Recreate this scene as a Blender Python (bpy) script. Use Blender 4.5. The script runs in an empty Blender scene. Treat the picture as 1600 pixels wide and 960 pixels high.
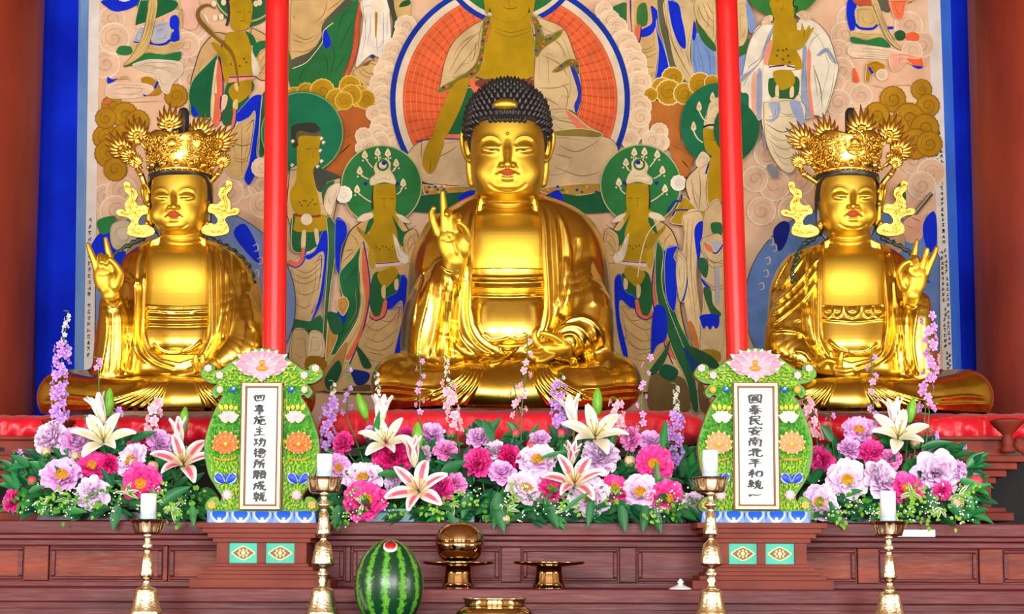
import bpy, bmesh, math, random
import numpy as np
from mathutils import Vector, Matrix

# ------------------------------------------------------------------ camera
FPX = 3200.0
CAM = np.array([0.0, -7.26, 1.25])
_th = math.atan(415.0 / FPX)
_ro = math.radians(0.2)
_f = np.array([0.0, math.cos(_th), math.sin(_th)])
_r0 = np.array([1.0, 0.0, 0.0])
_u0 = np.cross(_r0, _f)
_r = _r0 * math.cos(_ro) + _u0 * math.sin(_ro)
_u = np.cross(_r, _f)
scene = bpy.context.scene
COL = scene.collection
_cd = bpy.data.cameras.new('camera')
_cd.sensor_width = 36.0
_cd.lens = 36.0 * FPX / 1600.0
_cd.clip_start = 0.05
cam = bpy.data.objects.new('camera', _cd)
COL.objects.link(cam)
cam.matrix_world = Matrix(((_r[0], _u[0], -_f[0], CAM[0]), (_r[1], _u[1], -_f[1], CAM[1]), (_r[2], _u[2], -_f[2], CAM[2]), (0, 0, 0, 1)))
scene.camera = cam

def P(px, py, Y):
    """world point on the vertical plane y = Y seen at photo position (px, py)"""
    d = _f + _r * ((px - 800.0) / FPX) + _u * ((480.0 - py) / FPX)
    return CAM + d * ((Y - CAM[1]) / d[1])

def proj(x, y, z):
    dx, dy, dz = x - CAM[0], y - CAM[1], z - CAM[2]
    w = dx * _f[0] + dy * _f[1] + dz * _f[2]
    return (800.0 + FPX * (dx * _r[0] + dy * _r[1] + dz * _r[2]) / w, 480.0 - FPX * (dx * _u[0] + dy * _u[1] + dz * _u[2]) / w)

def S(Y, py=600):
    """metres per photo pixel at depth Y"""
    return float(P(801, py, Y)[0] - P(800, py, Y)[0])

# ------------------------------------------------------------------ view and light
vs = scene.view_settings
scene.display_settings.display_device = 'sRGB'
vs.view_transform = 'Standard'
vs.look = 'None'
vs.gamma = 1.0
vs.use_curve_mapping = False
vs.exposure = 0.0
scene.cycles.use_denoising = True
scene.cycles.max_bounces = 6
scene.cycles.diffuse_bounces = 3
scene.cycles.glossy_bounces = 3
scene.cycles.transmission_bounces = 4
scene.cycles.caustics_reflective = False
scene.cycles.caustics_refractive = False
scene.cycles.sample_clamp_indirect = 4.0

world = bpy.data.worlds.new('sky')
scene.world = world
world.use_nodes = True
world.node_tree.nodes['Background'].inputs['Color'].default_value = (0.86, 0.92, 1.0, 1)
world.node_tree.nodes['Background'].inputs['Strength'].default_value = 0.6

def area_light(name, loc, aim, sx, sy, power, color):
    ld = bpy.data.lights.new(name, 'AREA')
    ld.shape = 'RECTANGLE'
    ld.size, ld.size_y = sx, sy
    ld.energy = power
    ld.color = color
    o = bpy.data.objects.new(name, ld)
    COL.objects.link(o)
    o.location = loc
    d = Vector(aim) - Vector(loc)
    o.rotation_euler = d.to_track_quat('-Z', 'Z').to_euler()
    return o

# daylight through the open front doors of the hall (they lie behind the camera)
area_light('door_daylight', (0.0, -9.7, 2.45), (0, 2, 1.7), 2.2, 3.0, 440, (1.0, 0.98, 0.95))
area_light('door_daylight', (-3.1, -9.7, 2.45), (-0.3, 2, 1.7), 2.2, 3.0, 440, (1.0, 0.98, 0.95))
area_light('door_daylight', (3.1, -9.7, 2.45), (0.3, 2, 1.7), 2.2, 3.0, 440, (1.0, 0.98, 0.95))
# added side fill for rim highlights on the statues' arms; walls have no openings
area_light('side_fill_light', (-5.3, -2.6, 1.7), (0, 0.6, 1.7), 1.4, 2.6, 140, (1.0, 0.98, 0.95))
area_light('side_fill_light', (5.3, -2.6, 1.7), (0, 0.6, 1.7), 1.4, 2.6, 140, (1.0, 0.98, 0.95))

# ------------------------------------------------------------------ object helpers
def mesh_obj(name, me, mat=None, parent=None):
    o = bpy.data.objects.new(name, me)
    if mat is not None:
        for m in (mat if isinstance(mat, (list, tuple)) else [mat]):
            me.materials.append(m)
    COL.objects.link(o)
    if parent is not None:
        o.parent = parent
        o.matrix_parent_inverse = Matrix.Translation(-Vector(parent.location)) if parent.type == 'EMPTY' else Matrix.Identity(4)
    return o

def tag(o, label=None, cat=None, group=None, kind=None):
    if label: o['label'] = label
    if cat: o['category'] = cat
    if group: o['group'] = group
    if kind: o['kind'] = kind
    return o

def thing(name, label, cat, loc, group=None):
    o = bpy.data.objects.new(name, None)
    o.empty_display_size = 0.05
    COL.objects.link(o)
    o.location = Vector([float(v) for v in loc])
    return tag(o, label, cat, group)

class MB:
    """collects verts / faces (with a material slot, a colour and a smooth flag each) for ONE mesh object"""
    def __init__(self):
        self.v, self.f, self.mi, self.c, self.sm = [], [], [], [], []
    def add(self, vs, fs, mi=0, col=(1, 1, 1), smooth=True):
        b = len(self.v)
        self.v.extend([tuple(float(t) for t in p) for p in vs])
        for f in fs:
            self.f.append([i + b for i in f])
            self.mi.append(mi); self.c.append(col); self.sm.append(smooth)
        return b
    def box(self, x0, x1, y0, y1, z0, z1, mi=0, col=(1, 1, 1)):
        vs = [(x0, y0, z0), (x1, y0, z0), (x1, y1, z0), (x0, y1, z0), (x0, y0, z1), (x1, y0, z1), (x1, y1, z1), (x0, y1, z1)]
        self.add(vs, [(0, 3, 2, 1), (4, 5, 6, 7), (0, 1, 5, 4), (1, 2, 6, 5), (2, 3, 7, 6), (3, 0, 4, 7)], mi, col, False)
    def lathe(self, prof, c, n=32, mi=0, col=(1, 1, 1), mod=None, smooth=True):
        """prof: (radius, z); c: axis base point"""
        vs, fs = [], []
        for k, (r, z) in enumerate(prof):
            for i in range(n):
                a = 2 * math.pi * i / n
                rr = r * (mod(a, k) if mod else 1.0)
                vs.append((c[0] + rr * math.cos(a), c[1] + rr * math.sin(a), c[2] + z))
        for k in range(len(prof) - 1):
            for i in range(n):
                j = (i + 1) % n
                fs.append((k * n + i, k * n + j, (k + 1) * n + j, (k + 1) * n + i))
        if prof[0][0] > 1e-5: fs.append(tuple(range(n))[::-1])
        if prof[-1][0] > 1e-5: fs.append(tuple((len(prof) - 1) * n + i for i in range(n)))
        self.add(vs, fs, mi, col, smooth)
    def tube(self, pts, rad, n=8, mi=0, col=(1, 1, 1), cap=True):
        pts = [np.asarray(p, float) for p in pts]
        m = len(pts)
        if not hasattr(rad, '__len__'): rad = [rad] * m
        vs, fs = [], []
        up = np.array([0.31, -0.9, 0.29])
        for k in range(m):
            t = pts[min(k + 1, m - 1)] - pts[max(k - 1, 0)]
            t = t / (np.linalg.norm(t) + 1e-12)
            a = np.cross(t, up)
            if np.linalg.norm(a) < 1e-3: a = np.cross(t, np.array([1.0, 0, 0]))
            a /= np.linalg.norm(a)
            b = np.cross(t, a)
            up = np.cross(a, t)
            for i in range(n):
                q = 2 * math.pi * i / n
                vs.append(pts[k] + rad[k] * (math.cos(q) * a + math.sin(q) * b))
        for k in range(m - 1):
            for i in range(n):
                j = (i + 1) % n
                fs.append((k * n + i, k * n + j, (k + 1) * n + j, (k + 1) * n + i))
        if cap:
            fs.append(tuple(range(n))[::-1]); fs.append(tuple((m - 1) * n + i for i in range(n)))
        self.add(vs, fs, mi, col)
    def ball(self, c, r, n=12, m=8, mi=0, col=(1, 1, 1), rot=None):
        r = (r, r, r) if not hasattr(r, '__len__') else r
        vs, fs = [], []
        for j in range(m + 1):
            t = math.pi * j / m
            for i in range(n):
                a = 2 * math.pi * i / n
                p = np.array([r[0] * math.sin(t) * math.cos(a), r[1] * math.sin(t) * math.sin(a), -r[2] * math.cos(t)])
                if rot is not None: p = rot @ p
                vs.append(np.asarray(c) + p)
        for j in range(m):
            for i in range(n):
                k = (i + 1) % n
                fs.append((j * n + i, j * n + k, (j + 1) * n + k, (j + 1) * n + i))
        self.add(vs, fs, mi, col)
    def mesh(self, name, color=False):
        me = bpy.data.meshes.new(name)
        me.from_pydata(self.v, [], self.f)
        me.polygons.foreach_set('material_index', self.mi)
        me.polygons.foreach_set('use_smooth', self.sm)
        if color:
            at = me.color_attributes.new('Col', 'FLOAT_COLOR', 'CORNER')
            buf = np.ones((len(me.loops), 4), np.float32)
            ln = np.array([len(f) for f in self.f])
            buf[:, :3] = np.repeat(np.array(self.c, np.float32), ln, axis=0)
            at.data.foreach_set('color', buf.ravel())
        me.update()
        return me
    def build(self, name, mat, parent=None, color=False, weld=False):
        me = self.mesh(name, color)
        if weld:
            bm = bmesh.new(); bm.from_mesh(me)
            bmesh.ops.remove_doubles(bm, verts=bm.verts, dist=1e-5)
            bm.to_mesh(me); bm.free()
        return mesh_obj(name, me, mat, parent)

def bevel(o, w, seg=2):
    m = o.modifiers.new('edge', 'BEVEL'); m.width = w; m.segments = seg; m.limit_method = 'ANGLE'
    return o

def smooth_curve(pts, n=8, closed=False):
    """Catmull-Rom through points"""
    p = [np.asarray(q, float) for q in pts]
    m = len(p)
    out = []
    for i in range(m if closed else m - 1):
        p0 = p[(i - 1) % m] if closed else p[max(i - 1, 0)]
        p1, p2 = p[i], p[(i + 1) % m]
        p3 = p[(i + 2) % m] if closed else p[min(i + 2, m - 1)]
        for k in range(n):
            t = k / n
            out.append(0.5 * (2 * p1 + (p2 - p0) * t + (2 * p0 - 5 * p1 + 4 * p2 - p3) * t * t + (3 * p1 - 3 * p2 + p3 - p0) * t ** 3))
    if not closed: out.append(p[-1])
    return out

# ------------------------------------------------------------------ materials
def srgb(r, g, b):
    f = lambda c: c / 12.92 if c <= 0.04045 else ((c + 0.055) / 1.055) ** 2.4
    return (f(r / 255.0), f(g / 255.0), f(b / 255.0))

def new_mat(name):
    m = bpy.data.materials.new(name)
    m.use_nodes = True
    nt = m.node_tree
    return m, nt, nt.nodes['Principled BSDF']

def N(nt, kind, **kw):
    n = nt.nodes.new(kind)
    for k, v in kw.items(): setattr(n, k, v)
    return n

def plain(name, col, rough=0.5, metal=0.0, spec=0.5, var=0.0, vscale=20.0, bump=0.0, bscale=60.0, coat=0.0, col2=None, stretch=None, sss=0.0, vcol=False, sheen=0.0, rvar=0.0):
    """principled material: base colour mixed by object-space noise, optional bump"""
    m, nt, b = new_mat(name)
    b.inputs['Roughness'].default_value = rough
    b.inputs['Metallic'].default_value = metal
    b.inputs['Specular IOR Level'].default_value = spec
    b.inputs['Coat Weight'].default_value = coat
    b.inputs['Coat Roughness'].default_value = 0.15
    if sss:
        b.inputs['Subsurface Weight'].default_value = sss
        b.inputs['Subsurface Radius'].default_value = (0.02, 0.015, 0.012)
    if sheen:
        b.inputs['Sheen Weight'].default_value = sheen
    tc = N(nt, 'ShaderNodeTexCoord')
    mp = N(nt, 'ShaderNodeMapping')
    nt.links.new(tc.outputs['Object'], mp.inputs['Vector'])
    if stretch: mp.inputs['Scale'].default_value = stretch
    src = None
    if vcol:
        at = N(nt, 'ShaderNodeVertexColor', layer_name='Col')
        src = at.outputs['Color']
    if var or col2:
        no = N(nt, 'ShaderNodeTexNoise')
        no.inputs['Scale'].default_value = vscale
        no.inputs['Detail'].default_value = 6.0
        nt.links.new(mp.outputs['Vector'], no.inputs['Vector'])
        mx = N(nt, 'ShaderNodeMix', data_type='RGBA')
        rp = N(nt, 'ShaderNodeMapRange')
        rp.inputs['From Min'].default_value = 0.3; rp.inputs['From Max'].default_value = 0.7
        nt.links.new(no.outputs['Fac'], rp.inputs['Value'])
        nt.links.new(rp.outputs['Result'], mx.inputs['Factor'])
        c2 = col2 if col2 else tuple(c * (1 - var) for c in col)
        if vcol:
            mx.blend_type = 'MULTIPLY'
            nt.links.new(src, mx.inputs['A'])
            mx.inputs['B'].default_value = (1 - var, 1 - var, 1 - var, 1)
        else:
            mx.inputs['A'].default_value = (*col, 1)
            mx.inputs['B'].default_value = (*c2, 1)
        src = mx.outputs['Result']
    if src is not None: nt.links.new(src, b.inputs['Base Color'])
    else: b.inputs['Base Color'].default_value = (*col, 1)
    if bump or rvar:
        nb = N(nt, 'ShaderNodeTexNoise')
        nb.inputs['Scale'].default_value = bscale
        nb.inputs['Detail'].default_value = 4.0
        nt.links.new(mp.outputs['Vector'], nb.inputs['Vector'])
        if bump:
            bp = N(nt, 'ShaderNodeBump')
            bp.inputs['Strength'].default_value = bump
            bp.inputs['Distance'].default_value = 0.01
            nt.links.new(nb.outputs['Fac'], bp.inputs['Height'])
            nt.links.new(bp.outputs['Normal'], b.inputs['Normal'])
        if rvar:
            rr = N(nt, 'ShaderNodeMapRange')
            rr.inputs['From Min'].default_value = 0.3; rr.inputs['From Max'].default_value = 0.7
            rr.inputs['To Min'].default_value = max(0.03, rough - rvar); rr.inputs['To Max'].default_value = rough + rvar
            nt.links.new(nb.outputs['Fac'], rr.inputs['Value'])
            nt.links.new(rr.outputs['Result'], b.inputs['Roughness'])
    return m

GOLD = srgb(236, 178, 30)
M = {}
M['gold'] = plain('gold_leaf', srgb(230, 194, 80), rough=0.23, metal=1.0, rvar=0.06, bscale=5.0)
M['gold_matte'] = plain('gold_skin', srgb(224, 186, 66), rough=0.44, metal=1.0)
M['gold_bright'] = plain('gold_plate', srgb(242, 200, 92), rough=0.26, metal=1.0, bump=0.04, bscale=60)
M['lip'] = plain('lip_red', srgb(176, 66, 22), rough=0.55, spec=0.25)
M['line'] = plain('brow_line', srgb(96, 62, 8), rough=0.5)
M['eyewhite'] = plain('eye_white', srgb(196, 158, 78), rough=0.5)
M['hair'] = plain('hair_black', srgb(34, 32, 34), rough=0.38, spec=0.6)
M['hair_blue'] = plain('hair_teal', srgb(38, 58, 56), rough=0.45, spec=0.5)
# ------------------------------------------------------------------ hall shell (red columns beside the shrine, hall behind the camera)
M['red_wall'] = plain('red_painted_wood', srgb(160, 58, 36), rough=0.55, col2=srgb(112, 36, 26), vscale=3.0, bump=0.25, bscale=14, stretch=(1, 1, 0.35))
M['floorwood'] = plain('floor_boards', srgb(140, 92, 50), rough=0.4, col2=srgb(104, 64, 34), vscale=5.0, stretch=(1, 0.1, 1))
M['dark_wood'] = plain('dark_timber', srgb(74, 46, 30), rough=0.6, var=0.4, vscale=6)
M['ceilwood'] = plain('ceiling_boards', srgb(168, 128, 84), rough=0.6, var=0.35, vscale=3)
M['black_void'] = plain('void_shade_black', srgb(20, 20, 24), rough=0.8, var=0.4, vscale=12)  # near-black colour that paints in the shade of dark hollows
b = MB(); b.box(-5.5, 5.5, -10.0, 2.9, -0.1, 0.0)
tag(b.build('floor', M['floorwood']), kind='structure')
b = MB(); b.box(-5.5, 5.5, -10.0, 2.9, 4.6, 4.7)
tag(b.build('ceiling', M['ceilwood']), kind='structure')
b = MB(); b.box(-5.6, 5.6, 2.75, 2.9, 0, 4.6)
tag(b.build('wall_back', M['red_wall']), kind='structure')
M['plaster'] = plain('plaster', srgb(206, 180, 140), rough=0.7, var=0.15, vscale=3)
for nm, x in (('wall_west', -5.6), ('wall_east', 5.5)):
    b = MB(); b.box(x, x + 0.1, -10.0, 2.9, 0, 4.6)
    tag(b.build(nm, M['plaster']), kind='structure')
# front wall with three door openings
b = MB()
xs = [-5.5, -4.3, -1.9, -1.2, 1.2, 1.9, 4.3, 5.5]
for i in range(0, 8, 2): b.box(xs[i], xs[i + 1], -10.1, -9.9, 0, 4.6)
for i in range(1, 7, 2):
    b.box(xs[i], xs[i + 1], -10.1, -9.9, 4.0, 4.6); b.box(xs[i], xs[i + 1], -10.1, -9.9, 0, 0.9)
tag(b.build('wall_front', M['dark_wood']), kind='structure')
# the two big round red columns that flank the shrine
def big_column(name, px, side, Y=1.75, r=0.34):
    p = P(px, 480, Y)
    x = p[0] - side * -r
    b = MB()
    n = 48
    b.lathe([(r * 1.02, 0), (r * 1.01, 1.2), (r, 2.4), (r, 4.6)], (p[0] + side * r, Y + 0.1, 0.0), n=n, mod=lambda a, k: 1 + 0.006 * math.sin(7 * a + k) + 0.004 * math.sin(19 * a))
    o = b.build(name, M['red_wall'])
    return tag(o, kind='structure')
big_column('trim_1', 43, -1)
big_column('trim_2', 1534, 1)
# ------------------------------------------------------------------ the hanging painting behind the statues
from mathutils.geometry import tessellate_polygon
YP = 2.08
M['paint'] = plain('mineral_paint', (1, 1, 1), rough=0.8, spec=0.15, vcol=True, var=0.26, vscale=13.0, bump=0.10, bscale=30)
class Canvas:
    """flat painted shapes, every next one laid over the last"""
    def __init__(self):
        self.b = MB(); self.k = 0
    def W(self, p, off): return P(p[0], p[1], YP - off)
    def fill(self, pts, col, smooth=5):
        c = [np.array(p, float) for p in pts]
        if smooth: c = smooth_curve(c, smooth, True)
        self.k += 1; off = 0.0005 + self.k * 0.00005
        tr = tessellate_polygon([[Vector((p[0], p[1], 0)) for p in c]])
        self.b.add([self.W(p, off) for p in c], [t for t in tr], 0, srgb(*col), False)
    def poly(self, pts, col): self.fill(pts, col, 0)
    def edged(self, pts, col, ecol=(222, 206, 160), w=1.0, smooth=5):
        self.fill(pts, col, smooth)
        a = np.array(pts, float); m = a.mean(0); ext = np.ptp(a, 0)
        if min(ext) > 14:        # inner drapery lines echo the outline
            dk = tuple(int(v * 0.74) for v in col)
            n = len(pts); k0 = int(m[0]) % n
            for q, f in ((0.80, 0.55), (0.58, 0.45), (0.36, 0.5)):
                loop = [m + (a[(k0 + i) % n] - m) * q for i in range(max(3, int(n * f)))]
                self.line(loop, 1.0, dk)
                k0 += n // 2
        self.line(list(pts) + [pts[0]], w, ecol, taper=False, smooth=smooth)
    def line(self, pts, w, col, taper=True, smooth=5):
        c = [np.array(p, float) for p in pts]
        if smooth: c = smooth_curve(c, smooth)
        m = len(c); L, R = [], []
        self.k += 1; off = 0.0005 + self.k * 0.00005
        for i, p in enumerate(c):
            t = c[min(i + 1, m - 1)] - c[max(i - 1, 0)]; t = t / (np.linalg.norm(t) + 1e-9)
            n = np.array([-t[1], t[0]])
            ww = w * 0.5 * ((0.25 + 0.75 * math.sin(math.pi * (i + 0.3) / (m - 0.4))) if taper else 1)
            L.append(p + n * ww); R.append(p - n * ww)
        self.b.add([self.W(p, off) for p in L + R], [(i, i + 1, m + i + 1, m + i) for i in range(m - 1)], 0, srgb(*col), False)
    def lines(self, many, w, col):
        self.k -= len(many) - 1
        for p in many: self.line(p, w, col)
    def disc(self, cx, cy, rx, ry, col, n=48, a0=0, a1=360):
        pts = [(cx + rx * math.cos(math.radians(a)), cy + ry * math.sin(math.radians(a))) for a in np.linspace(a0, a1, n, endpoint=a1 - a0 < 360)]
        self.poly(pts, col)
    def ring(self, cx, cy, r0, r1, col, n=72):
        self.k += 1; off = 0.0005 + self.k * 0.00005
        vs_ = []
        for i in range(n):
            a = 2 * math.pi * i / n
            vs_ += [self.W((cx + r * math.cos(a), cy + r * math.sin(a)), off) for r in (r0, r1)]
        self.b.add(vs_, [(2 * i, 2 * i + 1, (2 * i + 3) % (2 * n), (2 * i + 2) % (2 * n)) for i in range(n)], 0, srgb(*col), False)
    def cloud(self, cx, cy, r, col, edge, line):
        n = max(9, int(r * 0.9))
        pts = []
        for i in range(n * 6):
            a = 2 * math.pi * i / (n * 6)
            rr = r * (1 + 0.055 * abs(math.sin(n * a / 2)))
            pts.append((cx + rr * math.cos(a), cy + rr * math.sin(a)))
        self.poly(pts, edge)
        self.poly([(cx + (x - cx) * 0.9, cy + (y - cy) * 0.9) for x, y in pts], col)
        self.disc(cx + r * 0.05, cy + r * 0.08, r * 0.5, r * 0.45, tuple(int(c * 0.965) for c in col), 20)
        self.line([(cx + r * (0.06 + 0.055 * q) * math.cos(q * 0.85 + cx), cy + r * (0.06 + 0.055 * q) * math.sin(q * 0.85 + cx)) for q in range(13)], max(0.8, r * 0.06), line)
def zoomed(x0, y0, s): return lambda *p: [(x0 + x / s, y0 + y / s) for x, y in p]
A_ = zoomed(150, 0, 5.33); B_ = zoomed(280, 0, 5.336); C_ = zoomed(300, 150, 5.65); D_ = zoomed(440, 0, 5.335); E_ = zoomed(440, 150, 4.8); F_ = zoomed(440, 330, 3.427)
G_ = zoomed(940, 0, 5.335); H_ = zoomed(930, 150, 4.8); I_ = zoomed(930, 330, 3.095); J_ = zoomed(1150, 0, 5.333); K_ = zoomed(1300, 0, 4.8); L_ = zoomed(1150, 160, 3.0); O_ = zoomed(530, 0, 2.909)
painting = thing('hanging_painting', 'huge hanging painting of many haloed figures in a blue border, behind the three statues', 'painting', P(800, 640, YP))
# canvas and its cloth borders
def slab_px(quad, y0, y1, name, mat, parent):
    b = MB()
    vs_ = [P(p[0], p[1], y) for y in (y0, y1) for p in quad]
    b.add(vs_, [(0, 1, 2, 3), (7, 6, 5, 4), (0, 4, 5, 1), (1, 5, 6, 2), (2, 6, 7, 3), (3, 7, 4, 0)], smooth=False)
    return b.build(name, mat, parent)
M['canvas'] = plain('canvas_ground', srgb(226, 190, 156), rough=0.8, col2=srgb(206, 158, 122), vscale=7.0, bump=0.1)
M['bluecloth'] = plain('blue_border', srgb(10, 44, 214), rough=0.85, spec=0.1, col2=srgb(4, 26, 176), vscale=4.0, bump=0.15, bscale=20)
M['greyblue'] = plain('greyblue_border', srgb(108, 146, 196), rough=0.75, col2=srgb(70, 112, 176), vscale=6, stretch=(3, 1, 0.5))
M['midblue'] = plain('midblue_border', srgb(38, 104, 214), rough=0.75, col2=srgb(26, 84, 190), vscale=6, stretch=(3, 1, 0.5))
M['strip'] = plain('pale_strip', srgb(222, 216, 210), rough=0.8, col2=srgb(204, 194, 184), vscale=10)
YT, YB = -70, 690
ex = lambda a, c, y: a + (c - a) * y / 600.0     # straight edge given at photo rows 0 and 600
def band(a0, a1, b0, b1, name, mat, y0=YP - 0.004):
    return slab_px([(ex(a0, a1, YT), YT), (ex(b0, b1, YT), YT), (ex(b0, b1, YB), YB), (ex(a0, a1, YB), YB)], y0, YP + 0.012, name, mat, painting)
band(156, 146, 1449, 1474, 'canvas', M['canvas'], YP)
band(62, 54, 123, 116, 'blue_border', M['bluecloth']); band(123, 116, 139, 131, 'inner_border', M['greyblue'])
st1 = band(139, 131, 156, 146, 'inscription_strip', M['strip'])
st2 = band(1449, 1474, 1469, 1489, 'inscription_strip', M['strip']); band(1469, 1489, 1485, 1503, 'inner_border', M['midblue']); band(1485, 1503, 1524, 1540, 'blue_border', M['bluecloth'])
c = Canvas()
TAN, TAND, CREAM, GOLDC, GREEN, GREEN2, BLUE, ORG, DARK = (206, 170, 112), (138, 100, 52), (232, 212, 172), (176, 140, 10), (24, 100, 56), (40, 118, 60), (6, 40, 206), (226, 108, 74), (56, 48, 40)
GREY, LBLUE, WHITE, PINK, OCH, OCH2, PALE = (92, 90, 76), (120, 150, 204), (236, 226, 208), (230, 178, 150), (178, 128, 18), (146, 100, 16), (230, 200, 164)
PK, PKE, PKL = (226, 190, 158), (238, 218, 192), (202, 146, 112)
rng = random.Random(11)
# cloud ground over the canvas
for (x, y, r) in ((175, 30, 20), (165, 100, 22), (178, 60, 24), (300, 40, 26), (302, 95, 22), (300, 125, 20), (292, 70, 20), (165, 310, 22), (190, 300, 24), (180, 330, 24), (215, 320, 20), (380, 285, 24), (410, 290, 22), (360, 300, 20), (410, 320, 20), (408, 258, 16), (1330, 30, 22), (1320, 55, 22), (1310, 80, 18), (1315, 110, 20), (1305, 130, 16), (1420, 40, 22), (1440, 70, 20), (1425, 80, 16), (1345, 150, 18), (1310, 160, 20), (1430, 250, 24), (1455, 270, 22), (1440, 290, 22), (1230, 250, 22), (1200, 240, 22), (1250, 280, 24), (1210, 290, 24), (1190, 330, 22), (1240, 330, 24), (1180, 280, 20)):
    c.cloud(x, y, r, PK, PKE, PKL)
for (x, y, r) in ((175, 165, 16), (165, 215, 20), (195, 180, 20), (165, 185, 16), (195, 215, 22), (170, 240, 22), (180, 265, 18), (275, 150, 18), (215, 190, 18), (1395, 155, 20), (1440, 140, 16), (1450, 165, 18), (1420, 185, 24), (1445, 200, 22), (1400, 200, 20), (1430, 225, 24), (1370, 180, 20), (1452, 225, 20)):
    c.cloud(x, y, r, OCH, OCH2, (120, 78, 14))
c.fill(A_((60, 0), (90, 60), (160, 95), (260, 80), (340, 40), (385, 0)), BLUE); c.fill(A_((190, 0), (230, 14), (265, 8), (280, 0)), WHITE)
# seated guardian figures in the upper corners
c.edged(A_((370, 0), (345, 90), (325, 200), (345, 215), (480, 170), (660, 80), (665, 0)), GREEN)
c.edged(A_((330, 215), (480, 165), (680, 85), (640, 180), (480, 200), (350, 235)), PINK)
c.edged(A_((350, 235), (310, 350), (390, 365), (400, 230)), (170, 174, 190)); c.edged(A_((480, 205), (455, 300), (490, 355), (590, 345), (615, 300), (605, 180)), (174, 178, 194))
c.line(A_((312, 352), (380, 358), (430, 340), (480, 372), (560, 370), (620, 330)), 3.5, BLUE, False)
c.fill(A_((620, 145), (665, 125), (690, 160), (690, 240), (690, 340), (625, 340), (630, 280), (650, 250), (615, 220)), BLUE)
c.edged(A_((300, 360), (420, 370), (560, 385), (700, 340), (720, 380), (620, 430), (480, 445), (320, 430)), (206, 172, 104))
c.fill(A_((300, 510), (420, 440), (560, 455), (690, 430), (710, 460), (680, 510), (560, 495), (400, 520), (230, 560)), GREEN2)
c.fill(A_((170, 440), (200, 385), (290, 390), (295, 440), (240, 460)), GREEN2)
c.edged(A_((440, 0), (425, 120), (385, 300), (300, 460), (230, 545), (310, 515), (420, 420), (475, 250), (505, 100), (508, 0)), (210, 180, 112), (120, 86, 40), 0.8)
c.lines([A_((465, 0), (450, 130), (410, 290), (320, 450)), A_((485, 0), (470, 150), (430, 310), (350, 440))], 1.0, (140, 104, 50))
c.fill(A_((675, 0), (735, 110), (730, 230), (840, 225), (850, 0)), (228, 180, 156)); c.line(A_((690, 0), (705, 120), (712, 230)), 4, (206, 172, 104), False)
c.edged(A_((300, 540), (420, 500), (560, 500), (700, 520), (720, 600), (640, 690), (600, 780), (540, 740), (500, 620), (400, 590)), (222, 200, 172), (240, 226, 200))
c.edged(A_((90, 720), (170, 690), (300, 700), (420, 700), (480, 740), (400, 800), (200, 820), (90, 800)), (226, 194, 164), (240, 220, 196))
c.fill(A_((95, 640), (130, 660), (180, 655), (120, 690), (95, 690)), BLUE); c.fill(A_((180, 665), (240, 630), (300, 690), (260, 660)), (190, 160, 110))
c.fill(A_((380, 650), (440, 640), (510, 680), (540, 740), (520, 790), (420, 795), (490, 760), (470, 710), (390, 690)), OCH); c.line(A_((490, 735), (515, 680)), 4, BLUE, False); c.fill(A_((390, 785), (420, 795), (400, 802)), BLUE)
c.lines([A_((330, 560), (450, 545), (560, 580), (690, 620)), A_((420, 560), (540, 560), (650, 570)), A_((110, 745), (260, 735), (420, 740)), A_((90, 830), (300, 850), (560, 840)), A_((150, 780), (320, 790))], 0.8, (190, 146, 112))
c.fill(A_((50, 850), (110, 830), (125, 850), (80, 870)), ORG)
# right corner guardian
c.fill(K_((120, 0), (180, 10), (175, 200), (140, 230), (110, 120)), BLUE); c.fill(K_((160, 0), (300, 0), (300, 55), (200, 40)), (190, 86, 54)); c.fill(K_((330, 0), (420, 0), (430, 90), (370, 70)), GREY)
c.edged(K_((180, 60), (330, 60), (350, 180), (260, 215), (190, 190)), (206, 174, 112)); c.line(K_((180, 180), (210, 210), (300, 215), (340, 185)), 3.6, BLUE, False); c.line(K_((420, 208), (460, 208)), 4, BLUE, False)
c.edged(K_((150, 230), (250, 250), (370, 250), (360, 290), (250, 300), (150, 275)), (206, 172, 108)); c.fill(K_((150, 275), (260, 300), (370, 280), (440, 350), (360, 350), (240, 330), (150, 320)), GREEN2)
c.edged(K_((430, 0), (470, 130), (530, 140), (560, 20), (620, 0)), (236, 116, 72)); c.fill(K_((470, 250), (510, 225), (550, 250), (540, 295), (490, 300)), (36, 84, 44)); c.fill(K_((555, 265), (600, 240), (650, 260), (640, 305), (560, 295)), (238, 96, 50))
c.edged(K_((290, 0), (340, 130), (400, 270), (470, 350), (520, 370), (450, 280), (390, 150), (340, 0)), (212, 186, 130), (130, 96, 50), 0.8); c.lines([K_((310, 0), (365, 140), (430, 280), (500, 362)), K_((325, 0), (380, 150), (440, 270))], 1, (140, 106, 60))
c.edged(K_((140, 340), (330, 350), (520, 390), (560, 450), (380, 440), (140, 420)), (226, 200, 168), (238, 220, 196)); c.edged(K_((430, 400), (560, 400), (680, 440), (670, 510), (560, 470), (500, 530), (440, 520)), (232, 170, 140)); c.fill(K_((560, 440), (640, 445), (675, 435), (680, 510), (620, 495)), (238, 98, 56)); c.fill(K_((600, 490), (650, 495), (685, 500), (650, 515)), BLUE)
c.edged(K_((260, 480), (330, 455), (400, 490), (380, 530), (300, 560), (280, 615), (250, 600)), OCH); c.line(K_((275, 505), (305, 550)), 4, BLUE, False); c.fill(K_((160, 510), (185, 540), (205, 610), (160, 610)), (238, 100, 60)); c.cloud(1378, 117, 9, (228, 204, 172), PKE, PKL)
c.lines([K_((140, 380), (300, 390), (420, 400)), K_((450, 640), (600, 640), (710, 660)), K_((140, 440), (240, 430)), K_((300, 640), (400, 660))], 0.8, (190, 146, 112))
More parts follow.
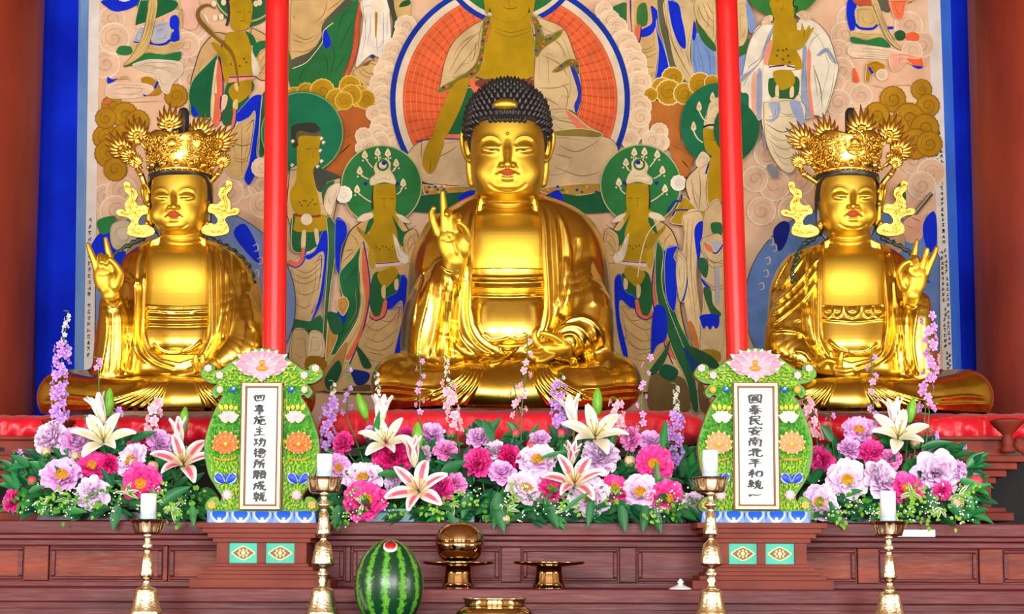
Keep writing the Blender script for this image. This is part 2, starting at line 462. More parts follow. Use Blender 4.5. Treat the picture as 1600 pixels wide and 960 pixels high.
# ---- standing figure, upper part, beside the near pole
def face(pts, brow, nose):
    c.fill(pts, GOLDC)
    for b_ in brow: c.line(b_, 1.1, (110, 84, 14))
    c.line(nose, 0.9, (128, 98, 14))
c.disc(385, -18, 52, 60, (40, 96, 56)); c.ring(385, -18, 50, 53, (168, 168, 108))
c.edged(B_((300, 270), (190, 390), (130, 560), (95, 700), (85, 900), (110, 960), (330, 960), (330, 450), (400, 300)), (204, 166, 112), DARK, 1.4)
c.edged(B_((330, 440), (240, 530), (120, 660), (80, 780), (90, 880), (110, 960), (290, 960), (300, 600)), (22, 98, 60), (170, 180, 110), 1.2)
c.fill(C_((0, 0), (180, 0), (175, 130), (60, 180), (0, 170)), (24, 100, 62)); c.fill(C_((0, 80), (60, 170), (20, 180), (0, 150)), BLUE)
c.edged(B_((310, 500), (280, 700), (270, 960), (350, 960), (365, 700), (340, 560)), (228, 206, 160)); c.fill(B_((325, 500), (310, 620), (315, 800), (310, 960), (350, 960), (362, 700), (345, 560)), ORG); c.line(B_((335, 480), (360, 620), (365, 760), (350, 880), (355, 960)), 1.8, (60, 30, 110), False)
c.fill(C_((180, 0), (250, 0), (265, 110), (240, 230), (190, 270)), ORG); c.line(C_((255, 0), (250, 90), (262, 150), (255, 220)), 1.8, (40, 30, 130), False); c.fill(C_((170, 0), (200, 0), (185, 200), (165, 190)), (228, 206, 160))
c.edged(B_((600, 230), (700, 280), (747, 340), (747, 640), (640, 640), (600, 440)), (210, 172, 114), DARK, 1.2); c.fill(B_((610, 400), (650, 350), (745, 340), (745, 390), (680, 420), (640, 480)), (30, 106, 62)); c.lines([B_((640, 520), (680, 440), (745, 400)), B_((650, 570), (700, 480), (745, 440)), B_((670, 620), (720, 530), (745, 500))], 0.9, TAND)
c.fill(B_((410, 270), (380, 330), (350, 480), (370, 640), (420, 700), (600, 700), (610, 560), (600, 420), (590, 330), (560, 270)), GOLDC); c.fill(B_((270, 350), (340, 380), (400, 500), (390, 560), (330, 460), (280, 390)), (168, 132, 14))
c.fill(B_((550, 260), (610, 290), (640, 350), (600, 380), (575, 310)), (28, 100, 58))
c.edged(B_((600, 430), (640, 500), (670, 580), (650, 625), (615, 610)), (220, 210, 190))
for (x, y) in ((430, 535), (460, 500), (540, 490), (505, 550), (560, 520)): c.disc(280 + x / 5.336, y / 5.336, 1.6, 1.6, (110, 60, 20), 8)
c.poly(B_((410, 635), (625, 625), (625, 660), (415, 690)), (232, 150, 120)); c.line(B_((415, 645), (520, 640), (620, 635)), 2.0, (60, 30, 110), False)
c.fill(B_((390, 720), (430, 690), (600, 680), (620, 740), (580, 800), (570, 930), (380, 930), (370, 860)), (38, 92, 52)); c.fill(B_((410, 760), (470, 690), (590, 670), (600, 760), (540, 830), (470, 860)), (172, 136, 16)); c.fill(B_((460, 700), (490, 690), (490, 760), (465, 740)), (222, 190, 120)); c.fill(B_((450, 850), (485, 830), (485, 910), (450, 905)), (222, 190, 120))
c.edged(C_((400, 230), (560, 60), (560, 250), (530, 440), (490, 640), (450, 720), (330, 700), (250, 470), (320, 360)), TAN, (232, 220, 170), 1.0)
c.lines([C_((370, 270), (450, 270), (540, 200)), C_((380, 310), (470, 320), (540, 270)), C_((350, 380), (450, 400), (530, 340)), C_((330, 400), (440, 440), (530, 420)), C_((360, 540), (440, 560), (500, 540)), C_((370, 570), (440, 585), (495, 565)), C_((440, 260), (438, 480), (440, 680)), C_((470, 320), (520, 260)), C_((320, 470), (345, 490))], 1.1, TAND)
c.edged(C_((390, 160), (450, 90), (540, 0), (620, 0), (610, 120), (590, 300), (570, 500), (590, 620), (550, 720), (500, 790), (460, 720), (500, 600), (530, 420), (560, 200), (550, 130), (500, 190), (400, 230)), BLUE, (150, 170, 216), 0.8)
c.fill(C_((620, 0), (670, 0), (665, 420), (600, 540), (595, 300)), (30, 96, 58)); c.line(C_((620, 0), (600, 200), (590, 480)), 1.2, (214, 206, 160), False); c.edged(C_((270, 0), (310, 0), (300, 80), (262, 140)), (226, 180, 150)); c.fill(C_((350, 130), (390, 120), (385, 230), (330, 340), (350, 260)), ORG); c.line(C_((395, 130), (380, 250), (330, 335)), 2, BLUE, False); c.fill(C_((270, 130), (360, 120), (340, 250), (275, 250)), (38, 92, 52))
face(B_((425, 0), (420, 120), (430, 220), (470, 255), (545, 250), (595, 200), (600, 0)), [B_((470, 97), (500, 103), (525, 97)), B_((570, 97), (590, 100), (605, 95))], B_((540, 60), (545, 160), (510, 175), (565, 180)))
c.line(B_((405, 0), (415, 120), (395, 215)), 4, (60, 44, 70), False)
c.line(B_((300, 70), (230, 40), (165, 80), (160, 150), (230, 240), (330, 330), (430, 430), (470, 540), (495, 720)), 7, (126, 90, 24)); c.line(B_((210, 95), (200, 140), (290, 270), (350, 340)), 1.4, (180, 160, 100))
for (x, y) in ((290, 30), (370, 20), (300, 150), (350, 140), (640, 30), (670, 20)): c.disc(280 + x / 5.336, y / 5.336, 4, 5, (230, 208, 170), 12)
c.cloud(408, 262, 15, (232, 204, 172), PKE, PKL)
# ---- big robe beyond the near pole
c.fill(D_((80, 0), (520, 0), (560, 30), (640, 0), (640, 200), (600, 420), (520, 650), (400, 740), (80, 760)), (40, 108, 58))
c.edged(D_((80, 0), (530, 0), (470, 60), (380, 150), (335, 230), (330, 310), (250, 420), (80, 495)), TAN, (130, 96, 50), 0.8)
c.fill(D_((530, 0), (600, 0), (540, 60), (400, 180), (345, 260), (340, 350), (270, 440), (190, 530), (80, 570), (80, 500), (250, 425), (330, 320), (335, 230), (380, 150), (470, 60)), (84, 84, 66)); c.line(D_((430, 190), (350, 260), (340, 350), (270, 450), (200, 525), (90, 572)), 1.2, (226, 220, 180), False)
c.lines([D_((380, 0), (350, 120), (270, 190)), D_((100, 280), (200, 330), (290, 290)), D_((90, 430), (200, 430), (280, 390)), D_((100, 130), (110, 160)), D_((500, 0), (380, 90)), D_((90, 330), (180, 360))], 1.2, TAND)
c.lines([D_((560, 80), (500, 150), (480, 240)), D_((590, 180), (530, 300), (480, 420)), D_((420, 380), (440, 480), (400, 640)), D_((520, 480), (450, 600)), D_((350, 450), (380, 520), (380, 620)), D_((180, 580), (140, 680))], 1.4, (26, 78, 40))
c.fill(D_((350, 270), (370, 250), (400, 310), (410, 370), (370, 405), (345, 350)), BLUE)
c.edged(D_((640, 30), (665, 60), (655, 200), (630, 430), (570, 600), (480, 760), (460, 740), (540, 580), (590, 400), (610, 200)), (206, 88, 58), (90, 80, 30), 1.0)
c.edged(D_((670, 0), (890, 0), (900, 120), (910, 330), (850, 480), (740, 460), (620, 560), (650, 380), (680, 180)), (236, 226, 210), (180, 160, 110), 1.0)
c.lines([D_((700, 120), (700, 300), (660, 480)), D_((740, 130), (745, 300)), D_((800, 120), (790, 300), (800, 440)), D_((850, 100), (850, 300), (840, 440)), D_((880, 120), (880, 300))], 1.0, (170, 160, 170)); c.fill(D_((780, 90), (800, 110), (790, 300), (778, 280)), (176, 130, 20)); c.disc(590, 9, 11, 10, (234, 214, 184)); c.fill(D_((740, 460), (770, 455), (775, 485), (750, 485)), (30, 60, 130))
c.fill(D_((880, 0), (930, 0), (970, 200), (950, 330), (915, 330), (925, 180)), (70, 74, 56)); c.fill(D_((940, 0), (1067, 0), (1060, 160), (980, 180)), (204, 170, 104)); c.fill(D_((980, 60), (1010, 10), (1067, 0), (1067, 40)), (40, 84, 46))
c.edged(D_((600, 590), (690, 540), (830, 480), (850, 560), (800, 700), (740, 760), (620, 640)), TAN, (150, 110, 60), 0.8); c.lines([D_((640, 580), (700, 640), (800, 650)), D_((660, 560), (720, 610), (810, 610)), D_((690, 680), (760, 740)), D_((740, 500), (800, 510)), D_((720, 520), (800, 545))], 1.1, TAND); c.fill(D_((670, 545), (740, 500), (720, 545)), (130, 84, 30))
for (x, y, r) in ((1035, 220, 17), (1000, 300, 13), (975, 380, 16), (930, 420, 15), (900, 520, 17), (860, 600, 17), (900, 640, 17), (830, 700, 18), (800, 780, 18), (850, 820, 20), (790, 900, 18), (840, 930, 20)):
    c.cloud(440 + x / 5.335, y / 5.335, r, PALE, PKE, PKL)
c.poly(E_((280, 60), (700, 60), (700, 330), (580, 380), (440, 620), (330, 560), (400, 300)), (176, 96, 40)); c.lines([E_((420, 120), (560, 150), (690, 130)), E_((470, 220), (560, 180), (680, 230)), E_((430, 440), (520, 360)), E_((450, 330), (540, 280))], 1.4, (150, 76, 30))
for (x, y, r) in ((110, 800, 14), (205, 770, 15), (340, 760, 19), (460, 830, 17), (570, 720, 17), (640, 800, 17), (700, 830, 15), (580, 790, 16), (520, 840, 14)):
    c.cloud(440 + x / 5.335, y / 5.335, r, (182, 136, 18), (220, 190, 90), (140, 96, 14))
for (x, y, r) in ((760, 150, 20), (690, 130, 12), (760, 240, 20), (720, 290, 16), (615, 300, 13), (620, 390, 14), (820, 320, 18), (880, 370, 16), (740, 350, 16), (660, 380, 14)):
    c.cloud(440 + x / 4.8, 150 + y / 4.8, r, PALE, PKE, PKL)
# mirrored side: drapery right of the great halo
c.fill(G_((75, 80), (130, 40), (210, 30), (215, 200), (210, 290), (150, 280), (100, 150)), (50, 112, 56)); c.edged(G_((215, 0), (260, 0), (255, 200), (265, 330), (230, 300), (215, 200)), (232, 160, 124)); c.line(G_((240, 0), (245, 150), (262, 330)), 2.2, (20, 40, 150), False)
c.edged(G_((260, 0), (460, 0), (470, 100), (460, 220), (470, 400), (440, 640), (400, 720), (330, 640), (270, 400)), TAN, (226, 206, 160), 0.8); c.fill(G_((300, 60), (370, 30), (380, 200), (300, 210)), (60, 116, 56)); c.fill(G_((330, 250), (420, 190), (410, 50), (470, 100), (465, 180), (420, 280), (350, 310), (325, 300)), BLUE)
c.fill(G_((285, 220), (330, 220), (320, 340), (290, 385), (275, 330)), ORG); c.line(G_((330, 225), (320, 330), (290, 385)), 2, (50, 30, 120), False); c.lines([G_((280, 400), (360, 440), (460, 400)), G_((270, 380), (360, 415), (450, 370)), G_((330, 600), (400, 620), (460, 590)), G_((330, 620), (390, 640), (450, 620)), G_((300, 450), (380, 480), (465, 440)), G_((380, 560), (440, 560))], 1.2, (140, 116, 60))
c.edged(G_((460, 150), (470, 260), (520, 390), (560, 560), (540, 650), (430, 730), (460, 600), (475, 420), (455, 240)), BLUE, (200, 200, 190), 0.8)
c.edged(G_((460, 0), (520, 0), (545, 200), (590, 400), (630, 570), (570, 560), (530, 400), (480, 200)), (92, 94, 70), (214, 206, 176), 0.8); c.edged(G_((520, 0), (740, 0), (790, 140), (750, 330), (740, 480), (770, 640), (720, 690), (620, 560), (560, 300)), (210, 184, 134), (130, 100, 60), 0.8)
c.edged(G_((550, 0), (640, 30), (670, 150), (700, 300), (700, 405), (650, 380), (600, 270), (570, 150)), BLUE, (200, 190, 160), 0.7); c.lines([G_((540, 200), (600, 380), (690, 560)), G_((700, 420), (740, 560)), G_((580, 330), (660, 500), (740, 640))], 1.2, TAND)
c.edged(G_((760, 290), (850, 300), (940, 420), (945, 660), (860, 660), (780, 640), (750, 480)), LBLUE, (180, 190, 210), 0.8); c.lines([G_((790, 350), (840, 520), (850, 640)), G_((850, 380), (900, 500), (910, 640)), G_((770, 480), (800, 600))], 1.0, (90, 116, 176)); c.fill(G_((770, 170), (790, 260), (775, 335), (755, 310)), BLUE)
c.edged(G_((780, 0), (945, 0), (945, 360), (860, 260), (800, 180), (770, 80)), (214, 188, 134), (130, 100, 60), 0.8); c.fill(G_((800, 190), (860, 270), (945, 370), (945, 430), (860, 370), (810, 280)), (46, 104, 50)); c.lines([G_((800, 40), (850, 160), (940, 250)), G_((840, 20), (890, 140), (940, 190)), G_((880, 20), (910, 90), (940, 120))], 1.1, TAND)
for (x, y, r) in ((20, 90, 14), (70, 170, 16), (130, 230, 16), (110, 300, 16), (190, 360, 20), (240, 420, 17), (230, 500, 18), (280, 520, 18), (290, 600, 18), (300, 700, 20), (330, 680, 16), (300, 800, 18), (350, 880, 20), (290, 900, 20)):
    c.cloud(940 + x / 5.335, y / 5.335, r, PALE, PKE, PKL)
c.poly(H_((380, 40), (700, 30), (640, 200), (640, 340), (740, 470), (700, 600), (640, 630), (560, 400), (420, 300)), (184, 108, 46)); c.lines([H_((430, 120), (560, 160), (660, 110)), H_((560, 300), (600, 260)), H_((650, 480), (700, 540)), H_((560, 360), (640, 400), (700, 440))], 1.4, (156, 84, 34))
for (x, y, r) in ((590, 650, 17), (500, 730, 16), (560, 770, 20), (690, 780, 17), (820, 700, 18), (410, 790, 11), (920, 690, 12)):
    c.cloud(940 + x / 5.335, y / 5.335, r, (184, 138, 20), (238, 214, 150), (140, 96, 14))
for (x, y, r) in ((330, 80, 19), (310, 240, 19), (480, 270, 14), (490, 350, 14), (340, 160, 16), (260, 320, 15), (420, 330, 14)):
    c.cloud(930 + x / 4.8, 150 + y / 4.8, r, PALE, PKE, PKL)
# ---- the great halo and the painted central figure
hx, hy = 797, 156
c.disc(hx, hy, 179, 179, (222, 204, 176), 96); c.ring(hx, hy, 179, 187.5, (16, 50, 160), 96); c.disc(hx, hy, 168, 168, (222, 98, 54), 96)
c.k += 1
for q in range(64):
    a = 2 * math.pi * (q + 0.5) / 64; c.k -= 1
    c.line([(hx + r * math.cos(a + 0.03 * math.sin(r * 0.05)), hy + r * math.sin(a + 0.03 * math.sin(r * 0.05))) for r in range(60, 167, 8)], 2.6, (206, 76, 36), False, 0)
for r in range(92, 168, 9):
    c.k += 1
    c.ring(hx, hy, r, r + 1.0, (232, 128, 84), 90)
c.ring(798, -72, 104, 112, (16, 50, 160), 72); c.ring(798, -72, 97, 104, (222, 204, 176), 72); c.disc(798, -72, 97, 97, (40, 112, 56), 64)
c.edged(O_((560, 400), (640, 400), (900, 420), (960, 560), (560, 610), (460, 610)), (28, 96, 56))
c.fill(O_((590, 350), (640, 350), (640, 440), (600, 400)), ORG)
c.edged(O_((310, 700), (380, 640), (560, 620), (760, 620), (1000, 600), (1200, 620), (1260, 660), (1260, 720), (1200, 830), (1050, 850), (760, 860), (480, 840), (390, 830), (330, 780)), (208, 180, 138), (110, 86, 50), 1.0)
c.lines([O_((980, 700), (1060, 720)), O_((440, 720), (500, 690), (540, 660)), O_((1000, 660), (1080, 690), (1180, 640)), O_((980, 760), (1100, 800), (1190, 780)), O_((375, 640), (372, 720))], 1.3, (130, 96, 56))
c.fill(O_((380, 640), (470, 612), (560, 615), (560, 632), (440, 636)), (226, 120, 90)); c.line(O_((350, 645), (430, 630), (550, 634)), 1.8, (40, 40, 140), False)
c.edged(O_((380, 840), (480, 850), (600, 850), (640, 890), (520, 880), (400, 890)), (176, 140, 60)); c.edged(O_((900, 860), (1040, 840), (1190, 835), (1190, 870), (1060, 890), (940, 880)), (176, 140, 60))
for q in range(26):
    x = (390 + q * 9.5) if q < 13 else (905 + (q - 13) * 22); y = 862 + 14 * math.sin(q * 2.1)
    c.disc(530 + x / 2.909, y / 2.909, 2.6, 2.2, ((214, 106, 50), (40, 60, 160), (52, 110, 50), (226, 150, 90))[q % 4], 9)
c.fill(O_((340, 900), (480, 880), (620, 880), (600, 960), (330, 960)), (26, 88, 54)); c.fill(O_((950, 880), (1100, 890), (1220, 870), (1240, 960), (960, 960)), (26, 88, 54)); c.fill(O_((540, 900), (580, 870), (620, 870), (560, 920)), BLUE); c.fill(O_((960, 880), (1000, 865), (1020, 920), (980, 900)), BLUE)
c.edged(O_((680, 80), (600, 120), (520, 190), (480, 280), (460, 380), (455, 420), (560, 360), (620, 340), (650, 250), (665, 130)), (204, 174, 126), (100, 76, 40), 1.0)
c.lines([O_((640, 140), (560, 220), (500, 330)), O_((630, 200), (560, 290), (520, 340)), O_((610, 160), (560, 190))], 1.3, (140, 106, 60))
c.fill(O_((690, 70), (690, 120), (650, 250), (615, 345), (640, 370), (880, 370), (890, 250), (880, 130), (870, 60)), GOLDC)
c.line(O_((700, 140), (780, 168), (875, 140)), 1.0, (120, 92, 14)); c.line(O_((700, 122), (780, 148), (875, 122)), 1.0, (120, 92, 14)); c.line(O_((620, 350), (700, 375), (800, 378), (880, 352)), 2.4, (80, 40, 100), False); c.fill(O_((640, 362), (880, 362), (870, 400), (650, 400)), (120, 60, 50))
c.edged(O_((655, 90), (690, 80), (668, 170), (650, 290), (610, 350), (470, 420), (455, 400), (590, 320), (635, 240)), (124, 106, 36), (190, 170, 90), 0.7)
for q in range(22):
    t = q / 21.0
    p = np.array(smooth_curve([np.array(v) for v in O_((672, 95), (655, 200), (630, 310), (560, 365), (470, 405))], 10))[int(t * 39)]
    c.disc(p[0] + rng.uniform(-2, 2), p[1] + rng.uniform(-2, 2), 2.4, 2.0, ((214, 106, 50), (52, 60, 110), (214, 106, 50), (60, 110, 40))[q % 4], 8)
c.fill(O_((520, 385), (590, 355), (575, 430), (520, 560), (470, 640), (425, 625), (455, 520)), (172, 136, 14))
c.fill(O_((425, 620), (475, 640), (465, 690), (440, 760), (418, 790), (395, 780), (378, 740), (390, 680)), (170, 134, 14)); c.lines([O_((400, 720), (395, 775)), O_((418, 730), (412, 785)), O_((435, 720), (432, 770))], 0.8, (120, 92, 10))
c.edged(O_((870, 70), (940, 90), (1020, 130), (1060, 220), (1090, 320), (1100, 420), (1085, 515), (1040, 500), (1000, 560), (950, 580), (900, 470), (885, 380), (890, 230)), (206, 178, 130), (100, 76, 40), 1.0)
c.edged(O_((950, 500), (1040, 500), (1130, 570), (1190, 610), (1000, 610), (940, 570)), (206, 180, 134), (120, 90, 50), 0.8)
c.lines([O_((920, 250), (1000, 290), (1040, 350)), O_((910, 400), (980, 400), (1050, 380)), O_((930, 440), (1000, 480)), O_((1010, 380), (1040, 420), (1030, 500)), O_((930, 150), (1000, 200), (1030, 260)), O_((960, 540), (1060, 560), (1120, 590)), O_((930, 520), (1000, 540))], 1.3, (130, 96, 56))
c.edged(O_((870, 70), (905, 90), (930, 170), (1000, 140), (1020, 130), (1000, 170), (930, 220), (900, 260), (885, 240), (890, 150)), (124, 106, 36), (190, 170, 90), 0.7); c.edged(O_((970, 320), (1040, 270), (1085, 280), (1090, 340), (1050, 300), (990, 330)), (124, 106, 36), (190, 170, 90), 0.6)
for q in range(18):
    x, y = [(890, 100), (905, 140), (900, 200), (930, 190), (960, 175), (990, 155), (1010, 140), (895, 230), (915, 120), (985, 312), (1010, 300), (1035, 285), (1060, 280), (1080, 300), (1085, 330), (925, 210), (890, 160), (945, 180)][q]
    c.disc(530 + x / 2.909, y / 2.909, 2.4, 2.0, ((214, 106, 50), (52, 60, 150), (60, 110, 40))[q % 3], 8)
c.fill(O_((1050, 300), (1085, 340), (1100, 430), (1080, 515), (1068, 480), (1085, 420)), (30, 50, 170)); c.fill(O_((1030, 500), (1130, 580), (1180, 600), (1090, 590)), (226, 120, 90))
c.edged(O_((980, 595), (1100, 585), (1190, 605), (1180, 625), (1080, 622), (990, 618)), (140, 120, 50))
face([(764, -20), (765, 10), (772, 26), (785, 33), (797, 35), (810, 33), (822, 24), (827, 8), (827, -20)], [[(775, -4), (782, -6), (790, -4)], [(803, -4), (811, -6), (818, -4)]], [(797, -10), (795, 8), (800, 9)])
c.fill([(758, -20), (764, -10), (765, 12), (760, 22), (756, 0)], (176, 140, 14)); c.fill([(834, -20), (828, -10), (827, 12), (832, 22), (836, 0)], (176, 140, 14)); c.line([(786, 11), (797, 14), (808, 11)], 1.4, (120, 60, 10))
# ---- attendants: one drawing used for both inner figures
def attendant(T, mir):
    """T maps drawing units (measured on the near figure) to photo px"""
    t = lambda *p: [T(x, y) for x, y in p]
    cx, cy = T(596, 290)
    c.disc(cx, cy, 63, 63, (44, 118, 62), 64); c.ring(cx, cy, 61.5, 63.5, (176, 176, 116), 64)
    # robe, sleeves, skirt
    c.edged(t((580, 339), (560, 350), (546, 364), (536, 392), (530, 430), (534, 480), (520, 540), (500, 580), (488, 610), (640, 610), (645, 560), (650, 480), (650, 390), (640, 362), (620, 340)), TAN, DARK, 1.6)
    c.edged(t((568, 377), (552, 402), (531, 428), (534, 456), (543, 478), (536, 505), (515, 550), (530, 552), (552, 528), (563, 476), (562, 400)), (34, 104, 60), (170, 190, 120), 0.9)
    c.edged(t((565, 384), (561, 410), (564, 440), (566, 470), (556, 505), (520, 560), (490, 600), (520, 600), (560, 540), (577, 490), (578, 440), (574, 400)), (216, 180, 116)); c.fill(t((567, 384), (566, 430), (571, 475), (560, 520), (540, 560), (552, 556), (568, 520), (577, 470), (576, 420)), ORG); c.line(t((568, 378), (577, 430), (577, 470), (566, 520), (546, 570)), 2.0, (50, 40, 130), False)
    c.edged(t((566, 520), (580, 500), (626, 480), (632, 520), (618, 555), (585, 565), (560, 545)), (204, 168, 112), (150, 120, 70), 0.8)
    c.lines([t((570, 508), (592, 516), (628, 490)), t((572, 528), (595, 534), (626, 510)), t((568, 540), (595, 548), (622, 530)), t((590, 498), (610, 502), (628, 478)), t((575, 550), (600, 556))], 1.2, TAND)
    c.fill(t((583, 430), (600, 425), (626, 430), (624, 460), (606, 470), (600, 492), (585, 495), (577, 470)), (38, 96, 54))
    c.edged(t((627, 430), (637, 441), (634, 505), (624, 555), (616, 555), (628, 500), (628, 470), (612, 482), (601, 482), (604, 466), (620, 456)), BLUE, (110, 130, 190), 0.7)
    c.fill(t((578, 487), (584, 494), (594, 492), (600, 470), (606, 474), (602, 494), (588, 502), (577, 496)), ORG); c.line(t((606, 470), (602, 492), (588, 501), (577, 495)), 1.8, (50, 40, 130), False)
    c.fill(t((580, 330), (578, 350), (577, 390), (588, 415), (622, 412), (626, 380), (622, 350), (618, 330)), GOLDC)
    c.fill(t((557, 352), (566, 360), (584, 372), (590, 385), (582, 392), (568, 372), (560, 362)), (168, 132, 14)); c.fill(t((577, 390), (586, 396), (584, 420), (576, 412)), (186, 148, 40))
    for q in range(7): c.disc(*T(588 + 5 * q, 387 + 3 * math.sin(q * 2)), 1.3, 1.3, (112, 60, 24), 8)
    c.poly(t((586, 411), (626, 408), (628, 414), (588, 418)), (238, 200, 180)); c.line(t((587, 412), (605, 411), (626, 409)), 1.6, (60, 40, 120), False)
    c.fill(t((589, 430), (600, 422), (616, 417), (622, 428), (612, 442), (600, 450)), (174, 138, 16)); c.fill(t((596, 450), (602, 446), (602, 466), (597, 464)), (222, 190, 124)); c.fill(t((616, 440), (622, 436), (622, 452), (617, 452)), (222, 190, 124))
    c.fill(t((581, 338), (574, 350), (570, 366), (576, 362), (584, 346)), (32, 100, 56)); c.fill(t((612, 336), (622, 352), (632, 362), (650, 352), (640, 362), (630, 385), (622, 376), (620, 360)), (32, 100, 56))
    c.edged(t((630, 388), (632, 368), (648, 358), (654, 380), (648, 410), (636, 410)), (206, 170, 116), (100, 76, 40), 0.8); c.lines([t((634, 388), (640, 372), (650, 366)), t((637, 396), (644, 382), (652, 378))], 1.0, TAND)
    c.edged(t((614, 366), (620, 374), (626, 390), (638, 402), (634, 412), (622, 404)), (224, 214, 196))
    c.lines([t((548, 366), (556, 374), (560, 384)), t((538, 392), (552, 390)), t((536, 408), (552, 394)), t((556, 356), (566, 366))], 1.0, TAND)
    c.edged(t((558, 344), (566, 336), (580, 333), (582, 340), (566, 346)), (232, 206, 176)); c.edged(t((618, 334), (630, 338), (640, 348), (628, 346)), (232, 206, 176))
    # head, crown with budded sprays
    c.line(t((582, 326), (583, 300), (588, 286), (602, 284), (616, 287), (618, 300)), 3.2, (60, 50, 34), False)
    face(t((584, 292), (592, 288), (612, 288), (618, 292), (618, 325), (612, 336), (590, 336), (584, 325)), [t((594, 310), (600, 311), (605, 310)), t((608, 310), (613, 311), (617, 310))], t((601, 312), (600, 322), (604, 322)))
    c.edged(t((580, 290), (578, 280), (586, 272), (584, 262), (590, 252), (600, 248), (610, 254), (610, 266), (616, 276), (618, 288), (600, 285)), (226, 206, 164), (190, 160, 110), 0.7)
    c.ring(*T(598, 258), 6, 9.5, (60, 110, 50), 24); c.disc(*T(600, 255), 4, 3.4, (24, 40, 150), 10); c.disc(*T(571, 287), 3, 3, (24, 40, 150), 10); c.disc(*T(621, 287), 3, 3, (24, 40, 150), 10)
    for (x, y, x2, y2) in ((570, 242, 582, 262), (590, 238, 592, 252), (606, 239, 606, 252), (562, 267, 576, 280), (619, 255, 612, 268), (558, 296, 580, 316), (630, 286, 620, 304)):
        c.line([T(x, y + 4), T((x + x2) / 2 + 1, (y + y2) / 2 + 4), T(x2, y2)], 1.8, (226, 206, 164), False)
        c.fill([T(x - 4.5, y + 3), T(x - 3.5, y - 2), T(x, y - 7), T(x + 3.5, y - 2), T(x + 4.5, y + 3), T(x, y + 6)], (234, 214, 172)); c.disc(*T(x, y + 1), 2, 2.6, (224, 176, 136), 9); c.disc(*T(x - 3, y + 9), 1.6, 1.6, (226, 206, 164), 7); c.disc(*T(x + 4, y + 8), 1.6, 1.6, (226, 206, 164), 7)
attendant(lambda x, y: (x, y), False)
attendant(lambda x, y: (1597 - x, y - 1), True)
c.line(I_((330, 30), (260, 100), (225, 200), (205, 320)), 1.8, (224, 206, 160), False)
c.cloud(537, 304, 13, WHITE, (244, 236, 220), (200, 180, 150)); c.line(E_((480, 800), (530, 900)), 2.2, (196, 160, 100), False); c.cloud(1060, 286, 12, WHITE, (244, 236, 220), (200, 180, 150))
# ---- outer attendant by the near pole
c.disc(472, 208, 63, 66, (24, 110, 76), 64); c.ring(472, 208, 62.5, 64.5, (120, 150, 100), 64)
c.edged(E_((60, 560), (240, 540), (360, 570), (440, 620), (420, 700), (400, 860), (340, 960), (60, 960)), (204, 172, 126), DARK, 1.2); c.fill(E_((240, 540), (340, 560), (440, 610), (340, 650), (300, 720), (260, 690)), (66, 70, 60)); c.fill(E_((300, 720), (330, 660), (400, 640), (330, 760), (320, 840)), (40, 100, 60))
c.edged(E_((320, 760), (350, 690), (420, 650), (440, 680), (400, 800), (370, 900), (320, 840)), (224, 200, 166), (130, 100, 70), 0.8)
face(E_((130, 290), (285, 290), (280, 400), (285, 490), (245, 535), (240, 620), (280, 780), (280, 890), (110, 890), (60, 740), (110, 620), (115, 400)), [E_((175, 397), (200, 400), (225, 395)), E_((250, 397), (270, 399), (285, 395))], E_((240, 400), (235, 455), (250, 460)))
c.fill(E_((70, 250), (100, 215), (180, 200), (260, 210), (290, 290), (130, 290), (125, 370), (80, 380)), (52, 54, 46)); c.fill(E_((110, 290), (140, 260), (240, 280), (290, 260), (280, 300), (140, 300), (120, 360)), (96, 84, 60))
for (x, y) in ((300, 320), (315, 350), (290, 410), (300, 490), (270, 530), (85, 340), (80, 520)): c.disc(440 + x / 4.8, 150 + y / 4.8, 3, 3, (224, 206, 180), 8); c.disc(440 + x / 4.8 + 2, 150 + y / 4.8 + 2, 1.5, 1.5, (90, 50, 60), 6)
for q in range(9): c.disc(440 + (135 + 16 * q) / 4.8, 150 + (800 + 22 * math.sin(q * 1.9)) / 4.8, 1.3, 1.3, (96, 56, 24), 8)
c.edged(F_((60, 20), (200, 30), (250, 100), (190, 200), (60, 210)), (36, 96, 58)); c.fill(F_((100, 0), (250, 30), (240, 100), (80, 110), (70, 60)), (176, 140, 16)); c.line(F_((60, 20), (150, 30), (210, 25)), 4, (150, 60, 40), False); c.disc(479, 343, 9, 9, (234, 214, 184)); c.fill(F_((110, 110), (130, 110), (125, 200), (105, 195)), (222, 196, 140)); c.fill(F_((175, 100), (195, 100), (200, 170), (185, 175)), (222, 196, 140))
c.edged(F_((40, 300), (130, 230), (230, 190), (220, 400), (150, 600), (60, 580), (30, 400)), (206, 172, 120), (226, 206, 160), 0.8); c.lines([F_((60, 300), (140, 330), (220, 260)), F_((50, 360), (130, 390), (215, 340)), F_((60, 420), (130, 450), (205, 410)), F_((80, 500), (120, 520), (160, 500)), F_((60, 330), (130, 360), (215, 300))], 1.2, TAND)
c.fill(F_((40, 260), (90, 270), (110, 200), (130, 200), (115, 270), (80, 300), (45, 290)), ORG); c.line(F_((130, 200), (118, 270), (80, 302), (42, 290)), 2, BLUE, False)
c.edged(F_((120, 240), (180, 210), (220, 110), (250, 130), (240, 300), (215, 480), (150, 610), (190, 500), (215, 380), (225, 220), (150, 260)), BLUE, (120, 140, 190), 0.7)
c.edged(F_((240, 40), (260, 30), (300, 110), (285, 260), (260, 420), (245, 600), (235, 780), (222, 700), (235, 450), (250, 200)), (52, 104, 62), (214, 200, 160), 0.8); c.edged(F_((290, 40), (340, 60), (350, 130), (320, 200), (310, 330), (290, 300), (285, 180)), BLUE, (150, 150, 170), 0.7)
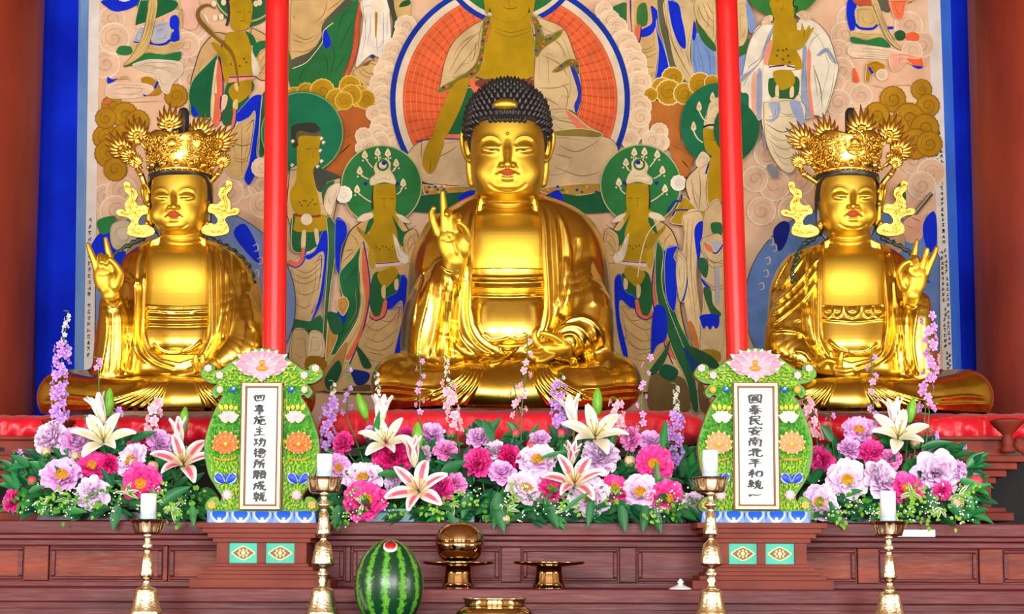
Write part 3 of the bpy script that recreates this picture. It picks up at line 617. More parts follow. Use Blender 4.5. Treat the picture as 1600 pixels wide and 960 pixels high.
c.fill(F_((60, 580), (150, 590), (210, 560), (215, 660), (150, 640), (70, 640)), (40, 104, 60)); c.edged(F_((60, 640), (140, 650), (150, 820), (100, 850), (40, 790)), (192, 158, 108), (130, 100, 60), 0.8); c.edged(F_((150, 650), (220, 660), (225, 780), (140, 790)), (214, 190, 146), (150, 120, 80), 0.8); c.fill(F_((140, 780), (230, 790), (235, 860), (130, 850)), OCH2)
c.edged(F_((250, 590), (300, 660), (260, 770), (235, 790)), (196, 144, 70)); c.fill(F_((290, 560), (340, 500), (355, 520), (320, 620)), BLUE); c.edged(F_((300, 470), (340, 460), (360, 500), (330, 560), (300, 520)), (196, 144, 70)); c.fill(F_((250, 540), (310, 560), (330, 640), (280, 660), (250, 600)), (34, 92, 56))
c.fill(F_((20, 360), (50, 420), (65, 560), (30, 780), (10, 780)), (150, 164, 190))
c.fill(F_((150, 950), (230, 850), (350, 700), (300, 900), (240, 960)), (176, 130, 70)); c.fill(F_((400, 720), (440, 760), (480, 830), (440, 840), (410, 770)), (36, 84, 52)); c.fill(F_((370, 860), (400, 850), (470, 870), (450, 920), (400, 930)), (20, 40, 120)); c.fill(F_((230, 900), (300, 800), (320, 860), (260, 960)), (30, 84, 56)); c.fill(F_((330, 960), (380, 940), (470, 930), (480, 960)), (110, 80, 50))
# ---- outer attendant by the far pole
c.disc(1125, 195, 62, 66, (26, 108, 72), 64)
c.edged(H_((850, 470), (760, 540), (680, 640), (700, 760), (760, 860), (950, 880), (950, 460)), (214, 186, 142), DARK, 1.4); c.lines([H_((780, 560), (790, 700), (780, 850)), H_((720, 620), (740, 760), (780, 860)), H_((850, 560), (830, 700), (845, 850))], 1.2, TAND); c.line(H_((860, 490), (845, 530), (830, 585)), 2.8, (30, 40, 140), False)
c.edged(H_((755, 490), (800, 420), (850, 450), (845, 490), (770, 530)), (232, 206, 172)); c.fill(H_((860, 480), (950, 440), (950, 800), (850, 800)), GOLDC)
face(H_((810, 250), (840, 235), (950, 235), (950, 440), (860, 440), (820, 380)), [H_((850, 325), (880, 330), (915, 325))], H_((930, 300), (930, 380)))
c.edged(H_((820, 230), (840, 120), (870, 40), (950, 20), (950, 235)), (222, 200, 156), (170, 140, 90), 0.8); c.line(H_((810, 235), (860, 218), (950, 222)), 3, (40, 36, 30), False)
for (x, y) in ((780, 80), (738, 230), (880, 10)):
    c.fill(H_((x - 20, y + 10), (x, y - 40), (x + 20, y + 10), (x, y + 35)), (236, 206, 164)); c.line(H_((x, y + 35), (x + 30, y + 90), (x + 70, y + 120)), 2, (226, 206, 164), False); c.disc(930 + x / 4.8, 150 + y / 4.8, 2, 3, (224, 170, 130), 8)
c.edged(H_((650, 750), (700, 780), (760, 850), (840, 860), (950, 850), (950, 960), (590, 960), (600, 880)), (172, 136, 20)); c.line(H_((540, 870), (600, 790), (640, 790), (650, 740)), 3, (30, 40, 150), False); c.line(H_((580, 900), (610, 858), (700, 856)), 2.4, (30, 40, 130), False); c.edged(H_((700, 860), (770, 860), (740, 960), (650, 960)), (220, 200, 160)); c.line(H_((770, 860), (745, 960)), 3, (40, 70, 140), False); c.line(H_((845, 825), (950, 800)), 2.4, (60, 40, 110), False)
c.edged(I_((420, 20), (500, 0), (520, 60), (490, 300), (520, 560), (510, 700), (470, 640), (440, 500), (410, 300), (430, 120)), (220, 190, 140), (140, 110, 70), 0.9); c.lines([I_((450, 30), (440, 250), (470, 500)), I_((475, 30), (462, 260), (490, 560)), I_((430, 200), (425, 380))], 1.0, TAND)
c.edged(I_((530, 0), (620, 0), (640, 720), (520, 690), (510, 560), (520, 400), (500, 200)), (206, 178, 130), (140, 110, 70), 0.9)
c.fill(I_((480, 90), (520, 50), (515, 150), (505, 300), (560, 370), (520, 350), (495, 240)), BLUE); c.fill(I_((560, 60), (610, 60), (610, 120), (570, 110)), (40, 100, 60)); c.fill(I_((500, 230), (545, 240), (540, 320), (510, 300)), (40, 92, 56))
c.edged(I_((520, 130), (600, 110), (640, 180), (620, 250), (540, 230), (510, 180)), (208, 182, 134), (120, 90, 60), 0.8); c.fill(I_((560, 150), (610, 155), (590, 205)), (170, 174, 186)); c.line(I_((530, 155), (580, 205), (620, 160)), 2.4, (30, 40, 140), False); c.fill(I_((530, 160), (560, 170), (570, 200), (540, 190)), ORG); c.lines([I_((515, 190), (570, 250), (630, 230)), I_((520, 220), (570, 275), (630, 255)), I_((520, 330), (580, 370), (630, 350)), I_((530, 345), (580, 385), (630, 365))], 1.2, TAND)
c.fill(I_((525, 370), (560, 380), (570, 450), (610, 500), (570, 515), (530, 420)), (46, 92, 54)); c.fill(I_((580, 280), (600, 280), (600, 440), (585, 440)), (160, 166, 180)); c.fill(I_((510, 505), (590, 500), (600, 545), (585, 570), (570, 555), (555, 575), (540, 555), (525, 570), (512, 540)), BLUE); c.fill(I_((520, 670), (600, 680), (600, 730), (520, 720)), (156, 122, 30)); c.fill(I_((455, 530), (480, 560), (505, 660), (490, 680), (450, 570)), (190, 116, 56))
c.edged(I_((300, 140), (330, 200), (320, 330), (350, 460), (420, 640), (480, 800), (500, 960), (470, 960), (440, 820), (370, 660), (300, 430), (290, 250)), (40, 96, 56), (210, 196, 150), 0.9)
c.edged(I_((345, 180), (400, 170), (380, 220), (400, 280), (385, 480), (345, 420), (335, 260)), BLUE, (190, 180, 160), 0.8); c.edged(I_((445, 300), (450, 350), (430, 435), (415, 420)), (20, 60, 170)); c.edged(I_((400, 190), (440, 240), (440, 360), (410, 440), (390, 300)), (214, 188, 142), (120, 90, 60), 0.8)
c.fill(I_((430, 660), (520, 740), (480, 790), (440, 700)), (24, 60, 120)); c.fill(I_((440, 650), (560, 700), (600, 760), (500, 740)), (36, 84, 54)); c.fill(I_((270, 800), (370, 790), (440, 830), (450, 960), (270, 960)), (120, 96, 56)); c.fill(I_((310, 780), (340, 740), (400, 770), (380, 820), (330, 810)), (28, 84, 56)); c.fill(I_((260, 780), (330, 680), (365, 620), (340, 720), (290, 790)), (36, 92, 54)); c.fill(I_((285, 470), (340, 480), (345, 610), (300, 650), (270, 690)), BLUE); c.fill(I_((500, 800), (560, 960), (510, 960)), (120, 92, 56))
# ---- standing figure, upper part, beyond the far pole
c.disc(1222, -35, 64, 62, (50, 120, 50), 64)
c.edged(J_((0, 0), (90, 0), (100, 250), (70, 360), (10, 390)), (214, 188, 136), (130, 100, 60), 0.8); c.fill(J_((10, 400), (70, 370), (105, 310), (105, 420), (60, 480), (20, 480)), (46, 104, 50)); c.fill(J_((85, 0), (120, 60), (160, 180), (150, 260), (110, 265), (95, 150)), LBLUE); c.fill(J_((20, 490), (100, 460), (60, 620), (30, 620)), LBLUE)
c.edged(J_((220, 200), (120, 330), (60, 580), (40, 760), (100, 790), (160, 960), (640, 960), (740, 960), (850, 600), (830, 480), (780, 320), (700, 210), (620, 160), (540, 150), (480, 200)), (232, 222, 200), (120, 110, 90), 1.2)
c.lines([J_((240, 350), (160, 480), (60, 610)), J_((200, 250), (140, 380)), J_((690, 280), (640, 380)), J_((700, 510), (740, 580), (780, 640)), J_((640, 540), (700, 720), (720, 900)), J_((820, 600), (790, 780), (740, 940)), J_((600, 410), (640, 330), (700, 280)), J_((680, 460), (730, 420), (800, 400)), J_((110, 620), (60, 720)), J_((650, 580), (680, 800))], 1.2, (160, 146, 116))
c.edged(J_((330, 170), (350, 180), (290, 320), (260, 440), (130, 610), (40, 690), (40, 640), (190, 520), (250, 330)), (146, 160, 190)); c.edged(J_((560, 370), (590, 400), (590, 560), (600, 780), (630, 960), (550, 960), (540, 700), (550, 480)), (146, 160, 190)); c.edged(J_((670, 460), (720, 410), (770, 405), (840, 520), (820, 530), (760, 440), (690, 470)), (130, 150, 190)); c.edged(J_((170, 620), (215, 600), (215, 960), (170, 960)), (146, 160, 190))
c.fill(J_((595, 420), (625, 460), (620, 700), (650, 960), (620, 960), (595, 700)), (228, 140, 112)); c.fill(J_((135, 640), (170, 620), (165, 960), (130, 900)), (232, 170, 140)); c.fill(J_((270, 350), (300, 350), (300, 520), (240, 540), (230, 480)), (232, 150, 124))
c.fill(J_((330, 150), (480, 150), (510, 250), (500, 400), (545, 500), (535, 580), (280, 570), (300, 400), (310, 250)), GOLDC); c.fill(J_((450, 380), (440, 300), (500, 250), (540, 250), (550, 190), (575, 250), (610, 210), (620, 240), (650, 230), (600, 330), (550, 400), (490, 420)), (182, 148, 24)); c.lines([J_((520, 260), (540, 320)), J_((570, 250), (565, 310)), J_((610, 240), (590, 310))], 0.8, (120, 92, 10))
for (x, y) in ((350, 420), (390, 420), (340, 465), (390, 495), (435, 465), (420, 410), (445, 520)): c.disc(1150 + x / 5.333, y / 5.333, 1.8, 1.8, (96, 56, 24), 8)
c.poly(J_((275, 545), (490, 545), (490, 580), (275, 590)), (238, 216, 200)); c.line(J_((275, 560), (330, 552), (400, 545)), 2.2, (50, 40, 110), False); c.line(J_((425, 550), (490, 562)), 2.2, (50, 40, 110), False)
c.fill(J_((270, 680), (300, 650), (510, 640), (520, 780), (470, 830), (330, 830), (275, 780)), (46, 96, 50)); c.fill(J_((310, 600), (460, 590), (490, 690), (420, 740), (360, 740)), (178, 144, 20)); c.fill(J_((330, 720), (355, 720), (355, 830), (330, 830)), (230, 206, 160)); c.fill(J_((450, 740), (480, 720), (480, 800), (450, 810)), (230, 206, 160)); c.edged(J_((250, 860), (340, 800), (360, 880), (300, 960), (260, 950)), (226, 208, 174), (150, 130, 90), 0.8); c.edged(J_((370, 900), (470, 840), (530, 790), (550, 960), (360, 960)), (230, 214, 180), (150, 130, 90), 0.8); c.edged(J_((340, 850), (375, 880), (370, 960), (330, 960)), (150, 164, 190))
c.edged(L_((130, 0), (310, 0), (320, 110), (300, 250), (260, 330), (200, 300), (140, 180)), (224, 206, 170), (130, 110, 80), 0.9); c.lines([L_((140, 100), (220, 140), (300, 100)), L_((140, 130), (220, 180), (300, 140)), L_((150, 170), (220, 220), (300, 190)), L_((170, 230), (230, 265), (290, 240)), L_((190, 40), (250, 60), (300, 30)), L_((160, 160), (200, 185))], 1.2, (160, 130, 84)); c.fill(L_((250, 0), (300, 0), (320, 80), (300, 110)), (150, 164, 196)); c.edged(L_((150, 0), (205, 0), (205, 60), (170, 95), (135, 80), (170, 70)), (160, 168, 190)); c.fill(L_((145, 300), (170, 290), (200, 330), (180, 360), (155, 330)), (130, 130, 140)); c.line(L_((125, 130), (132, 210)), 2, (120, 130, 170), False)
c.disc(1150, 202, 35, 42, (24, 96, 60), 40)
face(J_((290, 0), (300, 100), (340, 165), (470, 165), (480, 80), (470, 0)), [J_((320, 8), (340, 10), (360, 6))], J_((395, 0), (390, 60), (370, 75), (420, 78)))
c.line(J_((480, 0), (480, 50), (510, 60), (500, 95)), 2.4, (50, 40, 40), False); c.edged(J_((215, 190), (250, 140), (300, 130), (300, 170), (240, 210)), (226, 190, 156)); c.edged(J_((500, 120), (560, 90), (620, 130), (600, 180), (540, 150)), (226, 190, 156))
# ---- lower circles behind the crowned statues, small figure with a sword
for x_, rx_, col_ in ((290, 172, (112, 132, 176)), (1325, 162, (92, 124, 180))):
    cp_ = [(min(max(x_ + rx_ * math.cos(q), ex(157, 147, 480)), ex(1448, 1473, 480)), 475 + 155 * math.sin(q)) for q in np.linspace(0, 2 * math.pi, 90, endpoint=False)]
    c.poly(cp_, col_); c.line(cp_ + [cp_[0]], 1.4, (70, 70, 80), False, 0)
c.fill([(140, 395), (160, 360), (195, 350), (200, 400), (170, 420)], BLUE); c.fill([(365, 365), (382, 350), (400, 380), (405, 410), (390, 400)], BLUE); c.fill([(152, 345), (180, 338), (175, 360), (158, 366)], GREEN2)
c.edged([(176, 350), (196, 344), (212, 360), (214, 380), (200, 392), (178, 388), (172, 368)], (196, 178, 150), (150, 130, 110), 0.9); c.disc(193, 366, 8, 9, (206, 190, 166), 16)
c.fill([(196, 395), (216, 375), (236, 372), (240, 390), (220, 410)], (160, 130, 90)); c.fill([(1208, 362), (1222, 346), (1234, 352), (1228, 380), (1216, 392)], (16, 30, 120))
for q in ((1205, 385), (1195, 405), (1192, 425), (1185, 445), (1200, 375), (395, 385), (402, 405), (396, 425)):
    c.line([(q[0], q[1]), (q[0] + 7, q[1] - 3), (q[0] + 8, q[1] + 6), (q[0] + 2, q[1] + 8)], 2.2, (196, 172, 150))
c.line([(1396, 372), (1425, 340), (1456, 302)], 7, (92, 78, 60), False, 0); c.line([(1398, 368), (1426, 337), (1456, 300)], 1.4, (190, 180, 150), False, 0)
c.fill([(1410, 350), (1424, 338), (1440, 336), (1446, 345), (1440, 372), (1424, 380), (1412, 372)], (206, 156, 124)); c.lines([[(1420, 345), (1432, 352)], [(1424, 340), (1438, 346)], [(1416, 352), (1428, 358)]], 1, (140, 96, 70)); c.fill([(1442, 352), (1458, 330), (1464, 350), (1462, 392), (1448, 388)], BLUE)
c.edged([(1384, 375), (1402, 362), (1414, 372), (1410, 392), (1392, 398)], (190, 150, 120), (140, 110, 90), 0.9); c.fill([(1398, 300), (1410, 285), (1416, 310), (1408, 330)], (46, 104, 50))
c.b.build('painted_figures', M['paint'], painting, color=True)
# ---- fine column writing on the pale strips
b = MB()
def scribble(x, y, w, h):
    for q in range(rng.choice((4, 5, 6))):
        if q % 2: a, e = (x + rng.uniform(-w, w) * 0.3, y - h * 0.45), (x + rng.uniform(-w, w) * 0.45, y + h * 0.45)
        else:
            yy = y + rng.uniform(-0.45, 0.45) * h; a, e = (x - w * rng.uniform(0.25, 0.5), yy), (x + w * rng.uniform(0.25, 0.5), yy - 0.6)
        t = np.array(e) - np.array(a); n = np.array([-t[1], t[0]]) / (np.linalg.norm(t) + 1e-9) * 0.42
        b.add([P(p[0], p[1], YP - 0.0052) for p in (np.array(a) + n, np.array(e) + n, np.array(e) - n, np.array(a) - n)], [(0, 1, 2, 3)], smooth=False)
for y0, y1 in ((345, 468), (478, 560)):
    y = y0
    while y < y1: scribble(ex(145, 137.5, y), y, 6, 7); y += 9.6
b.build('lettering', plain('ink_small', srgb(66, 62, 62), rough=0.7), st1)
b = MB()
for y0, y1, dx in ((208, 222, 10), (226, 275, 5), (228, 262, 12), (278, 360, 10), (362, 385, 10), (392, 425, 12), (395, 470, 6), (436, 480, 13), (484, 500, 8), (488, 545, 12), (500, 548, 6), (552, 588, 8), (556, 590, 12)):
    y = y0
    while y < y1: scribble(ex(1449, 1474, y) + dx, y, 5, 6); y += 8.2
b.build('lettering', plain('ink_pale', srgb(60, 58, 58), rough=0.7), st2)
# ------------------------------------------------------------------ sculpting: a distance field on a grid, meshed by surface nets
class Height:
    """fold lines drawn in photo coordinates, used to raise or sink a sculpted surface (metres)"""
    def __init__(self, x0, x1, y0, y1, s):
        self.x0, self.y0, self.s, self.res = x0, y0, s, 0.5
        self.nx, self.ny = int((x1 - x0) / self.res) + 1, int((y1 - y0) / self.res) + 1
        self.a = np.zeros((self.ny, self.nx), np.float32)
        self.X, self.Y = np.meshgrid(x0 + np.arange(self.nx) * self.res, y0 + np.arange(self.ny) * self.res)
    def stroke(self, pts, w, amp, side=0, taper=0.18, n=6):
        c = np.array(smooth_curve(pts, n))
        L = len(c) - 1
        pad = 4 * w
        i0 = max(int((c[:, 0].min() - pad - self.x0) / self.res), 0); i1 = min(int((c[:, 0].max() + pad - self.x0) / self.res) + 1, self.nx)
        j0 = max(int((c[:, 1].min() - pad - self.y0) / self.res), 0); j1 = min(int((c[:, 1].max() + pad - self.y0) / self.res) + 1, self.ny)
        if i1 <= i0 or j1 <= j0: return
        X, Y = self.X[j0:j1, i0:i1], self.Y[j0:j1, i0:i1]
        best = np.full(X.shape, 1e9); tt = np.zeros(X.shape); sg = np.zeros(X.shape)
        for k in range(L):
            ax, ay = c[k]; bx, by = c[k + 1] - c[k]
            q = bx * bx + by * by + 1e-9
            t = np.clip(((X - ax) * bx + (Y - ay) * by) / q, 0, 1)
            dx, dy = X - ax - t * bx, Y - ay - t * by
            d = dx * dx + dy * dy
            m = d < best
            best = np.where(m, d, best); tt = np.where(m, (k + t) / L, tt); sg = np.where(m, np.sign(bx * dy - by * dx), sg)
        d = np.sqrt(best)
        if side: ww = np.where(sg * side > 0, w * 1.9, w * 0.4)
        else: ww = w
        pr = np.exp(-(d / ww) ** 2)
        if taper:
            f = lambda t: np.clip(t / taper, 0, 1) ** 2 * (3 - 2 * np.clip(t / taper, 0, 1))
            pr = pr * f(tt) * f(1 - tt)
        self.a[j0:j1, i0:i1] += (amp * self.s * pr).astype(np.float32)
    def poly_dist(self, pts):
        """signed distance (photo pixels, negative inside) to a closed outline"""
        c = np.array(pts, float); m = len(c)
        best = np.full(self.X.shape, 1e9); ins = np.zeros(self.X.shape, bool)
        for k in range(m):
            a, e = c[k], c[(k + 1) % m]
            b = e - a
            t = np.clip(((self.X - a[0]) * b[0] + (self.Y - a[1]) * b[1]) / (b @ b + 1e-9), 0, 1)
            best = np.minimum(best, (self.X - a[0] - t * b[0]) ** 2 + (self.Y - a[1] - t * b[1]) ** 2)
            if a[1] != e[1]:
                cr = ((a[1] > self.Y) != (e[1] > self.Y)) & (self.X < (e[0] - a[0]) * (self.Y - a[1]) / (e[1] - a[1]) + a[0])
                ins ^= cr
        return np.where(ins, -1, 1) * np.sqrt(best)
    def sample(self, arr, px, py):
        fx = np.clip((px - self.x0) / self.res, 0, self.nx - 1.001); fy = np.clip((py - self.y0) / self.res, 0, self.ny - 1.001)
        i, j = fx.astype(np.int32), fy.astype(np.int32)
        fx, fy = fx - i, fy - j
        return arr[j, i] * (1 - fx) * (1 - fy) + arr[j, i + 1] * fx * (1 - fy) + arr[j + 1, i] * (1 - fx) * fy + arr[j + 1, i + 1] * fx * fy

class Sculpt:
    FAR = 0.12
    def __init__(self, Y0, px0, px1, py0, py1, dyf, dyb, h):
        """photo window, depth range (px units of plane Y0) and voxel size in px"""
        self.Y0 = Y0
        self.s = S(Y0)
        s = self.s
        a = P(px0, py1, Y0); b = P(px1, py0, Y0)
        self.o = np.array([a[0], Y0 + dyf * s, a[2]])
        self.h = h * s
        n = [int((b[0] - a[0]) / self.h) + 2, int((dyb - dyf) * s / self.h) + 2, int((b[2] - a[2]) / self.h) + 2]
        self.n = n
        self.d = np.full(n, self.FAR, np.float32)
        self.ax = [(self.o[k] + np.arange(n[k]) * self.h).astype(np.float32) for k in range(3)]
    def c(self, px, py, dy=0.0):
        return P(px, py, self.Y0 + dy * self.s)
    def _box(self, lo, hi):
        sl = []
        for k in range(3):
            i0 = max(int((lo[k] - self.o[k]) / self.h), 0); i1 = min(int((hi[k] - self.o[k]) / self.h) + 2, self.n[k])
            if i1 <= i0: return None, None
            sl.append(slice(i0, i1))
        g = (self.ax[0][sl[0]][:, None, None], self.ax[1][sl[1]][None, :, None], self.ax[2][sl[2]][None, None, :])
        return tuple(sl), g
    def _join(self, sl, d, k, sub):
        cur = self.d[sl]
        if sub:
            d = -d
            if k > 0:
                hh = np.maximum(k - np.abs(cur - d), 0) / k
                self.d[sl] = np.maximum(cur, d) + hh * hh * k * 0.25
            else: self.d[sl] = np.maximum(cur, d)
        else:
            if k > 0:
                hh = np.maximum(k - np.abs(cur - d), 0) / k
                self.d[sl] = np.minimum(cur, d) - hh * hh * k * 0.25
            else: self.d[sl] = np.minimum(cur, d)
    def ell(self, px, py, dy, rx, ry, rz, k=4, rot=0.0, tilt=0.0, sub=False):
        """ellipsoid: rx across, ry deep, rz high (photo px); rot turns it in the picture plane (degrees, clockwise), tilt pitches it"""
        s = self.s; c = self.c(px, py, dy); r = np.array([rx, ry, rz]) * s; k *= s
        R = max(r) + k + 0.02
        sl, g = self._box(c - R, c + R)
        if sl is None: return self
        x, y, z = g[0] - c[0], g[1] - c[1], g[2] - c[2]
        if rot:
            a = math.radians(rot); x, z = x * math.cos(a) - z * math.sin(a), x * math.sin(a) + z * math.cos(a)
        if tilt:
            a = math.radians(tilt); y, z = y * math.cos(a) - z * math.sin(a), y * math.sin(a) + z * math.cos(a)
        k0 = np.sqrt((x / r[0]) ** 2 + (y / r[1]) ** 2 + (z / r[2]) ** 2)
        k1 = np.sqrt((x / r[0] ** 2) ** 2 + (y / r[1] ** 2) ** 2 + (z / r[2] ** 2) ** 2) + 1e-6
        self._join(sl, (k0 * (k0 - 1) / k1).astype(np.float32), k, sub)
        return self
    def chain(self, pts, k=3, n=0, sub=False, ey=1.0):
        """round cones through (px, py, dy, r)"""
        s = self.s; k *= s
        q = [np.array([*self.c(p[0], p[1], p[2]), p[3] * s]) for p in pts]
        if n: q = smooth_curve(q, n)
        lo = np.min([p[:3] - p[3] for p in q], axis=0) - k - 0.02; hi = np.max([p[:3] + p[3] for p in q], axis=0) + k + 0.02
        sl, g = self._box(lo, hi)
        if sl is None: return self
        D = None
        for a, b in zip(q[:-1], q[1:]):
            ba = b[:3] - a[:3]; L = float(ba @ ba) + 1e-12
            x, y, z = g[0] - a[0], g[1] - a[1], g[2] - a[2]
            t = np.clip((x * ba[0] + y * ba[1] + z * ba[2]) / L, 0, 1)
            dd = np.sqrt((x - t * ba[0]) ** 2 + ((y - t * ba[1]) / ey) ** 2 + (z - t * ba[2]) ** 2) - (a[3] + (b[3] - a[3]) * t)
            D = dd if D is None else np.minimum(D, dd)
        self._join(sl, D.astype(np.float32), k, sub)
        return self
    def loft(self, rows, dy0=0.0, e=2.3, k=4, grow=0.0, dyr=None):
        """rows: (py, x_left, x_right, depth_front, depth_back) in photo px"""
        s = self.s; Yc = self.Y0 + dy0 * s; k *= s
        Yr = Yc if dyr is None else self.Y0 + dyr * s   # depth at which the rows are read off the photo
        rows = sorted(rows, key=lambda r: -r[0])
        rr = np.array(smooth_curve([np.array(r, float) for r in rows], 6))
        zz = np.array([P(800, p, Yr)[2] for p in rr[:, 0]])
        xl = np.array([P(p[1], p[0], Yr)[0] for p in rr]) - grow * s
        xr = np.array([P(p[2], p[0], Yr)[0] for p in rr]) + grow * s
        df, db = rr[:, 3] * s + grow * s, rr[:, 4] * s + grow * s
        m = max(df.max(), db.max()) + k + 0.02
        sl, g = self._box(np.array([xl.min() - k - 0.02, Yc - m, zz.min() - 0.0]), np.array([xr.max() + k + 0.02, Yc + m, zz.max() + 0.0]))
        if sl is None: return self
        z = self.ax[2][sl[2]]
        A = lambda v: np.interp(z, zz, v).astype(np.float32)[None, None, :]
        L, R, F, B = A(xl), A(xr), A(df), A(db)
        xc, hw = (L + R) / 2, np.maximum((R - L) / 2, 1e-3)
        x, y = np.abs(g[0] - xc), g[1] - Yc
        hd = np.maximum(np.where(y < 0, F, B), 1.5 * s); y = np.abs(y)
        u, v = x / hw, y / hd
        q = (u ** e + v ** e + 1e-9) ** (1 / e)
        gr = q ** (1 - e) * np.sqrt((u ** (e - 1) / hw) ** 2 + (v ** (e - 1) / hd) ** 2) + 1e-3
        d = (q - 1) / gr
        d = np.maximum(d, np.maximum(z[None, None, :] - zz.max(), zz.min() - z[None, None, :]))
        self._join(sl, np.clip(d, -self.FAR, self.FAR).astype(np.float32), k, False)
        return self
    def cut(self, H, dist, ymax_dy, inside=True, k=0.0, grow=0.0):
        """cut away where the outline distance map says so, in front of depth ymax_dy"""
        px, py = proj(self.ax[0][:, None, None].astype(np.float64), self.ax[1][None, :, None], self.ax[2][None, None, :])
        D = H.sample(dist, px, py).astype(np.float32) * self.s
        if not inside: D = -D
        D = D + grow * self.s
        yy = self.ax[1][None, :, None] - (self.Y0 + ymax_dy * self.s)
        D = np.maximum(D, yy)
        self._join((slice(None),) * 3, D, k * self.s, True)
        return self
    def clip_below(self, py, dy=0.0):
        z = float(self.c(800, py, dy)[2])
        self.d = np.maximum(self.d, (z - self.ax[2])[None, None, :])
        return self
    def emboss(self, H, lim=0.03):
        i = np.nonzero(np.abs(self.d) < lim)
        px, py = proj(self.ax[0][i[0]].astype(np.float64), self.ax[1][i[1]], self.ax[2][i[2]])
        self.d[i] -= H.sample(H.a, px, py).astype(np.float32)
        return self
    def value(self, p):
        f = (np.asarray(p) - self.o) / self.h
        f = np.clip(f, 0, np.array(self.n) - 1.001)
        i = f.astype(int); t = f - i
        r = 0
        for a in (0, 1):
            for b in (0, 1):
                for c in (0, 1):
                    w = (t[..., 0] if a else 1 - t[..., 0]) * (t[..., 1] if b else 1 - t[..., 1]) * (t[..., 2] if c else 1 - t[..., 2])
                    r = r + w * self.d[i[..., 0] + a, i[..., 1] + b, i[..., 2] + c]
        return r
    def surf(self, pts, off=0.0):
        """points of the surface seen at photo positions; off (px) lifts them towards the viewer"""
        out = []
        t0, t1 = self.o[1], self.o[1] + self.n[1] * self.h
        ys = np.arange(t0, t1, self.h * 0.5)
        for px, py in pts:
            d = P(px, py, 1.0) - CAM
            q = CAM[None] + d[None] * ((ys - CAM[1]) / (1.0 - CAM[1]))[:, None]
            v = self.value(q)
            k = np.nonzero(v < 0)[0]
            if len(k) and k[0] > 0:
                k = k[0]; f = v[k - 1] / (v[k - 1] - v[k])
                y = ys[k - 1] + f * (ys[k] - ys[k - 1])
            else: y = self.Y0
            out.append(P(px, py, y - off * self.s))
        return out
    def mesh(self, name):
        d = self.d; n = d.shape
        ins = d < 0
        c = [ins[a:n[0] - 1 + a, b:n[1] - 1 + b, e:n[2] - 1 + e] for a in (0, 1) for b in (0, 1) for e in (0, 1)]
        allin = c[0].copy(); anyin = c[0].copy()
        for q in c[1:]: allin &= q; anyin |= q
        act = anyin & ~allin
        idx = np.array(np.nonzero(act))
        m = idx.shape[1]
        vid = np.full(act.shape, -1, np.int32); vid[tuple(idx)] = np.arange(m)
        val = {}
        for a in (0, 1):
            for b in (0, 1):
                for e in (0, 1): val[a, b, e] = d[idx[0] + a, idx[1] + b, idx[2] + e]
        acc = np.zeros((m, 3)); cnt = np.zeros(m)
        for axis in range(3):
            for u in (0, 1):
                for w in (0, 1):
                    k0 = [u, w]; k0.insert(axis, 0); k1 = list(k0); k1[axis] = 1
                    v0, v1 = val[tuple(k0)], val[tuple(k1)]
                    x = (v0 < 0) != (v1 < 0)
                    t = np.where(x, v0 / np.where(x, v0 - v1, 1), 0)
                    pt = np.tile(np.array(k0, float), (m, 1)); pt[:, axis] += t
                    acc += pt * x[:, None]; cnt += x
        V = self.o + (idx.T + acc / cnt[:, None]) * self.h
        faces = []
        for axis in range(3):
            o1, o2 = [k for k in range(3) if k != axis]
            sl0 = [slice(None)] * 3; sl1 = [slice(None)] * 3
            sl0[axis] = slice(0, n[axis] - 1); sl1[axis] = slice(1, n[axis])
            a, b = ins[tuple(sl0)], ins[tuple(sl1)]
            e = np.array(np.nonzero(a != b))
            ok = (e[o1] > 0) & (e[o2] > 0) & (e[o1] < n[o1] - 1) & (e[o2] < n[o2] - 1)
            e = e[:, ok]
            flip = a[tuple(e)]
            q = []
            for da, db in ((1, 1), (0, 1), (0, 0), (1, 0)):
                t = e.copy(); t[o1] -= da; t[o2] -= db
                q.append(vid[tuple(t)])
            q = np.stack(q, 1)
            if axis == 1: flip = ~flip
            q[~flip] = q[~flip][:, ::-1]
            faces.append(q)
        F = np.concatenate(faces)
        F = F[(F >= 0).all(1)]
        # normals from the field
        g = np.stack([self.value(V + off) - self.value(V - off) for off in np.eye(3) * self.h * 0.9], 1)
        g /= np.linalg.norm(g, axis=1)[:, None] + 1e-9
        me = bpy.data.meshes.new(name)
        me.vertices.add(m); me.vertices.foreach_set('co', V.astype(np.float32).ravel())
        me.loops.add(F.size); me.loops.foreach_set('vertex_index', F.astype(np.int32).ravel())
        me.polygons.add(len(F)); me.polygons.foreach_set('loop_start', np.arange(0, F.size, 4, dtype=np.int32))
        me.polygons.foreach_set('use_smooth', np.ones(len(F), bool))
        me.update(calc_edges=True)
        me.normals_split_custom_set_from_vertices(g.astype(np.float32))
        return me

def patch(fld, outline, off, mat, name, parent, rim=-0.15, n=4):
    """a thin raised patch lying on a sculpted surface, given by its outline in photo px"""
    o = smooth_curve([np.array(p, float) for p in outline], n, True)
    c = np.mean(o, axis=0)
    rings = [(1.0, rim), (0.85, off * 0.8), (0.5, off), (0.15, off)]
    vs, fs, m = [], [], len(o)
    for t, f in rings: vs += fld.surf([c + (p - c) * t for p in o], f)
    for k in range(len(rings) - 1):
        for i in range(m):
            j = (i + 1) % m
            fs.append((k * m + i, k * m + j, (k + 1) * m + j, (k + 1) * m + i))
    fs.append(tuple((len(rings) - 1) * m + i for i in range(m)))
    b = MB(); b.add(vs, fs)
    return b.build(name, mat, parent)

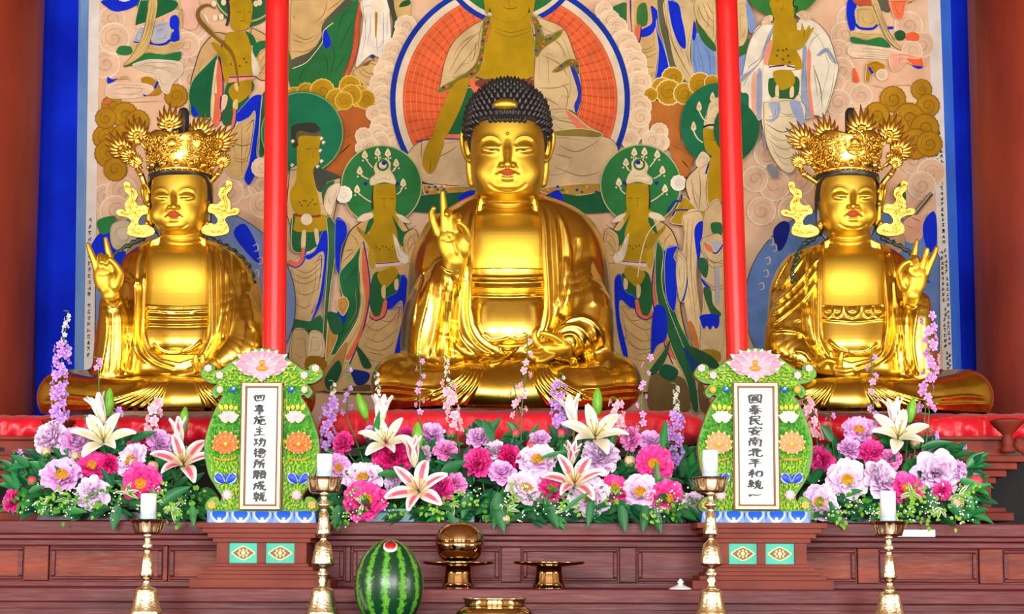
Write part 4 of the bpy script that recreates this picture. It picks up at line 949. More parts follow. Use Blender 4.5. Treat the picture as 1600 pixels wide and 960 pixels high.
def strip(fld, path, w, mat, name, parent, off=0.0):
    pts = fld.surf(smooth_curve([np.array(p, float) for p in path], 5), off)
    m = len(pts)
    b = MB(); b.tube(pts, [fld.s * w * (0.35 + 0.65 * math.sin(math.pi * (i + 0.5) / m)) for i in range(m)], 6)
    return b.build(name, mat, parent)
# ------------------------------------------------------------------ the three gilded statues
YS = 1.1
CAN = [185, 212, 232, 264, 272, 308, 327]
def face_map(lm):
    v = (lm[-1] - lm[0]) / 142.0
    def f(y):
        if y < CAN[0]: return lm[0] + (y - CAN[0]) * v
        if y > CAN[-1]: return lm[-1] + (y - CAN[-1]) * v
        return float(np.interp(y, CAN, lm))
    return f

def head_field(F, H, cx, lm, hw, dy, turn=0.0, jaw=1.0):
    """skull, features and ears; cx: middle of the face, hw: half width; turn shifts the features (px)"""
    u = hw / 58.0; vy = face_map(lm); v = (lm[-1] - lm[0]) / 142.0
    rows = [(331, 10, 30, 18), (329, 22, 38, 26), (324, 34, 45, 36), (314, 44.5, 52, 46), (300, 51, 56, 52), (280, 55, 58, 58), (255, 57.8, 58, 60), (230, 58.5, 58, 60), (205, 58.3, 56, 60), (188, 57, 53, 58), (170, 54, 48, 54), (150, 46, 40, 46), (136, 32, 28, 34)]
    rows = [(r[0], r[1] * (1 + (jaw - 1) * min(1, max(0, (r[0] - 240) / 50.0))), r[2], r[3]) for r in rows]
    F.loft([(vy(r[0]), cx - r[1] * u, cx + r[1] * u, r[2] * u, r[3] * u) for r in rows], dy0=dy - 18 * u, e=2.3, k=2, dyr=dy - 58 * u)
    X = lambda x: cx + x * u + turn
    D = lambda d: dy + d * u
    for sg in (-1, 1):
        F.ell(X(sg * 27), vy(270), D(-50), 24 * u * jaw, 19 * u, 27 * v, k=10 * u)
        F.ell(X(sg * 24.5), vy(233), D(-68.5), 17 * u, 9 * u, 9 * v, k=4 * u)
    F.ell(X(0), vy(275), D(-61), 25 * u, 14 * u, 17 * v, k=11 * u)
    F.ell(X(0), vy(301), D(-62), 19 * u, 15 * u, 13 * v, k=9 * u)
    F.chain([(X(0), vy(224), D(-72), 3.6 * u), (X(0), vy(236), D(-78), 5.4 * u), (X(0), vy(252), D(-83), 6.2 * u), (X(0), vy(259.5), D(-86), 6.6 * u)], k=5 * u)
    for sg in (-1, 1): F.ell(X(sg * 8.6), vy(261.5), D(-76), 4.6 * u, 6 * u, 3.8 * u, k=3.5 * u)
    # ears: flared rim and a long lobe
    for sg in (-1, 1):
        e = lambda x, y, d, r: (cx + sg * x * u, vy(y), dy + d * u, r * u)
        F.chain([e(58, 252, -14, 4), e(64, 247, -9, 4), e(70, 228, -4, 4.2), e(71, 212, -4, 4.2), e(67, 205, -8, 4.2), e(61, 208, -14, 4), e(57, 222, -16, 3.5)], k=2 * u, n=4)
        F.ell(cx + sg * 63 * u, vy(232), D(-2), 8 * u, 5 * u, 24 * v, k=3 * u)
        F.chain([e(60, 246, -10, 4.5), e(60, 262, -8, 5.4), e(57.5, 280, -6, 6.4), e(55, 294, -6, 7)], k=3 * u, n=3)
        H.stroke([(cx + sg * 64 * u, vy(213)), (cx + sg * 66 * u, vy(230)), (cx + sg * 61 * u, vy(248))], 2.4 * u, -2.2 * u)
    # drawn features
    for sg in (-1, 1):
        h = lambda *p: [(X(sg * x), vy(y)) for x, y in p]
        H.stroke(h((7, 240), (8, 226), (15, 216), (27, 211.5), (39, 215), (47, 222)), 3.2 * u, 0.8 * u)
        H.stroke(h((10, 228), (18, 220.5), (28, 219), (40, 223)), 3.6 * u, -1.3 * u)
        H.stroke(h((11, 236), (18, 234.4), (26, 234.8), (36, 233), (41, 231)), 1.5 * u, -2.4 * u)
        H.stroke(h((12, 243), (25, 246), (40, 241)), 4 * u, -0.5 * u)
        H.stroke(h((13, 258), (17, 264), (19, 272)), 3 * u, -0.6 * u)
        H.stroke(h((5, 264.5), (9, 266)), 2.0 * u, -0.7 * u, taper=0)
        H.stroke(h((15, 270), (18, 271.5)), 2.6 * u, -1.8 * u, taper=0)
    h = lambda *p: [(X(x), vy(y)) for x, y in p]
    H.stroke(h((-31, 292), (-20, 305), (0, 311), (20, 305), (31, 292)), 2.6 * u, -1.2 * u)
    H.stroke(h((-33, 296), (-20, 311), (0, 317), (20, 311), (33, 296)), 3.0 * u, 0.9 * u)
    H.stroke(h((-11, 282), (0, 284.5), (11, 282)), 3.2 * u, -1.8 * u)

def face_parts(F, body, cx, lm, hw, turn, lipmat, urna_mat):
    u = hw / 58.0; vy = face_map(lm)
    h = lambda *p: [(cx + turn + x * u, vy(y)) for x, y in p]
    lip = patch(F, h((-14.5, 270.3), (-7, 267.3), (-2.2, 266), (0, 266.8), (2.2, 266), (7, 267.3), (14.5, 270.3), (8.5, 275.6), (0, 278), (-8.5, 275.6)), 1.3 * u, lipmat, 'lips', body)
    lip['label'] = 'closed lips painted brick red'
    strip(F, h((-14, 270.8), (-6, 271.3), (0, 272), (6, 271.3), (14, 270.8)), 0.55 * u, M['line'], 'lip_line', body, 1.5 * u)
    for sg in (-1, 1):
        g = lambda *p: [(cx + turn + sg * x * u, vy(y)) for x, y in p]
        strip(F, g((9.5, 222), (14, 216), (21, 212.3), (30, 211.6), (38, 215), (46, 222.5)), 1.0 * u, M['line'], 'eyebrow', body, 0.5 * u)
        patch(F, g((13, 235.2), (20, 233.3), (28, 233.3), (36.5, 231.8), (33, 235.2), (26, 236.2), (18, 236.2)), 0.3 * u, M['eyewhite'], 'eye', body)
        strip(F, g((11.5, 236), (20, 233.3), (28, 233.2), (39, 230.8)), 0.85 * u, M['line'], 'eyelid_line', body, 0.2)
        patch(F, g((21, 233.2), (25, 233), (28.5, 233.2), (28, 235.6), (24.5, 236), (21.5, 235.6)), 0.5 * u, M['hair'], 'iris', body)
    p = F.surf(h((0, 209)))[0]
    b = MB(); b.ball(p, (3.0 * u * F.s, 2.0 * u * F.s, 3.0 * u * F.s), 12, 8)
    b.build('forehead_jewel', urna_mat, body)

def fingers(F, lst, k=1.6):
    for c in lst: F.chain(c, k=k, n=3)

# ============================================================ seated figure with the curled hair
def middle_statue():
    base = P(793, 640, YS)
    root = thing('buddha_statue', 'large gilded seated statue with black snail-curl hair and bare gold forehead', 'statue', base)
    H = Height(560, 1025, 100, 660, S(YS))
    # ---------------- skin: head, chest, hands, joined by the arms inside the robe
    F = Sculpt(YS, 618, 962, 100, 600, -215, 80, 1.15)
    LM = [185, 212, 232, 261.5, 270.5, 297, 310]
    head_field(F, H, 793, LM, 58, -14)
    F.loft([(286, 755, 832, 44, 40), (305, 753.5, 833, 45, 42), (320, 751, 836, 46, 44), (332, 750, 837, 48, 46), (344, 746, 841, 52, 48)], dy0=-14, e=2.1, k=3)
    F.loft([(336, 728, 860, 44, 40), (344, 714, 874, 60, 50), (354, 700, 890, 66, 55), (375, 690, 900, 79, 60), (410, 690, 900, 84, 60), (440, 692, 896, 84, 60), (480, 694, 892, 90, 62), (515, 696, 890, 96, 62), (550, 700, 886, 96, 62), (575, 705, 880, 88, 62)], dy0=-6, e=2.35, k=8)
    for y in (309, 318): H.stroke([(752, y - 1), (770, y + 4), (793, y + 6), (816, y + 4), (835, y - 1)], 1.8, -2.4, taper=0.05)
    # right arm of the figure (raised), hand palm out
    F.chain([(690, 420, 0, 30), (668, 500, -25, 26), (694, 455, -80, 22), (712, 408, -112, 18)], k=4, n=3)
    F.ell(710, 384, -116, 25, 13, 27, k=6, rot=-8)
    F.ell(697, 374, -116, 14, 11, 20, k=4)
    F.ell(724, 383, -123, 12, 11, 20, k=4, rot=-10)
    H.stroke([(701, 366), (708, 378), (716, 400)], 2.0, -1.6)
    H.stroke([(688, 372), (700, 377), (711, 374)], 1.6, -1.3)
    fingers(F, [[(685, 366, -116, 7), (677, 346, -119, 5.8), (675, 334, -123, 5), (677.5, 326, -127, 4)],
                [(695, 358, -119, 7), (694, 334, -123, 6), (692.5, 315, -124, 5.2), (691.5, 301, -125, 3.8)],
                [(704, 358, -119, 7), (703, 338, -125, 6), (699.5, 329, -133, 5), (697.5, 335, -140, 4.2)],
                [(713, 362, -119, 7), (712, 342, -128, 5.8), (716, 338, -138, 5), (717.5, 344, -144, 4.2)],
                [(729, 384, -122, 8.5), (730, 366, -132, 7), (724, 354, -140, 5.6), (718, 349, -144, 4.6)]])
    # left arm of the figure, hand resting in the lap
    F.chain([(890, 420, 0, 30), (925, 500, -25, 28), (905, 530, -85, 22), (885, 545, -118, 16)], k=4, n=3)
    F.ell(868, 546, -130, 27, 17, 13, k=5, rot=-12)
    F.ell(856, 545, -137, 18, 14, 12, k=4)
    fingers(F, [[(848, 546, -140, 6.5), (838, 536, -148, 5.4), (835, 524, -150, 4.4), (836.5, 517, -149, 3.6)],
                [(852, 550, -142, 6.5), (836, 552, -154, 5.6), (828, 550, -160, 4.8), (823, 546, -160, 4)],
                [(856, 553, -142, 6.5), (842, 559, -154, 5.4), (833, 558, -161, 4.6), (829, 555, -162, 3.8)],
                [(862, 556, -142, 6), (848, 563, -153, 5), (840, 564, -158, 4.2)],
                [(880, 538, -138, 6.5), (866, 527, -148, 5.6), (853, 522, -152, 4.8), (846, 521, -152, 4)]])
    F.emboss(H)
    body = mesh_obj('body', F.mesh('body'), M['gold_matte'], root)
    face_parts(F, body, 793, LM, 58, 0, M['lip'], M['gold_ring'])
    # ---------------- inner garment: sash and belly cloth
    G = Sculpt(YS, 700, 890, 410, 600, -130, 0, 1.3)
    G.loft([(431, 694, 894, 87.5, 60), (440, 694, 894, 87.5, 60), (462, 694, 893, 89, 62), (480, 694, 892, 94, 62), (515, 696, 890, 102, 62), (540, 700, 886, 101, 62), (556, 704, 880, 92, 62)], dy0=-6, e=2.35)
    K = Height(690, 900, 400, 620, S(YS))
    for y, w, a in ((433, 2.2, 3.0), (449, 2.2, 2.6), (458, 2.2, 2.6)): K.stroke([(720, y), (760, y + 1.5), (795, y + 2), (830, y + 1), (870, y - 1)], w, a, taper=0)
    for y, a in ((441, -1.6), (453.5, -1.6), (464, -1.4)): K.stroke([(720, y), (795, y + 2), (870, y - 1)], 2.4, a, taper=0)
    K.stroke([(748, 520), (765, 533), (782, 532), (800, 527)], 2.2, 2.4); K.stroke([(800, 527), (812, 531), (838, 520)], 2.2, 2.0)
    K.stroke([(755, 470), (752, 500), (760, 525)], 5, 1.6); K.stroke([(834, 470), (838, 500), (828, 525)], 5, 1.6)
    G.emboss(K)
    mesh_obj('inner_garment', G.mesh('inner_garment'), M['gold'], root)
    # ---------------- outer robe with both sleeves and the crossed legs
    R = Sculpt(YS, 572, 1012, 296, 648, -215, 110, 1.55)
    L = Height(560, 1025, 280, 660, S(YS))
    R.loft([(301, 752, 834, 30, 46), (308, 738, 848, 44, 54), (318, 717, 880, 62, 58), (330, 698, 905, 74, 62), (346, 672, 925, 84, 66), (366, 658, 938, 91, 70), (396, 645, 948, 96, 74), (430, 638, 953, 99, 76), (470, 635, 956, 102, 80), (510, 636, 956, 104, 84), (545, 642, 950, 104, 88), (580, 646, 948, 104, 90)], dy0=-4, e=2.3, k=6)
    R.chain([(706, 420, -98, 21), (688, 452, -100, 27), (672, 500, -92, 31), (668, 545, -86, 32), (672, 575, -84, 30)], k=14, n=3)
    R.chain([(690, 424, -92, 17), (655, 480, -70, 22), (650, 540, -60, 24)], k=12, n=3)
    R.chain([(905, 440, -70, 26), (918, 480, -82, 38), (915, 512, -92, 38), (900, 524, -108, 33), (890, 530, -114, 28)], k=14, n=3)
    R.chain([(932, 520, -84, 26), (935, 560, -88, 22), (915, 582, -100, 18)], k=10, n=3)
    R.ell(868, 546, -138, 26, 24, 13, k=1, rot=-12, sub=True)      # hollow of the cuff
    # crossed legs
    for sg in (-1, 1):
        x = lambda q: 791 + sg * q
        R.chain([(x(60), 585, -20, 34), (x(120), 590, -50, 40), (x(163), 599, -78, 43)], k=10, n=3)
        R.chain([(x(165), 600, -80, 43), (x(120), 606, -135, 37), (x(60), 612, -160, 33), (x(10), 616, -165, 30)], k=14, n=3)
    R.ell(792, 605, -150, 78, 34, 40, k=14)
    R.ell(792, 590, -90, 110, 60, 32, k=10)
    R.clip_below(646, -60)
    # neckline and the open front (bare chest between the lapels)
    op = [(752, 290), (747, 322), (743, 350), (741, 400), (738, 440), (737, 480), (742, 506), (753, 525), (770, 538), (792, 543), (815, 540), (833, 528), (844, 510), (849, 480), (849, 440), (846, 400), (845, 350), (839, 322), (834, 290)]
    ds = L.poly_dist(op)
    # lapel edges and folds
    for s_, q in ((-1, [(742, 324), (736, 360), (733, 400), (731, 450), (730, 490), (737, 520), (753, 541), (775, 553)]), (1, [(848, 324), (853, 360), (855, 400), (858, 450), (858, 490), (852, 516), (838, 536), (818, 550)])):
        L.stroke(q, 2.2, 2.2, taper=0.05)
        L.stroke([(p[0] + s_ * 7, p[1] + 1) for p in q], 2.4, -2.0, taper=0.05)
        L.stroke([(p[0] + s_ * 15, p[1] + 2) for p in q[:-1]], 3.2, 1.8, taper=0.1)
        L.stroke([(p[0] + s_ * 24, p[1] + 3) for p in q[:-2]], 3.0, -1.6)
    folds = [
        # robe over the figure's left shoulder and sleeve
        ([(862, 320), (880, 345), (890, 380), (893, 420), (884, 470), (872, 510)], 4, 3.0, 1), ([(866, 330), (872, 380), (874, 430), (868, 480), (855, 520)], 3.4, 2.6, 1),
        ([(905, 370), (898, 410), (906, 460), (900, 490)], 6, -4.0, 0), ([(925, 400), (922, 440), (930, 480)], 6, 3.0, 0), ([(885, 400), (880, 440), (868, 480)], 4, 3, 0),
        ([(870, 512), (885, 500), (905, 494), (925, 500), (940, 520), (944, 545)], 3.0, 4.5, 1), ([(864, 523), (880, 511), (900, 508), (917, 520), (926, 545), (930, 570)], 3.0, 3.4, 1),
        ([(868, 531), (882, 522), (897, 522), (908, 535), (916, 560), (920, 580)], 2.4, 3.0, 1), ([(872, 538), (885, 534), (895, 540), (902, 560), (906, 580)], 2.2, 2.4, 1),
        # raised arm sleeve
        ([(688, 412), (700, 422), (716, 423), (730, 412)], 2.6, 3.6, 0), ([(690, 425), (690, 460), (682, 510), (668, 565)], 3.4, 5.0, 1), ([(676, 425), (668, 470), (656, 520), (652, 565)], 4, 3.6, 1),
        ([(662, 420), (652, 460), (645, 510)], 4.5, 3.0, 1), ([(705, 426), (706, 470), (700, 530), (696, 570)], 3.6, 3.8, -1), ([(722, 420), (720, 460), (716, 510), (720, 545)], 4, 3.0, -1), ([(698, 440), (694, 500), (684, 560)], 4, -4.0, 0), ([(712, 440), (711, 500), (708, 550)], 4, -3.2, 0),
        ([(672, 372), (664, 400), (660, 430)], 5, 1.6, 0),
        # lower front of the robe
        ([(712, 500), (722, 530), (745, 552), (775, 562)], 3.0, 3.0, 1), ([(700, 520), (712, 545), (735, 562)], 3.2, 2.6, 1), ([(800, 556), (790, 552), (782, 545), (790, 530)], 2.4, 3.0, 0), ([(812, 540), (800, 553), (780, 566), (760, 572)], 2.4, 3.4, 1), ([(858, 510), (846, 540), (822, 560), (790, 570)], 3.0, 3.0, -1),
        # bands over the knees
        ([(580, 603), (610, 601), (650, 606), (690, 607)], 2.6, 3.6, 1), ([(580, 612), (610, 612), (650, 616), (690, 616)], 2.4, 3.2, 1), ([(582, 622), (610, 624), (650, 626), (684, 625)], 2.6, 3.0, 1), ([(620, 562), (640, 570), (660, 590)], 4, -1.4, 0), ([(640, 580), (700, 578), (735, 566)], 3.4, 2.0, 1),
        ([(1003, 603), (975, 601), (935, 606), (900, 606)], 2.6, 3.6, -1), ([(1003, 612), (975, 612), (935, 616), (895, 615)], 2.4, 3.2, -1), ([(1001, 622), (975, 624), (935, 626), (890, 624)], 2.6, 3.0, -1), ([(860, 562), (900, 574), (950, 572)], 3.4, 2.0, 1),
    ]
    # fan of folds between the knees
    for k in range(6):
        t = k / 5.0
        folds.append(([(735 + 16 * t, 562 + 2 * t), (716 + 34 * t, 590 + 4 * t), (668 + 62 * t, 618 + 8 * t), (618 + 96 * t, 634 + 6 * t)], 3.2, 4.2, 1))
        folds.append(([(852 - 16 * t, 562 + 2 * t), (868 - 34 * t, 590 + 4 * t), (915 - 62 * t, 618 + 8 * t), (965 - 96 * t, 634 + 6 * t)], 3.2, 4.2, -1))
    for f in folds: L.stroke(f[0], f[1], f[2], f[3])
    R.emboss(L)
    R.cut(L, ds, -30, k=2.0)
    o = mesh_obj('robe', R.mesh('robe'), M['gold'], root)
    # ---------------- hair with rows of curls, crown knob and half-moon jewel
    Q = Sculpt(YS, 715, 870, 105, 245, -110, 70, 1.6)
    Q.loft([(238, 734, 852, 20, 58), (222, 730, 856, 30, 64), (205, 729, 857, 46, 66), (188, 730, 856, 60, 68), (170, 733, 853, 58, 66), (154, 741, 846, 52, 60), (140, 755, 831, 40, 48), (130, 770, 817, 26, 34), (125, 784, 803, 12, 18)], dy0=-30, e=2.1, dyr=-50)
    hs = []
    ctr = Q.c(793, 215, -28)
    rng = random.Random(4)
    row = 0
    for e in np.arange(-8, 90, 7.2):
        ce = math.cos(math.radians(e))
        na = max(1, int(round(2 * math.pi * 66 * ce / 8.2)))
        for i in range(na):
            a = 2 * math.pi * (i + 0.5 * (row % 2)) / na
            d = np.array([ce * math.sin(a), -ce * math.cos(a), math.sin(math.radians(e))])
            if d[1] > 0.45: continue
            ts = np.arange(0.02, 0.40, 0.004)
            v = Q.value(ctr + ts[:, None] * d)
            k = np.nonzero(v > 0)[0]
            if not len(k): continue
            p = ctr + ts[k[0]] * d
            qx, qy = proj(*p)
            hl = 190 + 26 * max(0.0, (abs(qx - 793) - 40) / 22.0) ** 1.6
            if qy > hl and d[1] < 0.1: continue
            hs.append((p, d))
        row += 1
    # trim the hair where the face is
    T = Height(700, 890, 90, 260, S(YS))
    face = T.poly_dist([(737, 262), (738, 222), (742, 204), (750, 192), (766, 187), (793, 185.5), (820, 187), (836, 192), (845, 204), (849, 222), (850, 262)])
    Q.cut(T, face, -14, k=1.5)
    hair = mesh_obj('hair', Q.mesh('hair'), M['hair'], root)
    b = MB()
    s = F.s
    for p, d in hs:
        up = np.array([0, 0, 1.0]); a = np.cross(d, up); a /= np.linalg.norm(a) + 1e-9; c = np.cross(a, d)
        prof = [(4.1, -1.5), (4.2, 1.0), (3.5, 3.2), (2.9, 3.6), (2.3, 5.6), (1.7, 6.0), (0.9, 7.6), (0.0, 8.0)]
        vs_, fs_ = [], []
        n = 8
        for r, z in prof:
            for i in range(n):
                w = 2 * math.pi * i / n
                vs_.append(p + s * (r * (math.cos(w) * a + math.sin(w) * c) + z * (d * 0.93 + up * 0.25)))
        for k in range(len(prof) - 1):
            for i in range(n):
                j = (i + 1) % n
                fs_.append((k * n + i, k * n + j, (k + 1) * n + j, (k + 1) * n + i))
        b.add(vs_, fs_)
    b.build('hair_curls', M['hair'], hair)['kind'] = 'stuff'
    b = MB()
    p = Q.c(790, 164, -88)
    b.ball(p, (21 * s, 12 * s, 10 * s), 20, 12)
    b.build('hair_jewel', M['gold_matte'], root)['label'] = 'gold half-moon jewel set in the curls'
    b = MB(); b.ball(Q.c(794, 128, -32), (10 * s, 10 * s, 8 * s), 16, 10)
    b.build('topknot_jewel', M['gold_matte'], root)
    return root
M['gold_ring'] = plain('forehead_ring', srgb(196, 128, 60), rough=0.3, metal=0.8)
middle_statue()

# ============================================================ crowned figures at either side
def flame_leaf(b, c, size, lean, s, n=11, back=0.0, jewel=True):
    """a fan of pointed flames round a jewel; c centre point, size in px, lean = fan axis angle (degrees from up, clockwise)"""
    c = np.asarray(c)
    ax = np.array([math.sin(math.radians(lean)), 0, math.cos(math.radians(lean))])
    sd = np.array([math.cos(math.radians(lean)), 0, -math.sin(math.radians(lean))])
    for k in range(n):
        t = (k - (n - 1) / 2) / ((n - 1) / 2)
        L = size * (1.42 - 0.72 * abs(t) ** 1.2)
        root = c + s * size * (0.30 * math.sin(t * 1.75) * sd + (0.34 * math.cos(t * 1.75) - 0.05) * ax)
        a = t * math.radians(62)
        pts, rad = [], []
        for q in range(7):
            w = q / 6
            an = a * (1 - 0.62 * w) + 0.35 * t * math.sin(math.pi * w)
            d = math.sin(an) * sd + math.cos(an) * ax
            if q == 0: p = root
            else: p = p + s * (L / 6) * d * 0.86
            pts.append(p + s * np.array([0, back * w * w - 2.0 * math.sin(math.pi * w), 0])); rad.append(s * size * 0.19 * (1 - 0.92 * w ** 1.5) + 1e-4)
        b.tube(pts, rad, 6)
    b.ball(c + np.array([0, 0.5 * s, 0]), (size * 0.34 * s, size * 0.16 * s, size * 0.5 * s), 16, 8)
    if jewel:
        b.ball(c + np.array([0, -size * 0.10 * s, 0]), (size * 0.17 * s, size * 0.13 * s, size * 0.17 * s), 14, 8)
        ring = [c + np.array([size * 0.25 * s * math.cos(q), -size * 0.09 * s, size * 0.27 * s * math.sin(q)]) for q in np.linspace(0, 2 * math.pi, 17)]
        b.tube(ring, size * 0.045 * s, 6, cap=False)

def relief(outline, holes, s, Y, thick, name, parent, mat, curl=()):
    """a cut-out ornament: outline in photo px extruded with a rounded face; curl: ridge lines on its face"""
    cu = bpy.data.curves.new(name, 'CURVE'); cu.dimensions = '2D'; cu.fill_mode = 'BOTH'
    cu.extrude = thick * s * 0.5; cu.bevel_depth = 0.9 * s; cu.bevel_resolution = 2
    o0 = P(outline[0][0], outline[0][1], Y)
    for lp in [outline] + list(holes):
        sm = smooth_curve([np.array(p, float) for p in lp], 5, True)
        sp = cu.splines.new('POLY'); sp.points.add(len(sm) - 1); sp.use_cyclic_u = True
        for i, q in enumerate(sm):
            w = P(q[0], q[1], Y) - o0
            sp.points[i].co = (w[0], w[2], 0, 1)
    tmp = bpy.data.objects.new('tmp', cu); COL.objects.link(tmp)
    dg = bpy.context.evaluated_depsgraph_get()
    me = bpy.data.meshes.new_from_object(tmp.evaluated_get(dg))
    bpy.data.objects.remove(tmp); bpy.data.curves.remove(cu)
    me.transform(Matrix.Translation(Vector(o0)) @ Matrix.Rotation(math.pi / 2, 4, 'X'))
    b = MB()
    b.add([v.co[:] for v in me.vertices], [p.vertices[:] for p in me.polygons], smooth=False)
    bpy.data.meshes.remove(me)
    for c in curl:
        sm = smooth_curve([np.array(p, float) for p in c], 5)
        b.tube([P(q[0], q[1], Y - (thick * 0.5 + 1.0) * s) for q in sm], [s * 1.7 * (1.15 - 0.7 * i / len(sm)) for i in range(len(sm))], 6)
    return b.build(name, mat, parent)

STREAMER = [(195, 286), (203, 286), (204, 294), (212, 297), (215, 306), (211, 315), (217, 322), (228, 322), (231, 333), (222, 337), (216, 346), (219, 353), (229, 352), (240, 358), (240, 366), (226, 371), (212, 370), (201, 366), (200, 357), (206, 346), (199, 340), (186, 337), (183, 330), (191, 328), (197, 331), (197, 318), (203, 307), (196, 298)]
STREAMER_CURLS = [[(197, 291), (206, 299), (206, 312), (202, 326), (212, 334), (208, 348), (205, 360), (214, 366), (232, 362)], [(189, 332), (200, 335), (212, 330), (226, 328)], [(210, 303), (208, 316), (205, 328), (216, 336)], [(212, 352), (210, 361), (224, 366)]]

def side_statue(mir, label):
    """mir False: the figure at the blue hanging's near end (photo x as measured); True: its mirror twin at the other end"""
    mx = (lambda x: 1610 - x) if mir else (lambda x: x)
    sg = -1 if mir else 1
    def mp(pts): return [(mx(p[0]),) + tuple(p[1:]) for p in pts]
    def mrow(rows): return [(r[0],) + ((mx(r[2]), mx(r[1])) if mir else (r[1], r[2])) + tuple(r[3:]) for r in rows]
    cx = 1329 if mir else 276.5
    turn = 4 if mir else -5
    lm = [271, 293, 307, 325.5, 337, 356, 365.5] if mir else [272, 294, 308, 326.5, 338, 357, 366.5]
    base = P(mx(276), 645, YS)
    root = thing('crowned_statue', label, 'statue', base)
    x0, x1 = (1180, 1560) if mir else (50, 430)
    s = S(YS)
    H = Height(x0 - 10, x1 + 70, 150, 670, s)
    def stroke(Ht, pts, w, a, side=0, **k): Ht.stroke(mp(pts), w, a, side * sg, **k)
    # ---------------- skin
    F = Sculpt(YS, x0 + 40 if mir else 120, 1480 if mir else 420, 235, 600, -200, 75, 1.1)
    head_field(F, H, cx, lm, 44, -10, turn, 0.9)
    F.loft(mrow([(350, 252, 317, 36, 32), (366, 251, 318, 38, 34), (382, 249, 320, 40, 36), (396, 246, 323, 44, 40)]), dy0=-10, e=2.1, k=3)
    F.loft(mrow([(390, 232, 334, 36, 34), (397, 218, 348, 52, 44), (408, 208, 364, 66, 52), (430, 200, 372, 74, 56), (470, 198, 376, 78, 58), (510, 198, 378, 86, 60), (545, 202, 376, 90, 60), (585, 205, 372, 84, 60)]), dy0=-4, e=2.35, k=7)
    for y in (371, 379): stroke(H, [(250, y - 1), (265, y + 3), (285, y + 5), (305, y + 3), (320, y - 1)], 1.6, -2.0, taper=0.05)
    if not mir:
        F.chain([(225, 460, 0, 24), (190, 540, -20, 22), (178, 500, -65, 18), (173, 462, -92, 14)], k=4, n=3)
        F.ell(167, 436, -96, 20, 10, 24, k=5, rot=-10)
        F.ell(159, 430, -97, 12, 9, 18, k=4, rot=-12); F.ell(179, 441, -101, 10, 9, 16, k=4, rot=-5)
        H.stroke([(170, 420), (177, 433), (178, 450)], 1.8, -1.4); H.stroke([(152, 428), (162, 430), (172, 426)], 1.4, -1.0)
        fingers(F, [[(152, 424, -97, 6), (147, 407, -99, 5.2), (141, 392, -100, 4.4), (137.5, 382, -100, 3.2)],
                    [(159, 420, -98, 6), (157, 403, -104, 5.4), (157, 401, -112, 4.8), (159, 410, -117, 4.2)],
                    [(167, 420, -98, 6), (165, 405, -104, 5.4), (165, 403, -112, 4.8), (166, 412, -117, 4.2)],
                    [(176, 424, -99, 6), (172, 404, -102, 5.4), (168, 388, -104, 4.6), (165, 373, -104, 3.2)],
                    [(184, 444, -102, 7), (188, 428, -108, 6), (180, 414, -114, 5), (172, 406, -118, 4.2)]], k=1.4)
        F.chain([(345, 460, 0, 24), (385, 535, -25, 24), (360, 560, -80, 18), (335, 572, -104, 13)], k=4, n=3)
        F.ell(316, 580, -112, 26, 13, 10, k=4)
        fingers(F, [[(308, 578, -122, 5.5), (306, 566, -128, 4.8), (306, 556, -130, 3.4)], [(318, 577, -122, 5.5), (317, 566, -128, 4.8), (317, 556, -130, 3.4)],
                    [(302, 582, -122, 5.5), (288, 586, -130, 4.8), (278, 588, -132, 4)], [(300, 586, -122, 5.5), (287, 592, -128, 4.8), (279, 594, -130, 4)], [(328, 582, -122, 6), (312, 590, -132, 5), (300, 592, -136, 4)]], k=1.4)
    else:
        F.chain([(1385, 460, 0, 24), (1418, 540, -20, 22), (1426, 500, -65, 18), (1425, 462, -92, 14)], k=4, n=3)
        F.ell(1427, 438, -96, 21, 10, 24, k=5, rot=12)
        F.ell(1436, 430, -97, 12, 9, 18, k=4, rot=14); F.ell(1413, 440, -101, 10, 9, 16, k=4, rot=8)
        H.stroke([(1419, 420), (1412, 434), (1416, 452)], 1.8, -1.4); H.stroke([(1442, 430), (1432, 432), (1422, 427)], 1.4, -1.0)
        fingers(F, [[(1446, 428, -97, 6), (1453, 412, -99, 5.2), (1459, 399, -100, 4.4), (1463, 388, -100, 3.4)],
                    [(1439, 422, -98, 6), (1444, 407, -102, 5.4), (1447, 397, -106, 4.8), (1448.5, 390, -108, 3.8)],
                    [(1431, 420, -98, 6), (1430, 406, -104, 5.4), (1427, 406, -112, 4.8), (1424, 414, -116, 4.2)],
                    [(1422, 422, -99, 6), (1427, 404, -102, 5.4), (1430, 390, -104, 4.4), (1432.5, 377, -104, 3.2)],
                    [(1409, 442, -102, 7), (1405, 426, -108, 6), (1412, 414, -114, 5), (1421, 409, -117, 4.2)]], k=1.4)
        F.chain([(1265, 460, 0, 24), (1225, 530, -25, 24), (1252, 556, -80, 18), (1274, 566, -104, 13)], k=4, n=3)
        F.ell(1292, 575, -112, 28, 13, 11, k=4, rot=8)
        fingers(F, [[(1300, 572, -122, 5.5), (1300, 562, -128, 4.8), (1298, 552, -130, 3.4)], [(1311, 574, -122, 5.5), (1313, 562, -128, 4.8), (1315, 552, -130, 3.4)],
                    [(1306, 578, -122, 5.5), (1320, 580, -130, 4.8), (1330, 578, -132, 4)], [(1308, 583, -122, 5.5), (1322, 586, -128, 4.8), (1331, 585, -130, 4)], [(1282, 572, -122, 6), (1292, 564, -130, 5), (1303, 566, -134, 4)]], k=1.4)
    F.emboss(H)
    body = mesh_obj('body', F.mesh('body'), M['gold_matte'], root)
    face_parts(F, body, cx, lm, 44.5, turn, M['lip'], M['pearl'])
    # ---------------- sash and belly cloth
    G = Sculpt(YS, mx(345) if mir else 205, mx(205) if mir else 345, 460, 610, -120, 0, 1.3)
